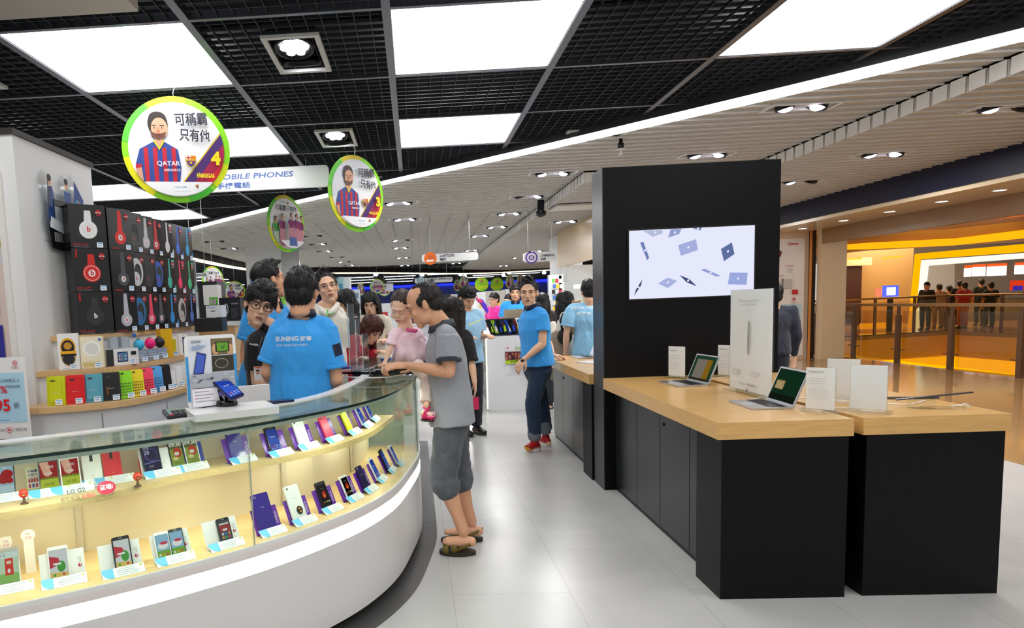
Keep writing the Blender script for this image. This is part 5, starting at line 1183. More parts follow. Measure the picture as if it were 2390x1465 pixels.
def disc(name, loc, rz, D, kind, label, group=None, num='4', who='FÀBREGAS', top=None, lit=0):
    t_ = thing(name, label, 'hanging sign', loc, rz, group); R = D/2
    m = MB(); m.lathe([(R, -.004), (R, .004)], (0, 0, 0), mat('8ee028', .35), 64, Matrix.Rotation(PI/2, 4, 'X')); part(m, 'board', t_)
    N = 48; circ = [(R*.885*math.cos(2*PI*i/N), R*.885*math.sin(2*PI*i/N)) for i in range(N)]
    a = Art(.0008)
    a.ellp(0, 0, R*.997, R*.997, '8ce01c', n=64)
    for a0, a1, c in ((1.35, 2.1, 'e0c828'), (2.15, 3.0, '5cc83c'), (3.3, 4.2, 'e8e010'), (4.9, 5.4, '48c834'), (5.5, 6.0, 'd8e410')): a.ellp(0, 0, R*.996, R*.996, c, a0=a0, a1=a1, n=16)
    a.ellp(0, 0, R*.885, R*.885, 'f0f0f2' if kind != 'green' else 'a4dc28', n=64); a.clip = circ
    if kind == 'player':
        a.poly([(-R, -R*.2), (R*.1, R*.2), (R*.9, R*.9), (-R, R)], 'dfe2e8'); a.poly([(R*.06, -R*.62), (R*.9, R*.43), (R*.9, -R*.62)], 'e0c028'); a.poly([(R*.09, -R*.62), (R*.9, R*.39), (R*.9, -R*.62)], '4a2a70'); a.poly([(R*.3, -R*.62), (R*.9, R*.15), (R*.9, -R*.62)], 'a81c48'); a.poly([(R*.5, -R*.62), (R*.95, -.1*R), (R*.95, -R*.62)], 'd01c30')
        player(a, -R*.32, -R*.62, R*.4)
        a.text('QATAR', -R*.38, -R*.33, 'f4f0f0', w=R*.42, bold=.01); a.text('AIRWAYS', -R*.26, -R*.42, 'f4f0f0', w=R*.3, bold=.01)
        ball_crest(a, R*.245, -R*.22, R*.1)
        a.text('可稱霸', R*.0, R*.42, '2c2838', w=R*.6, h=R*.24, bold=.02, rot=.05); a.text('只有他', R*.06, R*.15, '2c2838', w=R*.56, h=R*.24, bold=.02, rot=-.05)
        a.text(num, R*.62, -R*.3, 'f4e018', h=R*.26, bold=.05); a.text(who, R*.34, -R*.54, 'f4e018', w=R*.33, h=R*.1, bold=.04)
        a.rect(-R, -R, R, -R*.62, 'f4f4f6'); a.text('SUNING 蘇寧', -R*.1, -R*.74, '6ab4e4', w=R*.24); ball_crest(a, R*.33, -R*.7, R*.03); a.lines(-R*.1, -R*.8, R*.3, 1, .01, 'b8b8c0', .003)
    elif kind == 'team':
        a.text('可稱霸只有他', 0, R*.42, '2c2838', w=R*1.15, h=R*.22, bold=.02, center=True); a.text('SUNING', -R*.3, R*.72, '6ab4e4', w=R*.26); ball_crest(a, R*.1, R*.72, R*.04)
        for x, z, sh in ((-R*.62, -R*.3, ('50a850', '48a048')), (-R*.34, -R*.2, ('2c4a98', 'c01c34')), (R*.64, -R*.2, ('2c4a98', 'c01c34')), (R*.34, -R*.16, ('2c4a98', 'c01c34')), (0, -R*.16, ('2c4a98', 'c01c34'))):
            a.rect(x-R*.13, -R*.8, x+R*.13, z, 'cc8898' if sh[0] != '50a850' else 'b0c8b0'); player(a, x, z, R*.16, sh, beard=False)
        a.poly([(-R, -R), (R, -R), (R*.8, -R*.62), (-R*.8, -R*.62)], 'ece8f0'); a.poly([(-R*.2, -R*.8), (R*.25, -R*.8), (R*.2, -R*.5), (-R*.15, -R*.5)], '4a68a8')
    elif kind == 'green':
        ball_crest(a, 0, R*.45, R*.22); a.text('可稱霸只有他', 0, -R*.05, '4a9a20', w=R*.9, center=True); a.poly([(-R, -R*.5), (R, -R*.2), (R, -R*.4), (-R, -R*.7)], 'd4e41c')
    o = a.build('print', t_); o.location.y = -.0055
    m = MB(); m.tube([(0, 0, R-.02), (0, 0, R+.03), (.012, 0, R+.06), (-.004, 0, R+.09), (0, 0, (top or loc[2]+R+.15)-loc[2])], .003, mat('d8d8d8', .3, .6), 6); part(m, 'hook', t_)
    return t_
disc('round_sign', tuple(A(413, 350, 5.2)), rad(18), .79, 'player', 'largest round green-rimmed hanging sign, player number 4', num='4', who='FÀBREGAS', top=3.3)
disc('round_sign', tuple(A(832, 452, 7.5)), rad(48), .82, 'player', 'round green-rimmed hanging sign with player number 3', num='3', who='PIQUÉ', top=3.3)
disc('round_sign', tuple(A(668, 522, 9.7)), rad(60), .8, 'team', 'narrow-looking round hanging sign of five players by the white column', top=3.3)
GD = 'small round hanging signs far back in the shop'
for px, py, ry, ang, kd, lb in ((497, 655, 34, 60, 'team', 'round team sign hanging above the boxes left of the white column'), (523, 680, 24, 65, 'player', 'narrow round sign beside the team sign over the boxes'), (548, 680, 24, 10, 'player', 'round player sign behind the head of the person with glasses'),
        (842, 675, 15, 62, 'player', 'narrow round sign hanging left of the dark five-player sign'), (880, 668, 17, 10, 'team', 'dark round five-player sign hanging over the person in glasses'), (897, 676, 15, 20, 'player', 'pinkish round sign half behind the five-player sign'),
        (1068, 666, 14, 45, 'player', 'round player sign left above the person in the light blue vest'), (1083, 659, 15, 40, 'player', 'round player sign right above the person in the light blue vest'), (1124, 663, 16, 0, 'green', 'left of two all-green round hanging signs'), (1160, 663, 15, 0, 'green', 'right of two all-green round hanging signs'),
        (1190, 658, 16, 45, 'player', 'narrow round sign right of the green round signs'), (1214, 656, 15, 50, 'player', 'round sign partly behind the walking person\'s hair')):
    Y = 1572*.3/ry; p = A(px, py, Y)
    disc('round_sign', tuple(p), rad(ang), .6, kd, lb, None, '5', 'XAVI', top=3.3)
def board(name, x0, x1, yt, yb, Y, label, draw, c='e8e8ea', rz=0, t=.05, r=.05):
    p0 = A(x0, yb, Y); p1 = A(x1, yt, Y); w_, h_ = p1.x-p0.x, p1.z-p0.z
    t_ = thing(name, label, 'hanging sign', ((p0.x+p1.x)/2, Y, p0.z), rz); m = MB(); m.rbox(-w_/2, w_/2, 0, t, 0, h_, mat(c, .35), min(r, h_*.3), None, 4, 'y'); part(m, 'board', t_)
    a = Art(.002); draw(a, w_, h_); a.build('lettering', t_).location.y = -.003
    for x in (-w_*.35, w_*.35):
        m = MB(); m.tube([(x, t/2, h_), (x, t/2, 3.24-p0.z)], .004, mat('b8b8b8', .3), 6); part(m, 'hanger', t_)
    return t_
board('section_sign', 420, 766, 384, 452, 7.95, 'white MOBILE PHONES sign hanging behind the largest round sign', lambda a, w_, h_: (a.text('MOBILE PHONES', -w_*.5+.42, h_*.54, '5a74b0', w=.93, h=h_*.25, shear=.15, bold=.02), a.text('手提電話', -w_*.5+.44, h_*.12, '4a68ac', w=.4, h=h_*.28, bold=.02)))
def circ_logo(a, x, z, r, c, k):
    a.ellp(x, z, r, r, c)
    if k == 'laptop': a.poly([(x-r*.4, z-r*.1), (x+r*.5, z-.1*r), (x+r*.5, z+r*.5), (x-r*.4, z+r*.5)], 'c86028'); a.poly([(x-r*.7, z-r*.5), (x+r*.4, z-r*.5), (x+r*.6, z-r*.2), (x-r*.5, z-r*.2)], 'e8e0dc')
    else: a.ellp(x, z, r*.75, r*.75, 'dcdce4'); a.ellp(x, z, r*.5, r*.42, c); a.ellp(x, z, r*.28, r*.24, 'dcdce4'); a.ellp(x, z, r*.14, r*.12, c)
board('section_sign', 985, 1116, 588, 612, 13, 'LAPTOPS sign with an orange laptop roundel hanging far back', lambda a, w_, h_: (circ_logo(a, -w_*.5+.16, h_*.45, .12, 'e06820', 'laptop'), a.text('LAPTOPS', -w_*.5+.34, h_*.55, '2c2c3c', w=.28, shear=.2, bold=.02), a.text('電腦', -w_*.5+.34, h_*.1, '2c2c3c', w=.12, h=h_*.3, bold=.03)), 'd6d8d8')
board('section_sign', 1222, 1300, 586, 612, 13, 'CAMERAS sign with a purple camera roundel hanging far back', lambda a, w_, h_: (circ_logo(a, -w_*.5+.15, h_*.45, .115, '5c3c98', 'cam'), a.text('CAMERAS', -w_*.5+.32, h_*.5, '2c2c3c', w=.26, shear=.2, bold=.02), a.text('相機', -w_*.5+.32, h_*.08, '2c2c3c', w=.1, h=h_*.3, bold=.03)), 'd6d8d8')
board('section_sign', 968, 1056, 646, 661, 17, 'DOMESTIC APPLIANCES sign hanging under the far light line', lambda a, w_, h_: (circ_logo(a, -w_*.5+.16, h_*.6, .1, '2c8098', 'cam'), a.text('DOMESTIC APPLIANCES', -w_*.5+.3, h_*.5, '2c2c3c', w=w_*.65, shear=.2, bold=.02), a.text('家庭電器', -w_*.5+.3, h_*.1, '2c2c3c', w=.2, bold=.03)), 'd6d8d8')
board('section_sign', 440, 484, 636, 648, 8, 'white sign ending in NCES behind the headphone boxes', lambda a, w_, h_: (a.text('APPLIANCES', -w_*.5+.01, h_*.3, '2c2c3c', w=w_*.9, bold=.02),), 'd6d8d8')
# ================================================================== the mall beyond the shopfront
beige = mat('e6d2b8', .5); brown = mat('5a3418', .4); amber = mat('d89028', .45); tan = mat('c09468', .3)
f = MB(); f.box(7.0, 8.43, 14.9, 15.1, 0, 2.72, mat('e8d4ba', .45)); struct(f, 'wall_shopfront')
f = MB(); f.box(8.52, 9.0, 14.55, 14.75, -.1, 2.75, mat('dcc6a4', .3)); struct(f, 'column_3')
f = MB(); f.box(8.43, 8.52, 14.8, 14.95, 0, 2.72, mat('2c1e14', .4)); f.box(8.40, 8.43, 14.78, 14.82, 0, 2.72, mat('d88a3c', .3)); struct(f, 'trim_9')
po = thing('camera_poster', 'tall white printer poster with red logo and pale blue lower half on the shopfront wall', 'poster', (7.55, 14.88, .06))
m = MB(); m.box(0, .78, -.005, .01, 0, 2.5, mat('f2eeec', .35)); part(m, 'sheet', po)
a = Art(.003); a.rect(0, .3, .74, 1.12, 'bfe0ee'); a.text('Canon', .42, 2.36, 'd02830', w=.22, bold=.02); a.poly([(.22+.09*math.cos(i*PI*.4+.3), 2.2+.09*math.sin(i*PI*.4+.3)) for i in range(5)], '2a1414'); a.ellp(.22, 2.2, .055, .055, 'c82028')
a.rect(.38, 1.92, .56, 1.93, 'c85060'); a.rect(.44, 1.78, .52, 1.88, 'd8d8d8'); a.rect(.2, 1.72, .34, 1.73, 'c85060'); a.rect(.33, 1.45, .52, 1.65, 'c8c6c4'); a.rect(.3, 1.46, .34, 1.66, '8c8a88'); a.rect(.12, 1.38, .26, 1.43, '404044')
a.rect(.52, 1.32, .64, 1.42, 'c82830'); a.ellp(.56, 1.22, .035, .035, 'd86870'); a.text('ICBC', .51, 1.13, '8a7070', w=.1); a.ellp(.3, .17, .04, .04, 'd86870'); a.text('工銀亞洲', .4, .14, '605860', w=.26)
a.build('print', po).location.y = -.008
# near railing with glass
br = mat('6a4c34', .3, .5)
ra = thing('near_railing', 'brown metal railing with glass panels along the edge of the mall gallery', 'railing', (9.2, 0, 0))
ys = [15.9, 14.57, 13.28, 12.0, 10.66, 9.3, 7.95, 6.6]
for y in ys:
    m = MB(); m.box(-.03, .03, y-.045, y+.045, 0, .92, br); m.box(-.015, .015, y-.03, y+.03, .92, 1.1, br); m.box(-.02, .02, y-.16, y+.16, .26, .28, br); part(m, 'post', ra)
m = MB(); m.box(-.03, .03, 5, 16, 1.09, 1.14, mat('a07850', .2, .7)); part(m, 'handrail', ra)
for a_, b_ in zip(ys, ys[1:]):
    m = MB(); m.box(.035, .045, b_+.06, a_-.06, .05, 1.0, glass('f0e8d8', 1.4)); part(m, 'glass_panel', ra)
# the void, the far gallery
cor = PZ(2213, 772, 0); fl = PZ(1950, 788, 0); fr = PZ(2390, 779, 0); fr2 = fr+(fr-cor)*2
gal = [(fl.x-3, fl.y+1.5), (fl.x, fl.y), (cor.x, cor.y), (fr2.x, fr2.y), (40, 60), (9.3, 60), (9.3, 20.6)]
gp = mat('c9a878', .12)
f = MB(); f.prism([(9.25, 21.3), (fl.x, fl.y), (cor.x, cor.y), (fr2.x, fr2.y), (45, fr2.y), (45, 62), (9.25, 62)], -.12, 0, gp); struct(f, 'floor_far_gallery')
edge = [Vector((9.25, 21.3)), Vector((fl.x, fl.y)), Vector((cor.x, cor.y)), Vector((fr2.x, fr2.y))]
f = MB(); f.strip(edge, [p+Vector((.1, .3)) for p in edge], -1.5, 0, mat('e8b030', .4)); struct(f, 'wall_gallery_edge')  # saturated yellow takes the strip's amber glow into the wall colour
f = MB(); f.strip([p+Vector((-.02, -.04)) for p in edge], edge, -1.15, -.78, emis('ffb000', 1.3)); struct(f, 'trim_10')
f = MB(); f.prism([(9.25, 4), (45, 4), (45, 40), (9.25, 40)], -4.6, -4.5, mat('8a5a30', .3)); struct(f, 'floor_lower')
f = MB(); f.box(9.26, 9.3, 4, 21, -1.2, -.1, mat('a87838', .4)); struct(f, 'wall_gallery_near')
rf = thing('far_railing', 'amber-lit railing with glass on the far side of the void', 'railing', (0, 0, 0))
for p in (edge[0].lerp(edge[1], .3), edge[1], edge[1].lerp(edge[2], .35), edge[1].lerp(edge[2], .7), edge[2], edge[2].lerp(edge[3], .25), edge[2].lerp(edge[3], .5), edge[2].lerp(edge[3], .8)):
    m = MB(); m.box(p.x-.03, p.x+.03, p.y+.05, p.y+.11, 0, 1.08, br); part(m, 'post', rf)
for p, q in zip(edge, edge[1:]):
    m = MB(); m.tube([(p.x, p.y+.08, 1.1), (q.x, q.y+.08, 1.1)], .03, mat('b08040', .25, .7), 8); part(m, 'handrail', rf)
    m = MB(); m.strip([p+Vector((0, .07)), q+Vector((0, .07))], [p+Vector((0, .08)), q+Vector((0, .08))], .05, 1.0, glass('f4ead0', 1.4)); part(m, 'glass_panel', rf)
# walls and ceiling of the mall; amber lighting put into the orange base colours
def slab(name, corners, Y, m, d=.1, kind=True):
    f = MB(); P = [A(x, y, Y) for x, y in corners]; n = len(P)
    f.faces([tuple(p) for p in P]+[(p.x, p.y+d, p.z) for p in P], [tuple(range(n)), tuple(range(2*n-1, n-1, -1))]+[(i, (i+1) % n, n+(i+1) % n, n+i) for i in range(n)], m)
    return struct(f, name) if kind else f
orw = mat('a88048', .5)
slab('wall_mall_1', [(1930, 560), (2135, 545), (2120, 800), (1930, 800)], 27, orw)
slab('wall_mall_2', [(1940, 620), (2012, 620), (2008, 800), (1940, 800)], 26.8, mat('3c1c10', .4))
slab('wall_mall_3', [(1940, 602), (2035, 600), (2035, 618), (1940, 622)], 26.6, mat('e4c890', .5))
slab('wall_mall_4', [(2100, 480), (2700, 440), (2700, 800), (2100, 800)], 31, mat('dcdad2', .5))
f = MB(); f.box(8.6, 50, 14, 60, 3.5, 3.6, mat('b8853c', .4)); struct(f, 'ceiling_mall')
f = MB(); f.box(8.6, 50, -5, 14, 3.5, 3.6, mat('a87848', .4)); struct(f, 'ceiling_mall_near')
slab('ceiling_beam_1', [(1930, 545), (2210, 535), (2390, 515), (2900, 460), (2900, 510), (2390, 540), (2230, 560), (1930, 576)], 17, mat('b07c30', .4), 6)
slab('trim_11', [(1930, 574), (2030, 566), (2230, 556), (2390, 536), (2900, 470), (2900, 500), (2390, 556), (2230, 572), (2030, 581), (1930, 582)], 16.9, emis('ffae10', 1.25), .08)
slab('ceiling_beam_2', [(1950, 520), (2390, 430), (2900, 330), (2900, 390), (2390, 478), (1950, 552)], 15.6, mat('8a5c34', .15), .6)
for q in (((1972, 603), (2012, 600), (2012, 604), (1972, 607)), ((2060, 600), (2108, 596), (2108, 600), (2060, 604))): slab('trim_12', q, 20, emis('ffb830', 1.4), .05)
# amber framed food shop
slab('trim_13', [(2138, 592), (2390, 569), (2800, 530), (2800, 552), (2390, 588), (2150, 605), (2132, 800), (2118, 800)], 24, emis('ffb400', 1.1), .06)
slab('trim_14', [(2150, 607), (2390, 590), (2800, 560), (2800, 575), (2390, 603), (2168, 620), (2148, 800), (2132, 800)], 24.3, emis('f4f4e8', 1.1), .06)
slab('wall_food_shop', [(2168, 612), (2228, 608), (2228, 700), (2160, 700)], 28, mat('b8bab6', .5), .3)
fd = thing('menu_board', 'lit white menu board with an orange strip over the food counter', 'menu board', tuple(A(2255, 645, 27)))
for k, (x0, x1, y0, y1, c, e) in enumerate(((2252, 2268, 625, 646, 'fff4ea', 1.5), (2271, 2301, 622, 645, 'fff2e2', 1.6), (2305, 2350, 620, 644, 'fff6ea', 1.6), (2370, 2392, 618, 640, 'fff0e0', 1.5))):
    p0 = A(x0, y1, 27); p1 = A(x1, y0, 27); l0 = fd.location
    m = MB(); m.box(p0.x-l0.x, p1.x-l0.x, 0, .06, p0.z-l0.z, p1.z-l0.z, emis(c, e)); m.box(p0.x-l0.x, p1.x-l0.x, -.01, .05, p1.z-l0.z, p1.z-l0.z+.1, emis('ff5a20', 1.2)); part(m, 'lit_panel', fd)
p0 = A(2358, 678, 25); t_ = thing('red_banner', 'red and blue hanging banner at the right edge over the food counter', 'banner', tuple(p0)); m = MB(); m.box(0, .5, 0, .03, 0, .35, emis('f04020', .8)); m.box(.08, .42, -.01, .03, 0, .16, emis('4030b0', .8)); part(m, 'panel', t_)
slab('wall_food_counter', [(2150, 706), (2390, 700), (2700, 690), (2700, 790), (2140, 790)], 26.5, mat('a0988c', .3), .5)
p0 = A(2045, 690, 22.5); p1 = A(2098, 665, 22.5)
t_ = thing('lit_kiosk_sign', 'small blue-white glowing sign on a dark stand across the void', 'sign', (p0.x, 22.5, 0)); m = MB(); m.box(.22, p1.x-p0.x, 0, .05, p0.z-.05, p1.z, emis('5060ff', 1.5)); m.box(.32, p1.x-p0.x-.1, -.01, .04, p0.z, p1.z-.06, emis('f4f8ff', 1.8)); part(m, 'screen', t_)
m = MB(); m.box(0, .18, 0, .05, p0.z-.02, p1.z-.06, emis('ff8060', 1.2)); part(m, 'side_panel', t_); m = MB(); m.box(.4, .55, .02, .08, 0, p0.z-.05, mat('241a14', .4)); part(m, 'post', t_)
p0 = A(1965, 690, 26)
t_ = thing('shop_lamp', 'glowing amber table lamp in the dark doorway across the void', 'lamp', (p0.x, 26.5, 0)); m = MB(); m.lathe([(.3, p0.z-.1), (.22, p0.z+.35)], (0, 0, 0), emis('ffb050', 1.6), 16); part(m, 'lamp_shade', t_); m = MB(); m.lathe([(.05, 0), (.05, p0.z-.1)], (0, 0, 0), brown, 10); part(m, 'stem', t_)
slab('trim_15', [(2008, 755), (2068, 752), (2068, 766), (2008, 768)], 23, emis('ffb418', 1.2), .05)
for x, y, z, p, c in ((12.5, 14.5, -1.0, 60, (1, .75, .3)), (17, 15, -1.0, 60, (1, .75, .3)), (18, 27, 3.3, 250, (1, .95, .9)), (13, 17, 3.3, 90, (1, .72, .32)), (18, 24, 3.3, 170, (1, .74, .36)), (13, 25, 3.3, 110, (1, .62, .22)), (11, 9, 3.4, 120, (1, .8, .55)), (15, 14, -1.8, 90, (1, .6, .15))): area("mall_fill", (x, y, z), 3, 3, p, c, (rad(75), 0, rad(-10)) if z == -1.0 else (0, 0, 0))  # fill lights added to brighten the void wall, food shop and gallery
# polished mall floor outside the shopfront, amber reflection put into its golden colour
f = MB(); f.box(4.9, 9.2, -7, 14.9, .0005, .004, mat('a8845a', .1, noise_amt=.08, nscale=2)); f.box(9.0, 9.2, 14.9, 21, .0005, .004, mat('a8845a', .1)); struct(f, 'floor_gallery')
# ================================================================== people
SKIN = {'a': 'dba482', 'b': 'e6b898', 'c': 'c48c68', 'baby': 'f2c8ac'}
def head_frame(psi, pitch, roll):
    f = Vector((math.sin(psi), -math.cos(psi), 0)); z = Vector((0, 0, 1)); x = f.cross(z)
    Rp = Matrix.Rotation(-pitch, 3, x); f = Rp @ f; z = Rp @ z
    Rr = Matrix.Rotation(roll, 3, f); x = Rr @ x; z = Rr @ z
    return Matrix((x, f, z)).transposed()
def hand(m, w, d, n, side, sk, s=1.0, curl=.35, point=False):
    """w wrist, d finger direction, n back-of-hand normal, side +1/-1 for the thumb"""
    d = d.normalized(); n = (n-d*n.dot(d)).normalized(); t = d.cross(n)*side
    P = lambda a, b, c: w+(d*a+t*b+n*c)*s
    m.sweep([P(-.02, 0, 0), P(.02, 0, 0), P(.055, 0, .002), P(.085, 0, 0)], [(.024*s, .019*s), (.032*s, .017*s), (.041*s, .015*s), (.040*s, .011*s)], sk, t, 12)
    for i, (o, L) in enumerate(((.030, .92), (.010, 1.0), (-.010, .94), (-.029, .74))):
        c = (.08 if (point and i == 0) else curl*(1+.22*i)); p = P(.085, o, .0); q = [p-d*.012*s]; a = c*.55; r = [.0095*s]
        for k, l in enumerate((.042, .026, .021)):
            p = p+(d*math.cos(a)-n*math.sin(a))*l*L*s; q.append(p); a += c*(1.2 if k == 0 else .9); r.append((.0085, .0078, .0066)[k]*s)
        m.sweep(q, [(x, x) for x in r], sk, t, 8)
    q = [P(.012, .026, -.006), P(.040, .050, -.014), P(.066, .062, -.022), P(.088, .064, -.03)]
    m.sweep(q, [(.014*s, .013*s), (.0115*s, .011*s), (.0095*s, .009*s), (.0075*s, .007*s)], sk, n, 8)
def head(m, c, F, sk, s=1.0, child=False, neckto=None):
    L = lambda x, y, z: c+F @ Vector((x, y, z))*s
    E = lambda x, y, z, a, b, d: m.ell(L(x, y, z), (a*s, b*s, d*s), sk, F, 18, 12)
    E(0, -.014, .032, .0745, .094, .087)
    if child: E(0, .012, -.03, .066, .07, .07); E(.034, .05, -.045, .03, .028, .028); E(-.034, .05, -.045, .03, .028, .028); E(0, .062, -.08, .024, .02, .016)
    else:
        E(0, .018, -.028, .061, .069, .078); E(0, .060, -.094, .025, .022, .019); E(.034, .016, -.062, .024, .044, .036); E(-.034, .016, -.062, .024, .044, .036); E(0, .04, -.07, .04, .042, .034); E(.034, .060, -.022, .024, .020, .020); E(-.034, .060, -.022, .024, .020, .020)
    E(0, .07, .026, .05, .019, .014)
    if child: m.sweep([L(0, .078, .004), L(0, .092, -.02)], [(.007*s, .007*s), (.011*s, .01*s)], sk, F.col[0], 8)
    else: m.sweep([L(0, .080, .016), L(0, .096, -.008), L(0, .104, -.027)], [(.0075*s, .008*s), (.0085*s, .009*s), (.011*s, .010*s)], sk, F.col[0], 8)
    E(.010, .088, -.031, .0078, .009, .0062); E(-.010, .088, -.031, .0078, .009, .0062)
    E(0, .074, -.058, .03, .018, .018)
    for q in (1, -1): m.ell(L(q*.077, -.012, -.004), (.009*s, .019*s, .032*s), sk, F @ Matrix.Rotation(q*.3, 3, 'Z') @ Matrix.Rotation(.15, 3, 'X'), 12, 8)
    if neckto is not None: m.sweep([L(0, -.028, -.03), L(0, -.03, -.085), neckto, neckto+Vector((0, 0, -.06*s))], [(.05*s, .052*s), (.051*s, .054*s), (.058*s, .06*s), (.08*s, .06*s)], sk, F.col[0], 14)
def face_parts(body, c, F, s=1.0, glasses=None, brow='1a1412', mouth='b8746a', child=False, shut=False):
    L = lambda x, y, z: c+F @ Vector((x, y, z))*s
    for q in (1, -1):
        m = MB(); m.ell(L(q*.031, .0775, .004), (.0145*s, .006*s, (.0020 if shut else .0050)*s), mat('d6cac2', .3), F, 12, 8)
        if not shut: m.ell(L(q*.031+.001, .0822, .004), (.0060*s, .0026*s, .0050*s), mat('140e0c', .15), F, 10, 6)
        m.tube([L(q*.031-.016, .079, .004), L(q*.031-.006, .0838, .0092 if not shut else .002), L(q*.031+.006, .0838, .0092 if not shut else .002), L(q*.031+.016, .079, .005)], .0014*s*(.7 if child else 1), mat('3a2420' if child else '1a1010', .5), 5); m.build('eye', body)
        m = MB(); b = .0012 if child else .0030
        m.tube([L(q*.014, .0865, .022), L(q*.03, .0865, .0275), L(q*.048, .074, .024)], [b*s, b*s*1.1, b*s*.5], mat('8a6450' if child else brow, .8), 6); m.build('eyebrow', body)
    m = MB(); mm = mat(mouth, .4)
    m.ell(L(0, .0915, -.0555), (.020*s, .005*s, .0034*s), mm, F, 14, 8); m.ell(L(0, .0905, -.0645), (.017*s, .0055*s, .0044*s), mm, F, 14, 8); m.tube([L(-.02, .090, -.0595), L(0, .0985, -.060), L(.02, .090, -.0595)], .0011*s, mat('6c3830', .5), 5); m.build('lips', body)
    if glasses:
        m = MB(); g = mat(glasses, .25)
        for q in (1, -1):
            pts = [L(q*.034+.025*math.cos(a)*(1 if abs(math.cos(a)) < .8 else .97), .096, .0015+.0175*math.copysign(abs(math.sin(a))**.7, math.sin(a))) for a in [2*PI*i/20 for i in range(21)]]
            m.tube(pts, (.0022 if glasses == '101012' else .001)*s, g, 6, False)
            m.tube([L(q*.059, .094, .006), L(q*.077, .05, .006), L(q*.08, -.01, .004)], .0016*s, g, 6)
        m.tube([L(-.010, .097, .006), L(0, .099, .008), L(.010, .097, .006)], .0015*s, g, 6); m.build('glasses', body)
HAIR = mat('100e0d', .5)
def hair(parent, c, F, s, style, col=None, vox=.0055, seed=1):
    L = lambda x, y, z: c+F @ Vector((x, y, z))*s
    hm = mat(col, .5) if col else HAIR
    m = MB(); E = lambda x, y, z, a, b, d: m.ell(L(x, y, z), (a*s, b*s, d*s), hm, F, 20, 14)
    r = random.Random(seed)
    def lock(a, b, w0, w1): m.sweep([L(*a), L(*[(p+q)/2+e for p, q, e in zip(a, b, (0, .006, .006))]), L(*b)], [(w0*s, w0*s*.6), (w0*s*.8, w0*s*.5), (w1*s, w1*s)], hm, F.col[0], 6)
    if style == 'short':
        E(0, -.022, .048, .083, .098, .086); E(0, -.055, -.005, .07, .056, .07); E(0, -.005, .09, .066, .075, .052)
        for i in range(60):
            a = r.uniform(0, 2*PI); q = r.uniform(.1, .9); x, y = .07*q*math.cos(a), -.015+.085*q*math.sin(a); z = .055+.075*math.sqrt(max(0, 1-q*q))
            lock((x, y, z), (x*1.15+r.uniform(-.01, .01), y*1.1+.014, z+.022), .011, .003)
        for i in range(16):
            x = -.058+i*.0077; lock((x, .055, .085), (x+r.uniform(-.004, .006), .088-abs(x)*.35, .052+r.uniform(-.004, .006)), .009, .002)
    elif style == 'fringe':
        E(0, -.02, .052, .088, .102, .09); E(0, -.052, -.005, .076, .062, .076); E(0, 0, .094, .07, .08, .054)
        for i in range(70):
            a = r.uniform(0, 2*PI); q = r.uniform(.1, .95); x, y = .078*q*math.cos(a), -.015+.09*q*math.sin(a); z = .06+.08*math.sqrt(max(0, 1-q*q))
            lock((x, y, z), (x*1.2+r.uniform(-.012, .012), y*1.12+.01, z+.012), .013, .003)
        for i in range(22):
            x = -.072+i*.0069; lock((x, .045, .098), (x*1.02+r.uniform(-.004, .008), .094-abs(x)*.45, .028+r.uniform(-.006, .016)), .011, .002)
        for q in (1, -1):
            for k in range(5): lock((q*.074, .03-k*.02, .06), (q*.086, .035-k*.02, .0+r.uniform(-.01, .01)), .012, .004)
    elif style == 'spiky':
        E(0, -.022, .044, .080, .095, .084); E(0, -.052, -.002, .070, .054, .064); E(0, -.01, .086, .064, .074, .042)
        for i in range(34):
            a = r.uniform(0, 2*PI); q = r.uniform(0, .9); x, y = .062*q*math.cos(a), .0+.075*q*math.sin(a); z = .07+.07*math.sqrt(max(0, 1-q*q))
            lock((x, y, z), (x*1.1, y*1.15+.004, z+.018), .01, .002)
    elif style == 'bald':
        E(0, -.050, .035, .079, .072, .083); E(0, -.06, -.012, .073, .048, .06); E(0, -.035, .085, .055, .06, .034)
        for q in (1, -1):
            E(q*.07, -.002, .02, .012, .03, .03)
            for k in range(8): lock((q*.068, -.01-k*.008, .06), (q*.08, .004-k*.01, .01), .007, .002)
        for i in range(30):
            x = r.uniform(-.04, .04); y = r.uniform(-.07, .02); lock((x, y, .108-abs(y)*.2), (x*1.1, y-.02, .118-abs(y)*.2), .006, .002)
    elif style == 'baby':
        E(0, -.020, .046, .077, .092, .080); E(0, -.05, .0, .07, .05, .06)
        pass
    elif style == 'crew':
        E(0, -.022, .044, .079, .096, .085); E(0, -.055, -.01, .072, .05, .066); E(0, .005, .098, .05, .07, .036)
        for i in range(40):
            x = r.uniform(-.05, .05); y = r.uniform(-.06, .07); lock((x, y, .115-abs(y)*.25), (x, y+.018, .132-abs(y)*.25), .009, .002)
    elif style in ('long', 'bob'):
        E(0, -.02, .05, .085, .1, .086); E(0, -.055, -.02, .082, .058, .09)
        zl = -.32 if style == 'long' else -.12
        down = F.inverted() @ Vector((0, 0, -1))
        for i in range(26):
            a = PI*.98+PI*1.04*i/25; x, y = .078*math.cos(a), -.02+.078*math.sin(a)*.9
            a0 = Vector((x, y, .03)); a1 = Vector((x*1.12, y*1.12-.005, -.06)); a2 = a1+down*(abs(zl)-.06+r.uniform(-.03, .03))+Vector((x*.15, 0, 0))
            m.sweep([L(*a0), L(*a1), L(*((a1+a2)/2)), L(*a2)], [(.022*s, .014*s), (.024*s, .016*s), (.022*s, .014*s), (.008*s, .005*s)], hm, F.col[0], 8)
        for i in range(14):
            x = -.065+i*.01; lock((x, .04, .1), (x*1.25+.004, .085-abs(x)*.55, .04-abs(x)*.3), .012, .003)
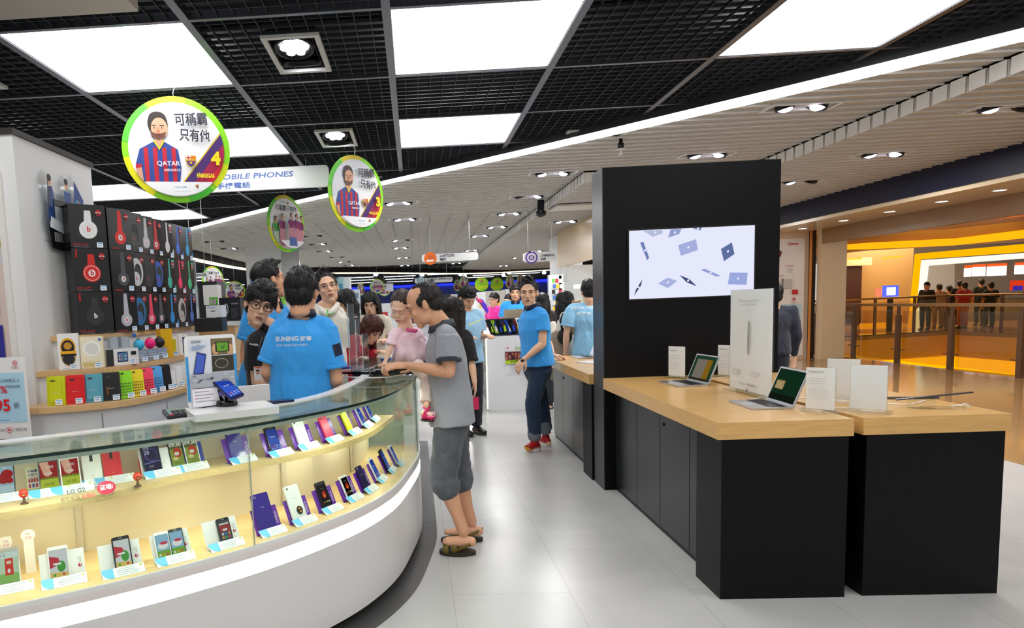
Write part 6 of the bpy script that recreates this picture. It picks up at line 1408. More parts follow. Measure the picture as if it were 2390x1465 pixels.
        for q in (1, -1):
            for k in range(3): m.sweep([L(q*.06, .05-k*.02, .07), L(q*.084, .045-k*.02, .0), L(q*.088, .035-k*.02, -.08 if style == 'bob' else -.16)], [(.014*s, .01*s), (.016*s, .012*s), (.008*s, .006*s)], hm, F.col[1], 8)
    o = m.build('hair', parent); remesh(o, vox*s, 2, lambda co: .0012*noise.noise(co*70))
    if vox < .0095:                     # fine strands running out from the crown over the cap
        bm = bmesh.new(); bm.from_mesh(o.data); bvh = BVHTree.FromBMesh(bm); k_ = MB(); k_.bm.free(); k_.bm = bm; k_.mats = [x for x in o.data.materials]
        n_st = {'baby': 500, 'bald': 900}.get(style, 1500); crown = c+F @ Vector((0, -.05, .13))*s; cc = c+F @ Vector((0, -.025, .02))*s; made = 0; vs = []; fs = []
        while made < n_st:
            made += 1
            d = Vector((r.gauss(0, 1), r.gauss(0, 1), r.gauss(0, 1))).normalized()
            hit = bvh.ray_cast(cc+d*.3, -d)
            if not hit[0] or hit[1].dot(d) < .2: continue
            p, nn = hit[0]+hit[1]*.0004, hit[1]
            lp = F.inverted() @ (p-c)/s
            if style not in ('fringe', 'short', 'long', 'bob') and lp.y > .045 and lp.z < .11: continue
            away = (p-crown); t = away-nn*away.dot(nn)
            if t.length < 1e-4: continue
            t = (t.normalized()+Vector((r.uniform(-.3, .3), r.uniform(-.3, .3), r.uniform(-.3, .3)))).normalized()
            if style == 'spiky': t = (t*.55+nn*.65).normalized() if (p-c).dot(F.col[2]) > .06*s else t
            ln = r.uniform(.02, .04)*(1.1 if style in ('long', 'bob') else 1)*(.7 if style in ('bald', 'crew', 'baby') else 1); q = p.copy(); path = [q.copy()]
            for i in range(3):
                t = (t-nn*(.22 if style != 'spiky' else .05)).normalized() if i else t+nn*.25
                q = q+t.normalized()*ln/3; path.append(q.copy())
            w_ = nn.cross(t).normalized()*r.uniform(.0012, .0022); b0 = len(vs)
            for i, q in enumerate(path):
                f_ = 1-i/3.3; vs += [q-w_*f_, q+nn*.0016*f_, q+w_*f_]
            for i in range(3):
                for j in (0, 1): fs.append((b0+3*i+j, b0+3*i+j+1, b0+3*i+4+j, b0+3*i+3+j))
        k_.faces(vs, fs, hm, False); bm.to_mesh(o.data); bm.free()
    return o
def foot(m, ank, toe, mt, s=1.0, r=(.042, .034)):
    d = (toe-ank); d.z = 0; d = d.normalized(); zf = min(ank.z, toe.z)
    h = ank-d*.045*s; h.z = toe.z
    m.sweep([h, h+d*.06*s, h+d*.15*s, toe-d*.02*s], [(.030*s, .032*s), (.032*s, .036*s), (.040*s, .024*s), (.036*s, .014*s)], mt, d.cross(Vector((0, 0, 1))), 12)
def shoe(parent, name, ank, toe, c, sole, s=1.0, sandal=False):
    d = (toe-ank); d.z = 0; d = d.normalized(); x = d.cross(Vector((0, 0, 1))); z0 = 0.0 if toe.z < .3 else toe.z-.045
    h = ank-d*.06*s; h.z = z0; t = toe+d*.02*s; t.z = z0; Ln = (t-h).length
    def outline(k, n=20):
        o = []
        for i in range(n):
            a = 2*PI*i/n; u = .5-.5*math.cos(a); w_ = (.036+.012*math.sin(min(1, u*1.3)*PI*.6))*math.sin(a)*k*s
            o.append(h+d*(u*Ln*1.02-.01)+x*w_)
        return o
    P = outline(1.1); m = MB(); n = len(P)
    m.faces([p+Vector((0, 0, .003)) for p in P]+[p+Vector((0, 0, .026*s)) for p in P], [tuple(range(n)), tuple(range(2*n-1, n-1, -1))]+[(i, (i+1) % n, n+(i+1) % n, n+i) for i in range(n)], mat(sole, .5)); m.build('sole', parent)
    if not sandal:
        m = MB(); m.sweep([h+d*.03*s+Vector((0, 0, .05*s)), h+d*.09*s+Vector((0, 0, .058*s)), h+d*.17*s+Vector((0, 0, .045*s)), t-d*.03*s+Vector((0, 0, .036*s))], [(.036*s, .034*s), (.04*s, .036*s), (.044*s, .026*s), (.038*s, .02*s)], mat(c, .4), x, 14)
        m.sweep([h+d*.06*s+Vector((0, 0, .06*s)), h+d*.065*s+Vector((0, 0, .095*s))], [(.036*s, .042*s), (.036*s, .044*s)], mat(c, .4), x, 12)
        o = m.build(name, parent); remesh(o, .006, 2); return o
    m = MB(); z = Vector((0, 0, .026*s))
    def band(P, w_): m.sweep(P, [(w_*s, .0028*s)]*len(P), mat(c, .45), d, 10, False)
    for u, hh in ((.115, .058), (.165, .044)):
        q = h+d*u*s; band([q-x*.047*s+z*.7, q-x*.040*s+z+Vector((0, 0, hh*.55)), q-x*.02*s+Vector((0, 0, hh+.024)), q+x*.02*s+Vector((0, 0, hh+.024)), q+x*.040*s+z+Vector((0, 0, hh*.55)), q+x*.047*s+z*.7], .017)
    q = h+d*.03*s
    for e in (1, -1): m.sweep([h+d*.115*s+x*.044*e*s+z*1.2, q+x*.036*e*s+Vector((0, 0, .070*s)), h-d*.012*s+Vector((0, 0, .078*s))], [(.010*s, .003*s)]*3, mat(c, .45), Vector((0, 0, 1)), 8, False)
    return m.build(name, parent)
def ik(a, b, l1, l2, hint):
    d = b-a; L_ = min(d.length, (l1+l2)*.995); d.normalize(); x = (l1*l1-l2*l2+L_*L_)/(2*L_); h = math.sqrt(max(0, l1*l1-x*x)); k = hint-a; k = k-d*k.dot(d)
    return a+d*x+(k.normalized()*h if k.length > 1e-4 else Vector((0, 0, 0)))
def V(*a): return Vector(a)
def person(label, hd, psi, neck, sh, pel, hipw=.085, el=None, wr=None, hdir=None, hnorm=None, kn=None, ank=None, toe=None, pitch=0, roll=0, s=1.0, hs=1.0, skin='a', hstyle='short', hcol=None, shirt='3a9ae0', sleeve=.62, shname='polo_shirt', collar=None,
           trous='2c3038', tlen=1.0, trname='trousers', shoes=('shoe', '202226', 'e8e8e8'), glasses=None, face=True, vox=.0055, cvox=.009, hem=.10, group=None, child=False, shut=False, curl=.35, point=(False, False), extra=None, tight=1.0, longsl=False, seed=1, cloth_noise=.006, bodyw=1.0, mouth='b8746a', bellied=0, cat='person', cuff=None):
    sk = mat(SKIN[skin], .48, sss=.08, bump=.06, bscale=90)
    t_ = thing('person', label, cat, (pel.x, pel.y, 0), 0, group)
    off = Vector((pel.x, pel.y, 0))
    sd = (sh[1]-sh[0]).normalized(); up = (neck-pel).normalized()
    pd = sd.copy(); pd.z = 0; pd.normalize()
    mid = pel.lerp(neck, .5); n_ = len(sh)
    W = bodyw*s
    def torso(m, mt, g, lo=-.02, shoulders=True):
        P = [pel+up*lo*s, pel.lerp(neck, .18), pel.lerp(neck, .38), pel.lerp(neck, .62), pel.lerp(neck, .82), neck-up*.02*s]
        R = [(.160*W+g*2.2, .114*W+g*2.2), (.152*W+g*1.6, .108*W+g*1.6+bellied), (.146*W+g, .104*W+g+bellied), (.166*W+g, .110*W+g), (.168*W+g*.8, .098*W+g*.6), (.070*W+g*.5, .064*W+g*.5)]
        m.sweep(P, R, mt, [pd]*2+[pd.lerp(sd, .5)]*2+[sd]*2, 22, g < .001)
        for k in (0, 1): m.sweep([neck-up*.045*s, sh[k]+(neck-sh[k])*.12], [(.055*s+g, .045*s+g), (.056*s+g*.6, .052*s+g*.6)], mt, up, 14)
    B = MB(); torso(B, sk, -.012)
    for k in (0, 1):
        if el and el[k] is not None:
            e = el[k]; w_ = wr[k]
            B.sweep([sh[k], sh[k].lerp(e, .45), e], [(.047*s, .047*s), (.041*s, .042*s), (.036*s, .036*s)], sk, sd, 12)
            B.sweep([e, e.lerp(w_, .3), e.lerp(w_, .75), w_], [(.036*s, .036*s), (.039*s, .037*s), (.029*s, .027*s), (.026*s, .021*s)], sk, sd, 12)
            d = hdir[k] if hdir and hdir[k] is not None else (w_-e)
            nn = hnorm[k] if hnorm and hnorm[k] is not None else V(0, 0, 1)
            hand(B, w_, d, nn, 1 if k == 0 else -1, sk, s*1.0, curl, point[k])
    if kn:
        for k in (0, 1):
            if kn[k] is None: continue
            hp = pel+pd*(hipw*s*(1 if k else -1))-up*.02*s
            B.sweep([hp, hp.lerp(kn[k], .5), kn[k]], [(.078*s, .078*s), (.068*s, .07*s), (.052*s, .054*s)], sk, pd, 14)
            a = ank[k]; B.sweep([kn[k], kn[k].lerp(a, .3), kn[k].lerp(a, .7), a], [(.05*s, .052*s), (.054*s, .056*s), (.036*s, .038*s), (.033*s, .036*s)], sk, pd, 14)
            if toe and toe[k] is not None: foot(B, a, toe[k], sk, s)
    F = head_frame(psi, pitch, roll); head(B, hd, F, sk, hs, child, neck)
    body = B.build('body', t_); body.location = -off
    remesh(body, vox, 4)
    if face: face_parts(body, hd, F, hs, glasses, child=child, shut=shut, mouth=mouth)
    hr = hair(t_, hd, F, hs, hstyle, hcol, max(.0055, vox), seed); hr.location = -off
    # upper garment
    if shirt:
        m = MB(); cm = cloth(shirt) if isinstance(shirt, str) else shirt
        torso(m, cm, .010*tight, -hem)
        tk = .55+.45*tight
        for k in (0, 1):
            if el and el[k] is not None:
                e = el[k]; d = e-sh[k]
                if longsl:
                    w_ = wr[k]; m.sweep([sh[k]-d*.05, sh[k].lerp(e, .5), e], [(.062*s, .062*s), (.058*s, .058*s), (.052*s, .052*s)], cm, sd, 14); m.sweep([e, e.lerp(w_, .5), e.lerp(w_, .93)], [(.052*s, .052*s), (.046*s, .046*s), (.04*s, .038*s)], cm, sd, 14)
                else: m.sweep([sh[k]-d*.06, sh[k].lerp(e, .3), sh[k].lerp(e, sleeve)], [(.057*s, .060*s), (.058*s*tk, .060*s*tk), (.061*s*tk, .063*s*tk)], cm, sd, 16, False)
        so_ = m.build(shname, t_); so_.location = -off
        remesh(so_, cvox, 3, lambda co: cloth_noise*(noise.noise(Vector((co.x*9, co.y*9, co.z*4)))+.5*noise.noise(Vector((co.x*22+co.z*9, co.y*22, co.z*9)))))
        if not longsl and el:
            for k in (0, 1):
                if el[k] is None: continue
                d = el[k]-sh[k]; a_ = sh[k]+d*(sleeve+.02); u_ = d.normalized(); m = MB(); r0 = .0625*s*tk
                ring = [(r0-.001, -.014), (r0+.0012, -.012), (r0+.0012, .010), (r0-.001, .012), (r0-.005, .010), (r0-.005, -.012)]
                m.lathe(ring, (0, 0, 0), cloth(cuff or shirt) if isinstance(shirt, str) else shirt, 20, Matrix.Translation(a_) @ u_.to_track_quat('Z', 'Y').to_matrix().to_4x4()); m.build('sleeve_hem', so_)
        if collar:
            m = MB(); F2 = head_frame(psi*.4 if abs(psi) < 2 else psi, 0, 0); cc = mat(collar, .7); pts = []; q2 = []
            fr = sd.cross(up) if sd.cross(up).dot(F.col[1]) > 0 else -sd.cross(up)
            N = 22
            for i in range(N+1):
                a = PI*.5+.22+(2*PI-.44)*i/N; v = sd*math.cos(a)+fr*math.sin(a); k_ = 1+.07*max(0, math.sin(a))
                dz = -.022*max(0, math.sin(a))
                pts.append((neck+v*(.063*s*k_)+up*(.034+dz)*s, neck+v*(.082*s*k_)+up*(-.006+dz*1.4)*s))
            vs = []
            for a_, b_ in pts: vs += [a_, b_, b_+(b_-neck).normalized()*.004, a_+(a_-neck).normalized()*.006]
            fs = [(0, 1, 2, 3), tuple(4*N+i for i in (3, 2, 1, 0))]+[(4*i+j, 4*i+4+j, 4*i+4+(j+1) % 4, 4*i+(j+1) % 4) for i in range(N) for j in range(4)]
            m.faces(vs, fs, cc, True); o = m.build('collar', so_); t_['_c'] = 0; del t_['_c']
    # lower garment
    if trous and kn:
        m = MB(); cm = cloth(trous, .8) if isinstance(trous, str) else trous
        m.sweep([pel+up*.03*s, pel-up*.06*s], [(.146*W, .104*W), (.152*W, .108*W)], cm, pd, 20)
        for k in (0, 1):
            if kn[k] is None: continue
            hp = pel+pd*(hipw*s*(1 if k else -1))
            if tlen <= .62:
                e = kn[k].lerp(ank[k], max(0, (tlen-.5)*2)); m.sweep([hp, hp.lerp(kn[k], .5), kn[k], e], [(.084*s, .094*s), (.088*s, .094*s), (.082*s, .088*s), (.083*s, .089*s)], cm, pd, 18)
            else:
                m.sweep([hp, hp.lerp(kn[k], .5), kn[k]], [(.088*s, .096*s), (.084*s, .088*s), (.070*s, .074*s)], cm, pd, 18)
                e = kn[k].lerp(ank[k], min(1, (tlen-.5)*2)); m.sweep([kn[k], kn[k].lerp(e, .5), e], [(.071*s, .074*s), (.067*s, .070*s), (.062*s, .065*s)], cm, pd, 18, False)
        o = m.build(trname, t_); o.location = -off
        remesh(o, cvox, 3, lambda co: cloth_noise*1.1*(noise.noise(Vector((co.x*10, co.y*10, co.z*6)))+.6*noise.noise(Vector((co.x*20, co.y*20, co.z*26)))))
    if shoes and toe:
        for k in (0, 1):
            if toe[k] is not None:
                hold = shoe(t_, shoes[0], ank[k], toe[k], shoes[1], shoes[2], s, shoes[0] == 'sandal')
        for ch in t_.children:
            if ch.name.split('.')[0] in ('sole', shoes[0]) and ch.location.length < 1e-6: ch.location = -off
    if extra: extra(t_, off, F, body)
    return t_
def put(m, name, parent, off):
    o = m.build(name, parent); o.location = -off; return o
def on_cloth(t_, off, garment, s_, c, origin, right, up_, toward, w_=None, h_=None, bold=.02, name='print'):
    """lettering laid onto the cloth: cast from a plane along 'toward'"""
    g = [x for x in t_.children if x.name.split('.')[0] == garment][0]
    bvh = BVHTree.FromPolygons([v.co.copy() for v in g.data.vertices], [tuple(p.vertices) for p in g.data.polygons])
    if s_ == '#': vs = [(i*w_/8, j*h_/8) for i in range(9) for j in range(9)]; fs = [(i*9+j, (i+1)*9+j, (i+1)*9+j+1, i*9+j+1) for i in range(8) for j in range(8)]; k = 1; kz = 1
    else:
        vs, fs, tw, th = text_mesh(s_, bold); k = w_/tw; kz = h_/th if h_ else k
    P = []
    for a, b in vs:
        p = origin+right*(a*k)+up_*(b*kz); q = bvh.ray_cast(p, toward)
        P.append((q[0]-toward*.0025) if q[0] else p+toward*.3)
    m = MB(); m.faces(P, fs, mat(c, .6)); o = m.build(name, g, None, False)
    return o

# ---- man in blue polo seen from behind, at the counter
Y = 3.95
def ex1(t_, off, F, body):
    r_, u_, tw_ = V(1, 0, 0), V(0, 0, 1), V(0, 1, 0)
    base = A(631, 800, 3.72); on_cloth(t_, off, 'polo_shirt', 'SUNING', 'd8e6f2', V(base.x, 3.4, base.z), r_, u_, tw_, w_=.142, h_=.029, bold=.04, name='lettering')
    b2 = A(693, 799, 3.72); on_cloth(t_, off, 'polo_shirt', '蘇寧', 'd8e6f2', V(b2.x, 3.4, b2.z), r_, u_, tw_, w_=.067, h_=.031, bold=.02, name='lettering')
    b3 = A(633, 812, 3.72); on_cloth(t_, off, 'polo_shirt', 'YOUR CONNECTED WORLD', 'cfe2f4', V(b3.x, 3.4, b3.z), r_, u_, tw_, w_=.188, h_=.013, bold=.02, name='lettering')
    b4 = A(783, 833, 3.85)-V(-.25, .97, 0).normalized()*.3; on_cloth(t_, off, 'polo_shirt', '#', '16203c', b4, V(.98, 0, .2), V(-.2, 0, .98), V(-.25, .97, 0).normalized(), w_=.055, h_=.07, name='sleeve_patch')
person('person in a blue polo with white lettering across the back, facing away', A(705, 688, Y), rad(172), A(706, 737, Y), [A(652, 772, Y), A(764, 770, Y)], A(702, 955, Y), pitch=rad(12), s=1.06, hs=1.15,
       el=[A(623, 868, Y-.02), A(786, 886, Y-.02)], wr=[A(650, 915, Y+.22), A(742, 905, Y+.2)], kn=[A(680, 1150, Y), A(735, 1150, Y)], ank=[A(680, 1350, Y), A(735, 1350, Y)], toe=[A(680, 1350, Y)+V(0, .18, -.07), A(735, 1350, Y)+V(0, .18, -.07)],
       hstyle='short', shirt='36a2f2', collar='121c34', sleeve=.72, tight=1.3, trous='1c2230', vox=.006, extra=ex1, hem=.16, bodyw=1.08, cloth_noise=.008, seed=4)
# ---- young man in black with glasses, leaning in
Y = 4.28
def ex2(t_, off, F, body):
    b = A(574, 806, 4.08); on_cloth(t_, off, 'polo_shirt', 'mobile', 'e8e8ec', V(b.x, 3.8, b.z), V(.95, 0, -.2), V(.2, 0, .95), V(0, 1, 0), w_=.055, bold=.02, name='lettering')
    b = A(592, 855, 4.06); m = MB(); m.rbox(0, .05, 0, .004, -.085, 0, mat('e8e8ea', .3), .004, Matrix.Translation(b), 2, 'y'); m.box(.014, .034, -.001, 0, -.05, -.022, mat('c89878', .5), Matrix.Translation(b)); m.box(.012, .036, -.0015, 0, -.03, -.02, mat('16161a', .5), Matrix.Translation(b)); m.box(.004, .046, -.001, 0, -.012, -.002, mat('d86030', .5), Matrix.Translation(b)); put(m, 'name_badge', t_, off)
    m = MB(); m.tube([b+V(.025, .0, 0), A(604, 815, 4.06), A(612, 785, 4.14)], .004, mat('20242c', .6), 6); put(m, 'lanyard', t_, off)
person('person in a black polo shirt and thick black glasses leaning in towards the counter', A(606, 712, Y), rad(20), A(634, 766, Y+.04), [A(592, 800, Y-.05), A(684, 788, Y+.3)], A(622, 960, Y+.24), pitch=rad(8), roll=rad(-16), s=1.04, hs=1.13,
       el=[A(600, 890, Y-.03), A(690, 880, Y+.34)], wr=[A(640, 905, Y-.1), A(680, 900, Y+.25)], kn=[A(605, 1120, Y+.2), A(645, 1120, Y+.25)], ank=[A(605, 1290, Y+.2), A(645, 1290, Y+.25)], toe=[A(605, 1290, Y+.2)+V(0, -.15, -.07), A(645, 1290, Y+.25)+V(0, -.15, -.07)],
       hstyle='fringe', shirt='0d0d10', collar='101014', sleeve=.6, tight=1.2, trous='17181c', glasses='101012', skin='b', vox=.0048, extra=ex2, hem=.12, seed=9)
# ---- tall man in blue polo behind, looking away
Y = 4.95
person('person in a blue polo behind the one in black, head turned away', A(630, 655, Y), rad(128), A(632, 704, Y), [A(588, 728, Y-.1), A(660, 735, Y+.14)], A(608, 905, Y), pitch=rad(-8), s=1.1, hs=1.2,
       el=[A(572, 822, Y-.08), A(668, 825, Y+.15)], wr=[A(578, 890, Y-.1), A(670, 890, Y+.2)], kn=[A(600, 1060, Y), A(640, 1060, Y)], ank=[A(600, 1220, Y), A(640, 1220, Y)], toe=[A(600, 1220, Y)+V(.12, .1, -.07), A(640, 1220, Y)+V(.12, .1, -.07)],
       hstyle='crew', shirt='36a2f0', collar='141e38', sleeve=.62, tight=1.3, trous='1c2230', vox=.007, seed=3)
# ---- man in pale jacket with rimless glasses
Y = 5.2
def ex4(t_, off, F, body):
    m = MB(); z0 = A(762, 735, Y-.2); m.tube([A(765, 722, Y-.14), A(762, 740, Y-.19), A(763, 775, Y-.19)], .005, mat('58b848', .5), 6); put(m, 'green_zip', t_, off)
    m = MB(); m.sweep([A(742, 716, Y), A(752, 728, Y-.1), A(762, 735, Y-.13)], [(.03, .02), (.03, .02), (.02, .014)], mat('e4e0d4', .8), V(0, 0, 1), 10); m.sweep([A(788, 712, Y), A(778, 726, Y-.1), A(768, 733, Y-.13)], [(.03, .02), (.03, .02), (.02, .014)], mat('e4e0d4', .8), V(0, 0, 1), 10); m.tube([A(786, 718, Y-.04), A(778, 730, Y-.12), A(767, 734, Y-.15)], .004, mat('58b848', .5), 6); put(m, 'hood_edge', t_, off)
person('person in an off-white jacket with green zip and rimless glasses, looking up', A(764, 674, Y), rad(14), A(760, 711, Y), [A(722, 733, Y), A(788, 736, Y+.05)], A(758, 880, Y), pitch=rad(-10), roll=rad(10), s=1.05, hs=1.08,
       el=[A(715, 815, Y), A(792, 815, Y)], wr=[A(722, 850, Y-.15), A(786, 850, Y-.15)], kn=[A(745, 1010, Y), A(780, 1010, Y)], ank=[A(745, 1130, Y), A(780, 1130, Y)], toe=[A(745, 1130, Y)+V(0, -.15, -.07), A(780, 1130, Y)+V(0, -.15, -.07)],
       hstyle='spiky', shirt='dcd8cc', shname='jacket', longsl=True, tight=1.2, trous='30343c', glasses='8a7468', skin='b', vox=.006, extra=ex4, seed=12)
# ---- father in grey
Y = 4.02
def ex5(t_, off, F, body):
    m = MB(); m.tube([A(1024, 838, Y-.27), A(1038, 842, Y-.29), A(1054, 840, Y-.27)], .008, mat('26303c', .7), 6)
person('person in grey shirt and shorts holding a baby, bending over the black desk', A(988, 712, Y), rad(-94), A(1032, 760, Y+.02), [A(1046, 788, Y-.17), A(1034, 780, Y+.19)], A(1052, 965, Y), pitch=rad(24), s=1.0, hs=1.07, hipw=.08,
       el=[A(1048, 868, Y-.2), A(1010, 862, Y+.24)], wr=[A(948, 852, Y-.08), A(972, 852, Y+.12)], hdir=[A(905, 848, Y)-A(940, 846, Y), A(940, 842, Y)-A(972, 848, Y)], hnorm=[V(-.1, -.35, .93), V(0, -.5, .86)], kn=[A(1034, 1108, Y-.09), A(1066, 1098, Y+.10)], ank=[A(1082, 1240, Y-.1), A(1100, 1218, Y+.12)],
       toe=[A(1030, 1262, Y-.08), A(1034, 1241, Y+.12)], hstyle='bald', hcol='1c1816', shirt='94989f', shname='grey_shirt', collar='3a424c', cuff='2c3440', sleeve=.62, tight=1.35, trous='50545b', tlen=.60, trname='shorts', shoes=('sandal', '6a5a1c', '2c241c'), skin='a', vox=.0045, cvox=.008, extra=ex5, hem=.06, curl=.5, point=(True, False), seed=5, cloth_noise=.009, bellied=.012, shut=True)
# ---- baby
Y = 4.2
def ex6(t_, off, F, body):
    m = MB(); N = 28; c0 = A(958, 800, Y); P = []
    rings = [(A(950, 790, Y-.02), .085), (A(962, 815, Y), .11), (A(968, 840, Y), .14)]
    vs = [c+V(math.cos(2*PI*i/N)*r*(1+.10*math.sin(i*PI/2)), math.sin(2*PI*i/N)*r*.8*(1+.1*math.sin(i*PI/2)), 0) for c, r in rings for i in range(N)]
    vs += [rings[-1][0]+V(math.cos(2*PI*i/N)*.12, math.sin(2*PI*i/N)*.095, .006) for i in range(N)]
    m.faces(vs, [(k*N+i, k*N+(i+1) % N, (k+1)*N+(i+1) % N, (k+1)*N+i) for k in range(3) for i in range(N)], cloth('ffdfea'), True); put(m, 'skirt', t_, off)
    m = MB()
    for i in range(7): m.ell(A(950+i*3.6, 768+(i % 2)*3+i*.5, Y-.088), (.010, .012, .011), mat('ea6aa4', .8), None, 8, 5)
    put(m, 'pink_ruffle', t_, off)
    m = MB(); a_, t2 = A(997, 955, Y-.28), A(1012, 968, Y-.30)
    m.tube([A(988, 950, Y-.3), A(996, 956, Y-.32), A(1004, 950, Y-.3)], .007, mat('e0286c', .4), 8)
    for i in range(12): m.ell(A(1000+ (i % 4)*4.5, 962+(i//4)*4.5, Y-.345), (.004, .003, .004), mat('f8d0e0', .4), None, 8, 5)
    put(m, 'beaded_strap', t_, off)
person('baby in a pink dress held against the face of the person in grey, looking down', A(936, 716, Y), rad(-24), A(947, 768, Y+.02), [A(918, 782, Y-.04), A(976, 778, Y+.06)], A(968, 832, Y+.02), hipw=.07, pitch=rad(30), roll=rad(-10), s=.56, hs=.86, child=True,
       el=[A(911, 812, Y-.06), A(985, 805, Y+.08)], wr=[A(901, 838, Y-.08), A(985, 830, Y)], kn=[A(996, 882, Y-.2), A(1004, 870, Y+.03)], ank=[A(995, 945, Y-.27), A(1004, 935, Y+.06)], toe=[A(1010, 967, Y-.3), A(1010, 955, Y+.02)],
       hstyle='baby', hcol='3a2c26', shirt='ffdfea', shname='dress', sleeve=.6, tight=1.0, trous='e2cfc4', tlen=.95, trname='tights', shoes=('shoe', 'd8246c', '3a2420'), skin='baby', vox=.004, cvox=.005, extra=ex6, hem=.0, seed=6, cloth_noise=.003, mouth='d89488', shut=True)
# ---- walking man in blue polo, jeans and red trainers
Y = 6.75
def ex7(t_, off, F, body):
    w0 = A(1221, 842, Y-.22); m = MB(); R = (A(1207, 860, Y-.22)-A(1240, 822, Y-.22)).normalized(); Q = R.to_track_quat('Z', 'Y').to_matrix().to_4x4()
    m.lathe([(.036, -.012), (.037, .012)], (0, 0, 0), mat('101014', .4), 18, Matrix.Translation(w0) @ Q); m.ell(w0+V(-.01, -.036, 0), (.022, .012, .022), mat('1c1e22', .25)); put(m, 'wristwatch', t_, off)
    for k, (a_, b_) in enumerate(((A(1247, 1003, Y-.08), A(1247, 1016, Y-.08)), (A(1270, 988, Y+.12), A(1272, 1000, Y+.12)))):
        m = MB(); m.sweep([a_, b_], [(.066, .070), (.067, .071)], mat('76808c', .8), V(1, 0, 0), 16); put(m, 'turned_up_cuff', t_, off)
    for (q, dy) in (((1236, 1046), -.13), ((1268, 1028), .05)):
        c_ = PZ(q[0], q[1], .03); m = MB(); m.ell(c_+V(-.01, -.01, .012), (.05, .04, .02), mat('f0c010', .4)); put(m, 'yellow_toe', t_, off)
        c_ = PZ(q[0]+12, q[1]-20, .08); m = MB(); m.box(-.015, .015, -.03, -.02, -.008, .008, mat('f0b818', .4), Matrix.Translation(c_+V(0, -.03, 0))); put(m, 'shoe_patch', t_, off)
person('person in a blue polo, jeans and red trainers walking in the aisle', A(1233, 684, Y), rad(-14), A(1243, 716, Y), [A(1228, 737, Y+.16), A(1266, 737, Y-.14)], A(1254, 852, Y), hipw=.075, pitch=rad(2), s=1.03, hs=1.14,
       el=[A(1280, 800, Y+.26), A(1266, 802, Y-.20)], wr=[A(1290, 828, Y+.15), A(1223, 839, Y-.24)], hdir=[V(1, -.1, -.2), A(1205, 862, Y-.25)-A(1222, 840, Y-.22)], hnorm=[V(0, 0, 1), V(-.5, -.8, .2)], kn=[A(1262, 932, Y+.10), A(1244, 938, Y-.12)], ank=[A(1274, 1006, Y+.14), A(1248, 1018, Y-.08)],
       toe=[PZ(1262, 1031, .03)+V(0, .08, 0), PZ(1237, 1047, .03)], hstyle='spiky', shirt='36a2f2', collar='141e3c', sleeve=.5, tight=1.3, trous='1f3350', trname='jeans', tlen=.97, shoes=('trainer', 'b81c24', 'e8e4dc'), skin='b', vox=.0065, extra=ex7, hem=.0, bodyw=1.14, seed=8, curl=.6)
# ---- people farther back
def simple_person(label, px, py, Y, psi, H, shirt, hst='short', pitch=0, roll=0, trous='20242c', glasses=None, skin='b', arms='down', longsl=False, hcol=None, shname='shirt', lean=0, extra=None, collar=None, face=True, hs=1.05, wide=1.0, vox=.011, group=None, seed=2, shoes=('shoe', '1c1c20', '303034'), tlen=1.0, tight=1.25, w_arm=None):
    hd = A(px, py, Y); s = H/1.72; f = V(math.sin(psi), -math.cos(psi), 0); b = f.copy(); sdv = V(f.y, -f.x, 0)
    nk = hd-V(0, 0, .135*s)-f*(.02+.0*lean); base = hd-f*lean; pel = V(base.x, base.y, .93*s); zsh = nk.z-.05*s
    S = [V(nk.x, nk.y, zsh)+sdv*(.165*s*wide), V(nk.x, nk.y, zsh)-sdv*(.165*s*wide)]
    # keep the sides so that the first is towards the photo's left
    if S[0].x > S[1].x and abs(math.cos(psi)) > .3: S = [S[1], S[0]]
    E_, W_ = [], []
    for k in (0, 1):
        o = (S[k]-V(nk.x, nk.y, zsh)).normalized()
        if arms == 'down': e = S[k]+o*.05+V(0, 0, -.28*s); w_ = e+f*.08+V(0, 0, -.22*s)
        elif arms == 'front': e = S[k]+o*.04+V(0, 0, -.26*s)-f*.02; w_ = e+f*.2+V(0, 0, .02)-o*.06
        elif arms == 'up': e = S[k]+o*.02+V(0, 0, -.2*s)+f*.1; w_ = hd+f*.12+V(0, 0, -.08)+o*.03
        E_.append(e); W_.append(w_)
    sp = (S[1]-S[0]).normalized()
    K = [V(pel.x, pel.y, .5*s)-sp*.09+f*.02, V(pel.x, pel.y, .5*s)+sp*.09+f*.02]; An = [V(k.x, k.y, .09)-f*.03 for k in K]; To = [V(a.x, a.y, .03)+f*.16 for a in An]
    return person(label, hd, psi, nk, S, pel, el=E_, wr=W_, kn=K, ank=An, toe=To, pitch=pitch, roll=roll, s=s, hs=hs, skin=skin, hstyle=hst, hcol=hcol, shirt=shirt, shname=shname, trous=trous, longsl=longsl, glasses=glasses, face=face, vox=vox, cvox=.014, extra=extra, collar=collar, hem=.1, tight=tight, seed=seed, shoes=shoes, tlen=tlen, group=group, cloth_noise=.007)
def stripes(t_, off, F, body):
    c0 = A(795, 745, 6.75)
    for i in range(4):
        m = MB(); m.tube([A(786+i*7, 728, 6.62-.02*i), A(785+i*7, 765, 6.6)], .006, mat('d8d8d4', .7), 6); put(m, 'white_stripe', t_, off)
simple_person('person with long straight black hair in a black and white striped top', 806, 707, 6.9, rad(-58), 1.6, '15161a', 'long', rad(22), 0, longsl=False, skin='b', extra=stripes, arms='front', seed=21, hs=1.05, vox=.008)
simple_person('person with bobbed black hair and glasses in a cream top, facing the camera', 865, 711, 7.5, rad(-8), 1.6, 'd8d0bc', 'bob', rad(10), 0, glasses='3a2c28', skin='b', arms='front', seed=22, vox=.008)
def red_hair_arm(t_, off, F, body): pass
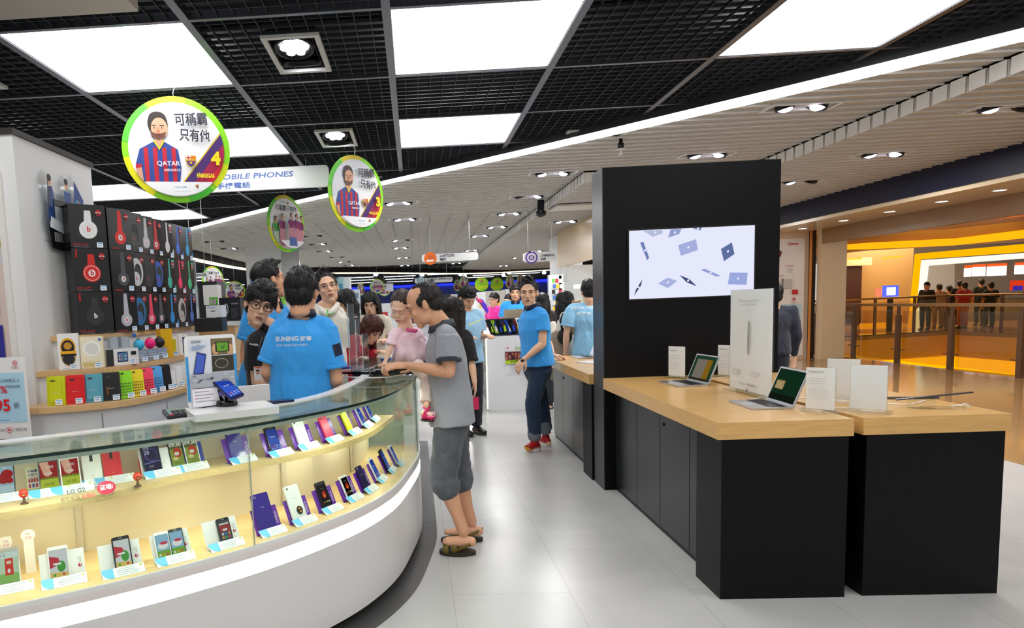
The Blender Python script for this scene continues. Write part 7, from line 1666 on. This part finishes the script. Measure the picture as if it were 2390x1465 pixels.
# leaning woman with red-brown hair
Y = 5.95
person('person with red-brown hair in a red jacket bending low over the desk', A(867, 770, Y), rad(50), A(840, 785, Y), [A(818, 800, Y-.12), A(838, 800, Y+.14)], A(800, 880, Y+.15), pitch=rad(38), s=.92, hs=1.0,
       el=[A(822, 845, Y-.2), A(850, 830, Y+.15)], wr=[A(838, 838, Y-.3), A(878, 822, Y)], kn=[A(800, 1000, Y), A(815, 1000, Y)], ank=[A(800, 1090, Y), A(815, 1090, Y)], toe=[A(800, 1090, Y)+V(.1, 0, -.06), A(815, 1090, Y)+V(.1, 0, -.06)],
       hstyle='long', hcol='4a2018', shirt='c41828', shname='jacket', longsl=True, tight=1.3, trous='1c1c24', skin='b', vox=.008, cvox=.012, seed=23)
# woman in black behind the father
def ex11(t_, off, F, body):
    m = MB(); c_ = A(1110, 940, 5.95); m.rbox(-.03, .03, 0, .012, -.06, .05, mat('d02858', .35), .008, Matrix.Translation(c_), 3, 'y'); put(m, 'red_purse', t_, off)
Y = 6.2
person('person with long dark hair in black, facing away behind the one in grey', A(1058, 728, Y), rad(150), A(1062, 768, Y), [A(1032, 782, Y), A(1090, 786, Y)], A(1062, 880, Y), s=.95, hs=1.05,
       el=[A(1026, 850, Y), A(1100, 845, Y-.05)], wr=[A(1030, 900, Y), A(1108, 893, Y-.12)], hdir=[None, V(.05, 0, -1)], kn=[A(1052, 985, Y), A(1080, 985, Y)], ank=[A(1052, 1062, Y), A(1080, 1062, Y-.02)], toe=[A(1056, 1070, Y)+V(0, .12, -.02), PZ(1077, 1080, .03)],
       hstyle='long', hcol='1a100e', shirt='0e0e11', shname='top', sleeve=.9, tight=1.3, trous='15161c', tlen=.93, shoes=('shoe', '18181c', 'd8d8d8'), skin='b', vox=.009, cvox=.012, face=False, extra=ex11, seed=24)
def ex12(t_, off, F, body):
    m = MB(); c_ = A(1110, 752, 7.25); m.box(-.08, .08, -.05, .05, 0, .004, mat('d8e060', .5), Matrix.Translation(c_) @ Matrix.Rotation(-.4, 4, 'Y')); put(m, 'held_leaflet', t_, off)
simple_person('person in a light blue vest reading a yellow leaflet by the white island', 1090, 697, 7.6, rad(30), 1.70, '9ccbe8', 'short', rad(30), 0, skin='a', shname='vest', arms='front', extra=ex12, seed=25, vox=.008, tight=1.5)
simple_person('person in a hot pink T-shirt beyond the tablets on the white island', 1153, 700, 13, rad(-55), 1.62, 'ec2c9c', 'short', 0, 0, glasses='26262a', skin='b', seed=26, wide=1.1)
simple_person('person with glasses partly hidden between the pink T-shirt and the smiling person', 1187, 703, 13.9, rad(-40), 1.6, 'c8ccd4', 'short', 0, 0, glasses='26262a', skin='b', seed=27)
simple_person('smiling person in a blue polo with arms folded behind the tablets on the island', 1203, 684, 10.9, rad(-10), 1.74, '2a92dc', 'short', 0, 0, skin='a', arms='front', collar='141e38', seed=28, hs=1.12, vox=.008, wide=1.1)
def tote(t_, off, F, body):
    m = MB(); c_ = A(1302, 790, 8.9); m.sweep([c_+V(-.06, 0, .2), c_+V(-.02, 0, .02), c_+V(.02, 0, -.17)], [(.04, .03), (.1, .05), (.1, .06)], mat('e8e4d4', .8), V(1, 0, 0), 14); o = put(m, 'tote_bag', t_, off)
simple_person('dark-haired person behind the walking person carrying a white tote bag on the shoulder', 1266, 706, 9.3, rad(160), 1.58, '3a3434', 'long', 0, 0, skin='b', face=False, extra=tote, seed=29)
def ex17(t_, off, F, body):
    m = MB(); m.ell(A(1318, 785, 8.05), (.09, .08, .10), mat('141214', .7)); put(m, 'black_bag', t_, off)
    m = MB(); m.tube([A(1314, 732, 8.05), A(1308, 748, 8.0), A(1313, 772, 8.0)], .014, mat('16161a', .7), 8); put(m, 'bag_strap', t_, off)
    m = MB(); c_ = A(1312, 815, 8.3); m.sweep([c_+V(0, 0, .12), c_+V(0, 0, -.25)], [(.16, .14), (.2, .17)], mat('8a7a68', .8, noise_amt=.5, nscale=8, stretch=(1, 1, 9)), V(1, 0, 0), 18); put(m, 'striped_skirt', t_, off)
simple_person('person in white T-shirt and striped skirt, hand raised to the mouth', 1322, 706, 8.3, rad(75), 1.6, 'dcd8d0', 'long', rad(5), 0, skin='b', arms='up', extra=ex17, seed=30, vox=.009, trous='c8a080')
def ex18(t_, off, F, body):
    b = A(1346, 723, 7.6); on_cloth(t_, off, 'vest', 'PROMOTER', 'dff0fa', V(b.x, 7.2, b.z), V(1, 0, 0), V(0, 0, 1), V(0, 1, 0), w_=.25, h_=.035, bold=.02, name='lettering'); b = A(1356, 737, 7.6); on_cloth(t_, off, 'vest', '推廣員', 'dff0fa', V(b.x, 7.2, b.z), V(1, 0, 0), V(0, 0, 1), V(0, 1, 0), w_=.16, h_=.04, bold=.02, name='lettering')
simple_person('person in a pale blue promoter vest and grey trousers, seen from behind', 1374, 682, 7.9, rad(176), 1.74, '8cc4e6', 'short', rad(10), 0, trous='5c6068', skin='b', face=False, shname='vest', extra=ex18, seed=31, vox=.009, tight=1.7, wide=1.25)
simple_person('person in dark clothes mostly hidden behind the right edge of the black tower', 1806, 690, 7.6, rad(170), 1.66, '141828', 'short', 0, 0, trous='181c28', skin='b', face=False, seed=32, longsl=True, wide=1.15, tight=1.4)
# queue across the void
for k, (px, py, c, tr, ps) in enumerate(((2163, 668, '14120f', '181410', -60), (2192, 672, 'a08468', '8a7058', 160), (2215, 675, '3a4a50', '2c3038', 170), (2250, 668, 'b82420', 'c07a60', 175), (2240, 664, '16181c', '20242c', 150), (2290, 660, '141418', '1c2030', 165), (2312, 668, '1a1a20', '28303c', 170))):
    lb = ['person in black with folded arms at the left end of the far queue', 'person in light brown in the far queue', 'person in grey-green in the far queue', 'person in a red top in the far queue, back turned', 'dark-dressed person just behind the red top in the far queue', 'taller dark-dressed person in the far queue', 'dark-dressed person at the right of the far queue'][k]
    simple_person(lb, px, py, 22.6+(k % 3)*.55, rad(ps), 1.66, c, 'short', 0, 0, trous=tr, skin='c', face=False, seed=40+k, vox=.03, longsl=k in (0, 4), group='people queueing across the void')
# ================================================================== middle and back of the shop
def pxbox(name, label, cat, x0, x1, yt, yb, Y, d, c, draw=None, group=None, floor=False, pn='body', rz=0, rough=.4, kids=None):
    p0 = A(x0, yb, Y); p1 = A(x1, yt, A_y(Y)); zb = 0 if floor else p0.z
    w_ = p1.x-p0.x; h_ = p1.z-zb
    t_ = thing(name, label, cat, ((p0.x+p1.x)/2, Y, zb), rz, group)
    m = MB(); m.box(-w_/2, w_/2, 0, d, 0, h_, mat(c, rough) if isinstance(c, str) else c); part(m, pn, t_)
    if draw:
        a = Art(.003); draw(a, w_, h_); a.build('front_print', t_).location.y = -.004
    if kids: kids(t_, w_, h_)
    return t_
def A_y(Y): return Y
# white island counter in the aisle
isl = thing('white_island', 'white island counter in the aisle with tablets leaning on it', 'counter', (1.33, 9.25, 0))
m = MB(); m.rbox(-.36, .85, 0, .1, .0, 1.02, mat('e6e7ea', .25), .05, None, 5, 'y'); part(m, 'end_panel', isl)
m = MB(); m.prism([(-.36, .1), (.85, .1), (.85, .9), (.06, .9), (.06, 2.9), (-.36, 2.9)], .98, 1.03, mat('eceef0', .2)); part(m, 'countertop', isl)
m = MB(); m.box(-.365, -.35, -.01, .03, .02, 1.0, emis('ffffe8', 1.2)); part(m, 'edge_light', isl)
m = MB(); m.box(-.3, 0, .1, 2.8, .0, .1, mat('c8c8c8', .4)); m.box(-.02, .8, .1, .85, .0, .98, mat('70757a', .5)); part(m, 'core', isl)
for z in (.35, .62): 
    m = MB(); m.box(-.34, .0, .12, 2.8, z, z+.015, ACRYL); part(m, 'side_shelf', isl)
m = MB(); m.box(-.352, -.345, .12, 2.8, .12, .97, GLASS); part(m, 'side_glass', isl)
rs = random.Random(3)
for z, lv in ((.1, 'bottom'), (.366, 'middle'), (.636, 'top')):
    for k in range(7):
        c = rs.choice(('16181c', '1c1c20', 'c8cad0', '101114', '541828', 'b8b8bc', '24262c', '9a9ca4'))
        s_ = rs.uniform(.05, .085); x, y = 1.33-.2+rs.uniform(-.05, .05), 9.45+k*.37+rs.uniform(-.05, .05)
        t_ = thing('compact_camera', 'compact camera on the %s side shelf of the white island, %s from the front' % (lv, NTH[k]), 'camera', (x, y, z+.001 if z == .1 else z), rs.uniform(0, 3), 'gadgets on the side shelves of the white island')
        m = MB(); m.rbox(-s_, s_, -s_*.5, s_*.5, 0, s_*1.3, mat(c, .25), .01); part(m, 'body', t_); m = MB(); m.lathe([(s_*.4, 0), (s_*.36, s_*.6)], (0, 0, 0), mat('08080a', .15), 14, Matrix.Translation((0, -s_*.5, s_*.65)) @ Matrix.Rotation(PI/2, 4, 'X')); part(m, 'lens', t_)
ps = thing('island_poster', 'poster with a crowd picture and lime band on the white island end', 'poster', (1.3, 9.235, 0)); 
p0 = A(1180, 875, 9.24); p1 = A(1235, 805, 9.24)
ps.location = (p0.x, 9.245, p0.z); W2, H2 = p1.x-p0.x, p1.z-p0.z
m = MB(); m.box(0, W2, 0, .004, 0, H2, mat('e8e8ec', .4)); part(m, 'sheet', ps)
a = Art(.001); a.rect(0, H2*.5, W2, H2*.8, '6a3038')
for k in range(24): a.ellp(W2*(k % 8+.5)/8, H2*(.56+.08*(k//8)), .014, .018, rs.choice(('c89078', '8a3040', 'b86858', '402838')))
a.poly([(0, H2*.38), (W2, H2*.44), (W2, H2*.55), (0, H2*.5)], 'b8d420'); a.text('SUNING', W2*.2, H2*.43, '405020', w=W2*.6, bold=.02); a.text('蘇寧', W2*.4, H2*.85, '80b840', w=W2*.3); a.ellp(W2*.1, H2*.93, .012, .012, 'c83030'); a.lines(W2*.2, H2*.33, W2*.8, 4, .03, 'a0a8b8', .006)
a.build('print', ps).location.y = -.001
# leaning tablets on the island
cols = ['2c3038', '8cb830', '1c2430', '30384c', '2848b0', '1c1c24', '6c2c38', '3c70a0', '303640']
for k in range(8):
    p = PZ(1125+k*8.6, 778-k*.2, 1.03); 
    t_ = thing('tablet', 'tablet', 'tablet', (1.12+k*.06, 9.42+(k % 2)*.05, 1.031), rad(52), 'row of tablets on the white island')
    t_['label'] = 'upright demo tablet, %s from the left in the row on the white island' % NTH[k]
    T = Matrix.Rotation(rad(-24), 4, 'X')
    m = MB(); m.rbox(-.095, .095, 0, .008, 0, .24, mat('d8d8dc' if k == 7 else '16171a', .25), .008, T, 3, 'y'); part(m, 'body', t_)
    a = Art(.0006); a.rect(-.082, .02, .082, .22, cols[k], .6); a.ellp(.0, .12, .04, .06, cols[(k+3) % 9], .7); a.poly([(-.06, .04), (.0, .05), (.03, .15), (-.03, .12)], ('b8e030', 'e0e0e8', '3050e0')[k % 3], .7)
    o = a.build('screen', t_); o.matrix_basis = T @ Matrix.Translation((0, -.001, 0))
t_ = thing('desk_divider', 'tan and orange divider board standing on the white island', 'divider', (1.66, 9.62, 1.031)); m = MB(); m.box(-.38, -.02, .06, .08, 0, .34, mat('b8a890', .5)); part(m, 'back_board', t_); m = MB(); m.box(-.02, .03, -.1, .3, 0, .34, mat('d8a878', .5)); part(m, 'tan_edge', t_); m = MB(); m.box(.0, .02, -.105, -.1, 0, .34, mat('f07020', .5)); part(m, 'orange_strip', t_)
t_ = thing('tablet_tray', 'thin dark-edged white tray carrying the tablets on the white island', 'tray', (1.36, 9.28, 1.0305)); m = MB(); m.box(-.3, .24, .02, .5, 0, .0004, mat('dfe0e6', .3)); m.box(-.3, .24, .01, .02, 0, .01, mat('20284c', .3)); part(m, 'board', t_)
p = PZ(1115, 690, 1.9)
t_ = thing('giant_boot', 'purple and pink oversized inflatable football boot over the white island', 'inflatable', tuple(A(1127, 711, 11.5))); m = MB(); m.sweep([(-.08, 0, .09), (-.03, 0, .06), (.03, 0, -.03), (.07, 0, -.12)], [(.03, .035), (.04, .045), (.04, .04), (.025, .03)], mat('5a2cc0', .35)); part(m, 'boot', t_); bz_ = t_.location.z; m = MB(); m.tube([(.03, .03, -.05), (.03, .03, .0-bz_+1.0)], .008, mat('b0b0b0', .3), 6); part(m, 'stand', t_); m = MB(); m.sweep([(-.08, -.025, .085), (-.03, -.03, .055)], [(.024, .022), (.028, .025)], mat('e82c60', .35)); part(m, 'sole_patch', t_)
# refrigerators and appliances at the back
GF = 'refrigerators along the back of the shop'
def fr_door(t_, w_, h_):
    m = MB(); m.box(-w_/2+.01, w_/2-.01, -.03, -.006, h_*.02, h_*.58, mat('d8dadc', .3)); part(m, 'lower_door', t_); m = MB(); m.box(-w_/2+.01, w_/2-.01, -.03, -.006, h_*.6, h_*.98, mat('d8dadc', .3)); part(m, 'upper_door', t_)
for x0, x1, yt, Y, c, lb in ((1100, 1133, 681, 15, 'dcdedf', 'white refrigerator with stickers behind the light blue vest'), (1136, 1180, 677, 15, 'b4b0aa', 'silver-grey refrigerator with energy labels behind the pink shirt'), (1182, 1196, 674, 15, 'c8cacc', 'narrow pale refrigerator right of the silver one'), (1053, 1068, 686, 16.2, 'c4c8cc', 'white appliance with a window left of the refrigerators')):
    t_ = pxbox('refrigerator', lb, 'refrigerator', x0, x1, yt, 800, Y, .6, c, lambda a, w_, h_: (a.rect(w_*.1, h_*.8, w_*.22, h_*.87, 'e8c030'), a.rect(-w_*.3, h_*.78, -w_*.1, h_*.9, 'f4f0f0'), a.ellp(-w_*.05, h_*.92, .03, .03, 'e04040'), a.rect(-w_*.48, h_*.6, w_*.48, h_*.606, '888888')), GF, True)
    m = MB(); m.box(.0, .02, -.04, -.02, .9, 1.3, CHROME); part(m, 'handle', t_)
pxbox('black_appliance', 'black appliance with a small blue label behind the long-haired person in black', 'appliance', 1028, 1052, 686, 800, 15, .5, '14161a', lambda a, w_, h_: (a.rect(-w_*.05, h_*.7, w_*.3, h_*.85, 'c8e4f4'), a.rect(0, h_*.75, w_*.2, h_*.8, 'e89050')), None, True)
# white posters, panels behind the counter group
pxbox('display_board', 'tall light blue display panel right of the person in the pale jacket', 'display panel', 784, 801, 646, 790, 10.2, .1, 'a8ccd4', lambda a, w_, h_: (a.rect(-w_*.4, h_*.9, w_*.4, h_*.95, '5098b8'),), None, True)
pxbox('display_board', 'white gondola post with pale side next to the light blue display panel', 'display panel', 801, 815, 646, 790, 10.4, .3, 'e4e6e8', None, None, True)
pxbox('display_board', 'white grid-patterned price panel behind the long-haired person', 'display panel', 815, 839, 675, 790, 10.95, .1, 'd4dade', lambda a, w_, h_: ([a.rect(-w_*.4+i*w_*.13, .2, -w_*.4+i*w_*.13+.02, h_*.9, 'b4bcc4') for i in range(6)], a.rect(-w_*.45, h_*.92, w_*.4, h_*.97, '7888a0')), None, True)
pxbox('display_board', 'pale grid display behind the pale jacket shoulder', 'display panel', 765, 786, 690, 790, 8.5, .06, 'd8dde2', lambda a, w_, h_: ([a.rect(-w_*.45+i*w_*.15, .1, -w_*.45+i*w_*.15+.012, h_*.97, 'a8b4c4') for i in range(6)], [a.rect(-w_*.45, h_*(.1+i*.1), w_*.45, h_*(.1+i*.1)+.012, 'a8b4c4') for i in range(9)]), None, True)
pxbox('white_cabinet', 'white cabinet unit behind the person with glasses', 'cabinet', 884, 940, 706, 800, 12, .6, 'dfe1e3', lambda a, w_, h_: (a.rect(-w_*.4, h_*.85, -w_*.1, h_*.9, 'c03030'), a.rect(-w_*.1, h_*.5, w_*.4, h_*.52, 'b8b8b8')), None, True)
pxbox('wall_appliance', 'white wall air conditioner on the blue back wall', 'air conditioner', 902, 917, 661, 680, 22, .3, 'c8ccd4', None)
pxbox('green_board', 'lime green panel beside the white column behind the blue polo', 'display panel', 641, 664, 690, 790, 9.5, .1, '90d850', None, None, True)
pxbox('blue_card', 'small blue sky picture on the side of the white column', 'picture', 585, 598, 641, 662, 18.36, .04, '3878c8', None, None)
pxbox('black_shelf', 'black shelf block with boxes under the round signs left of the column', 'shelf', 464, 505, 656, 700, 6.5, .3, '17181b', None, None, True)
rs = random.Random(5)
BP_ = None
for k, (px, py) in enumerate(((505, 748), (522, 749), (538, 749))):
    pass
# right hand racks beyond the walking man
GR = 'hanging accessory packs on the white rack'
for k in range(9):
    for j in range(3):
        p = A(1292+j*8+(k % 2)*2, 655+k*13, 10.5)
        if p.z < .9: continue
        c = rs.choice(('d8d8d4', 'c8ccd0', '24262a', 'e8c030', '6cb850', 'd03040', 'b8bcc4', '4870b0'))
        t_ = thing('accessory_pack', 'small hanging pack, %s row down, %s column of the white rack' % (NTH[k], NTH[j]), 'package', tuple(p), 0, GR); m = MB(); m.box(-.022, .022, 0, .02, -.03, .03, mat(c, .35)); part(m, 'card', t_)
pxbox('accessory_rack', 'white panel rack with hooks right of the walking person', 'rack', 1284, 1314, 640, 800, 10.6, .12, 'd0d4d6', None, None, True)
pxbox('white_shelf_unit', 'white wall shelf unit with a lit top behind the promoter in the vest', 'shelf unit', 1318, 1390, 655, 760, 12.5, .5, 'dcdfde', lambda a, w_, h_: (a.rect(-w_*.2, h_*.93, w_*.05, h_*.97, 'f8f8f4', 1.4), a.rect(w_*.1, h_*.78, w_*.4, h_*.85, 'b8e098')), None, True)
pxbox('green_rack', 'green hanging merchandise between the people right of the walking person', 'merchandise', 1270, 1281, 685, 745, 11.5, .2, '3c7c28', None, None, True)
for k in range(5):
    p = A(1283+k*3.2, 705, 11)
    t_ = thing('long_pack', 'tall slim grey pack, %s to the right of the green merchandise' % NTH[k], 'package', (p.x, 11-.1*k, 1.2), 0, 'slim grey packs hanging beyond the walking person'); m = MB(); m.box(-.02, .02, 0, .03, -1.2, .65, mat(('8a9096', 'a8aeb4', '5c6066')[k % 3], .3)); part(m, 'package', t_)
# blue roundel signs, black dome camera
p = A(1265, 645, 12); t_ = thing('dome_camera', 'black dome camera hanging beyond the walking person', 'camera', (p.x, 12, 3.0)); m = MB(); m.lathe([(.06, .2), (.06, .02), (.1, 0), (.08, -.06), (.03, -.09)], (0, 0, 0), mat('101014', .2), 18); part(m, 'dome', t_)
# small far lamps glowing blue-white under the back ceiling
PB = None
for px, py in ((741, 639), (877, 640), (1075, 640), (1086, 637), (1085, 645), (1175, 641), (1188, 636), (1270, 636), (985, 641)):
    p = PZ(px, py, 3.1)
    if PB is None:
        PB = thing('back_spotlight', 'small glowing back-ceiling spotlight at the far left, over the pale jacket', 'spotlight', tuple(p), 0, 'small glowing spotlights under the back ceiling'); m = MB(); m.ell((0, 0, 0), (.13, .13, .1), emis('dcdcff', 5), None, 10, 6); part(m, 'bulb', PB); m = MB(); m.tube([(0, 0, .04), (0, 0, .3)], .02, mat('202024', .4), 6); part(m, 'stem', PB)
    else: dup(PB, tuple(p), None, 'small glowing back-ceiling spotlight, number %s along the row' % {877: 'two, over the team sign', 985: 'three, by the appliances sign', 1075: 'four, over the light blue vest', 1086: 'five, just above the fourth', 1085: 'six, just below the fifth', 1175: 'seven, over the second green sign', 1188: 'eight, right of the seventh', 1270: 'nine, beyond the walking person'}[px])
# flyer board and glass things on the far desk
pxbox('advert_board', 'white advert board with blue rim standing on the black desk behind the stands', 'sign', 779, 815, 762, 812, 5.7, .02, 'dfe4e8', lambda a, w_, h_: (a.rect(-w_/2, h_*.95, w_/2, h_, '40a8e0'), a.rect(-w_/2, 0, -w_*.47, h_, '40a8e0'), a.ellp(-w_*.1, h_*.3, w_*.2, h_*.25, 'c8a898')))
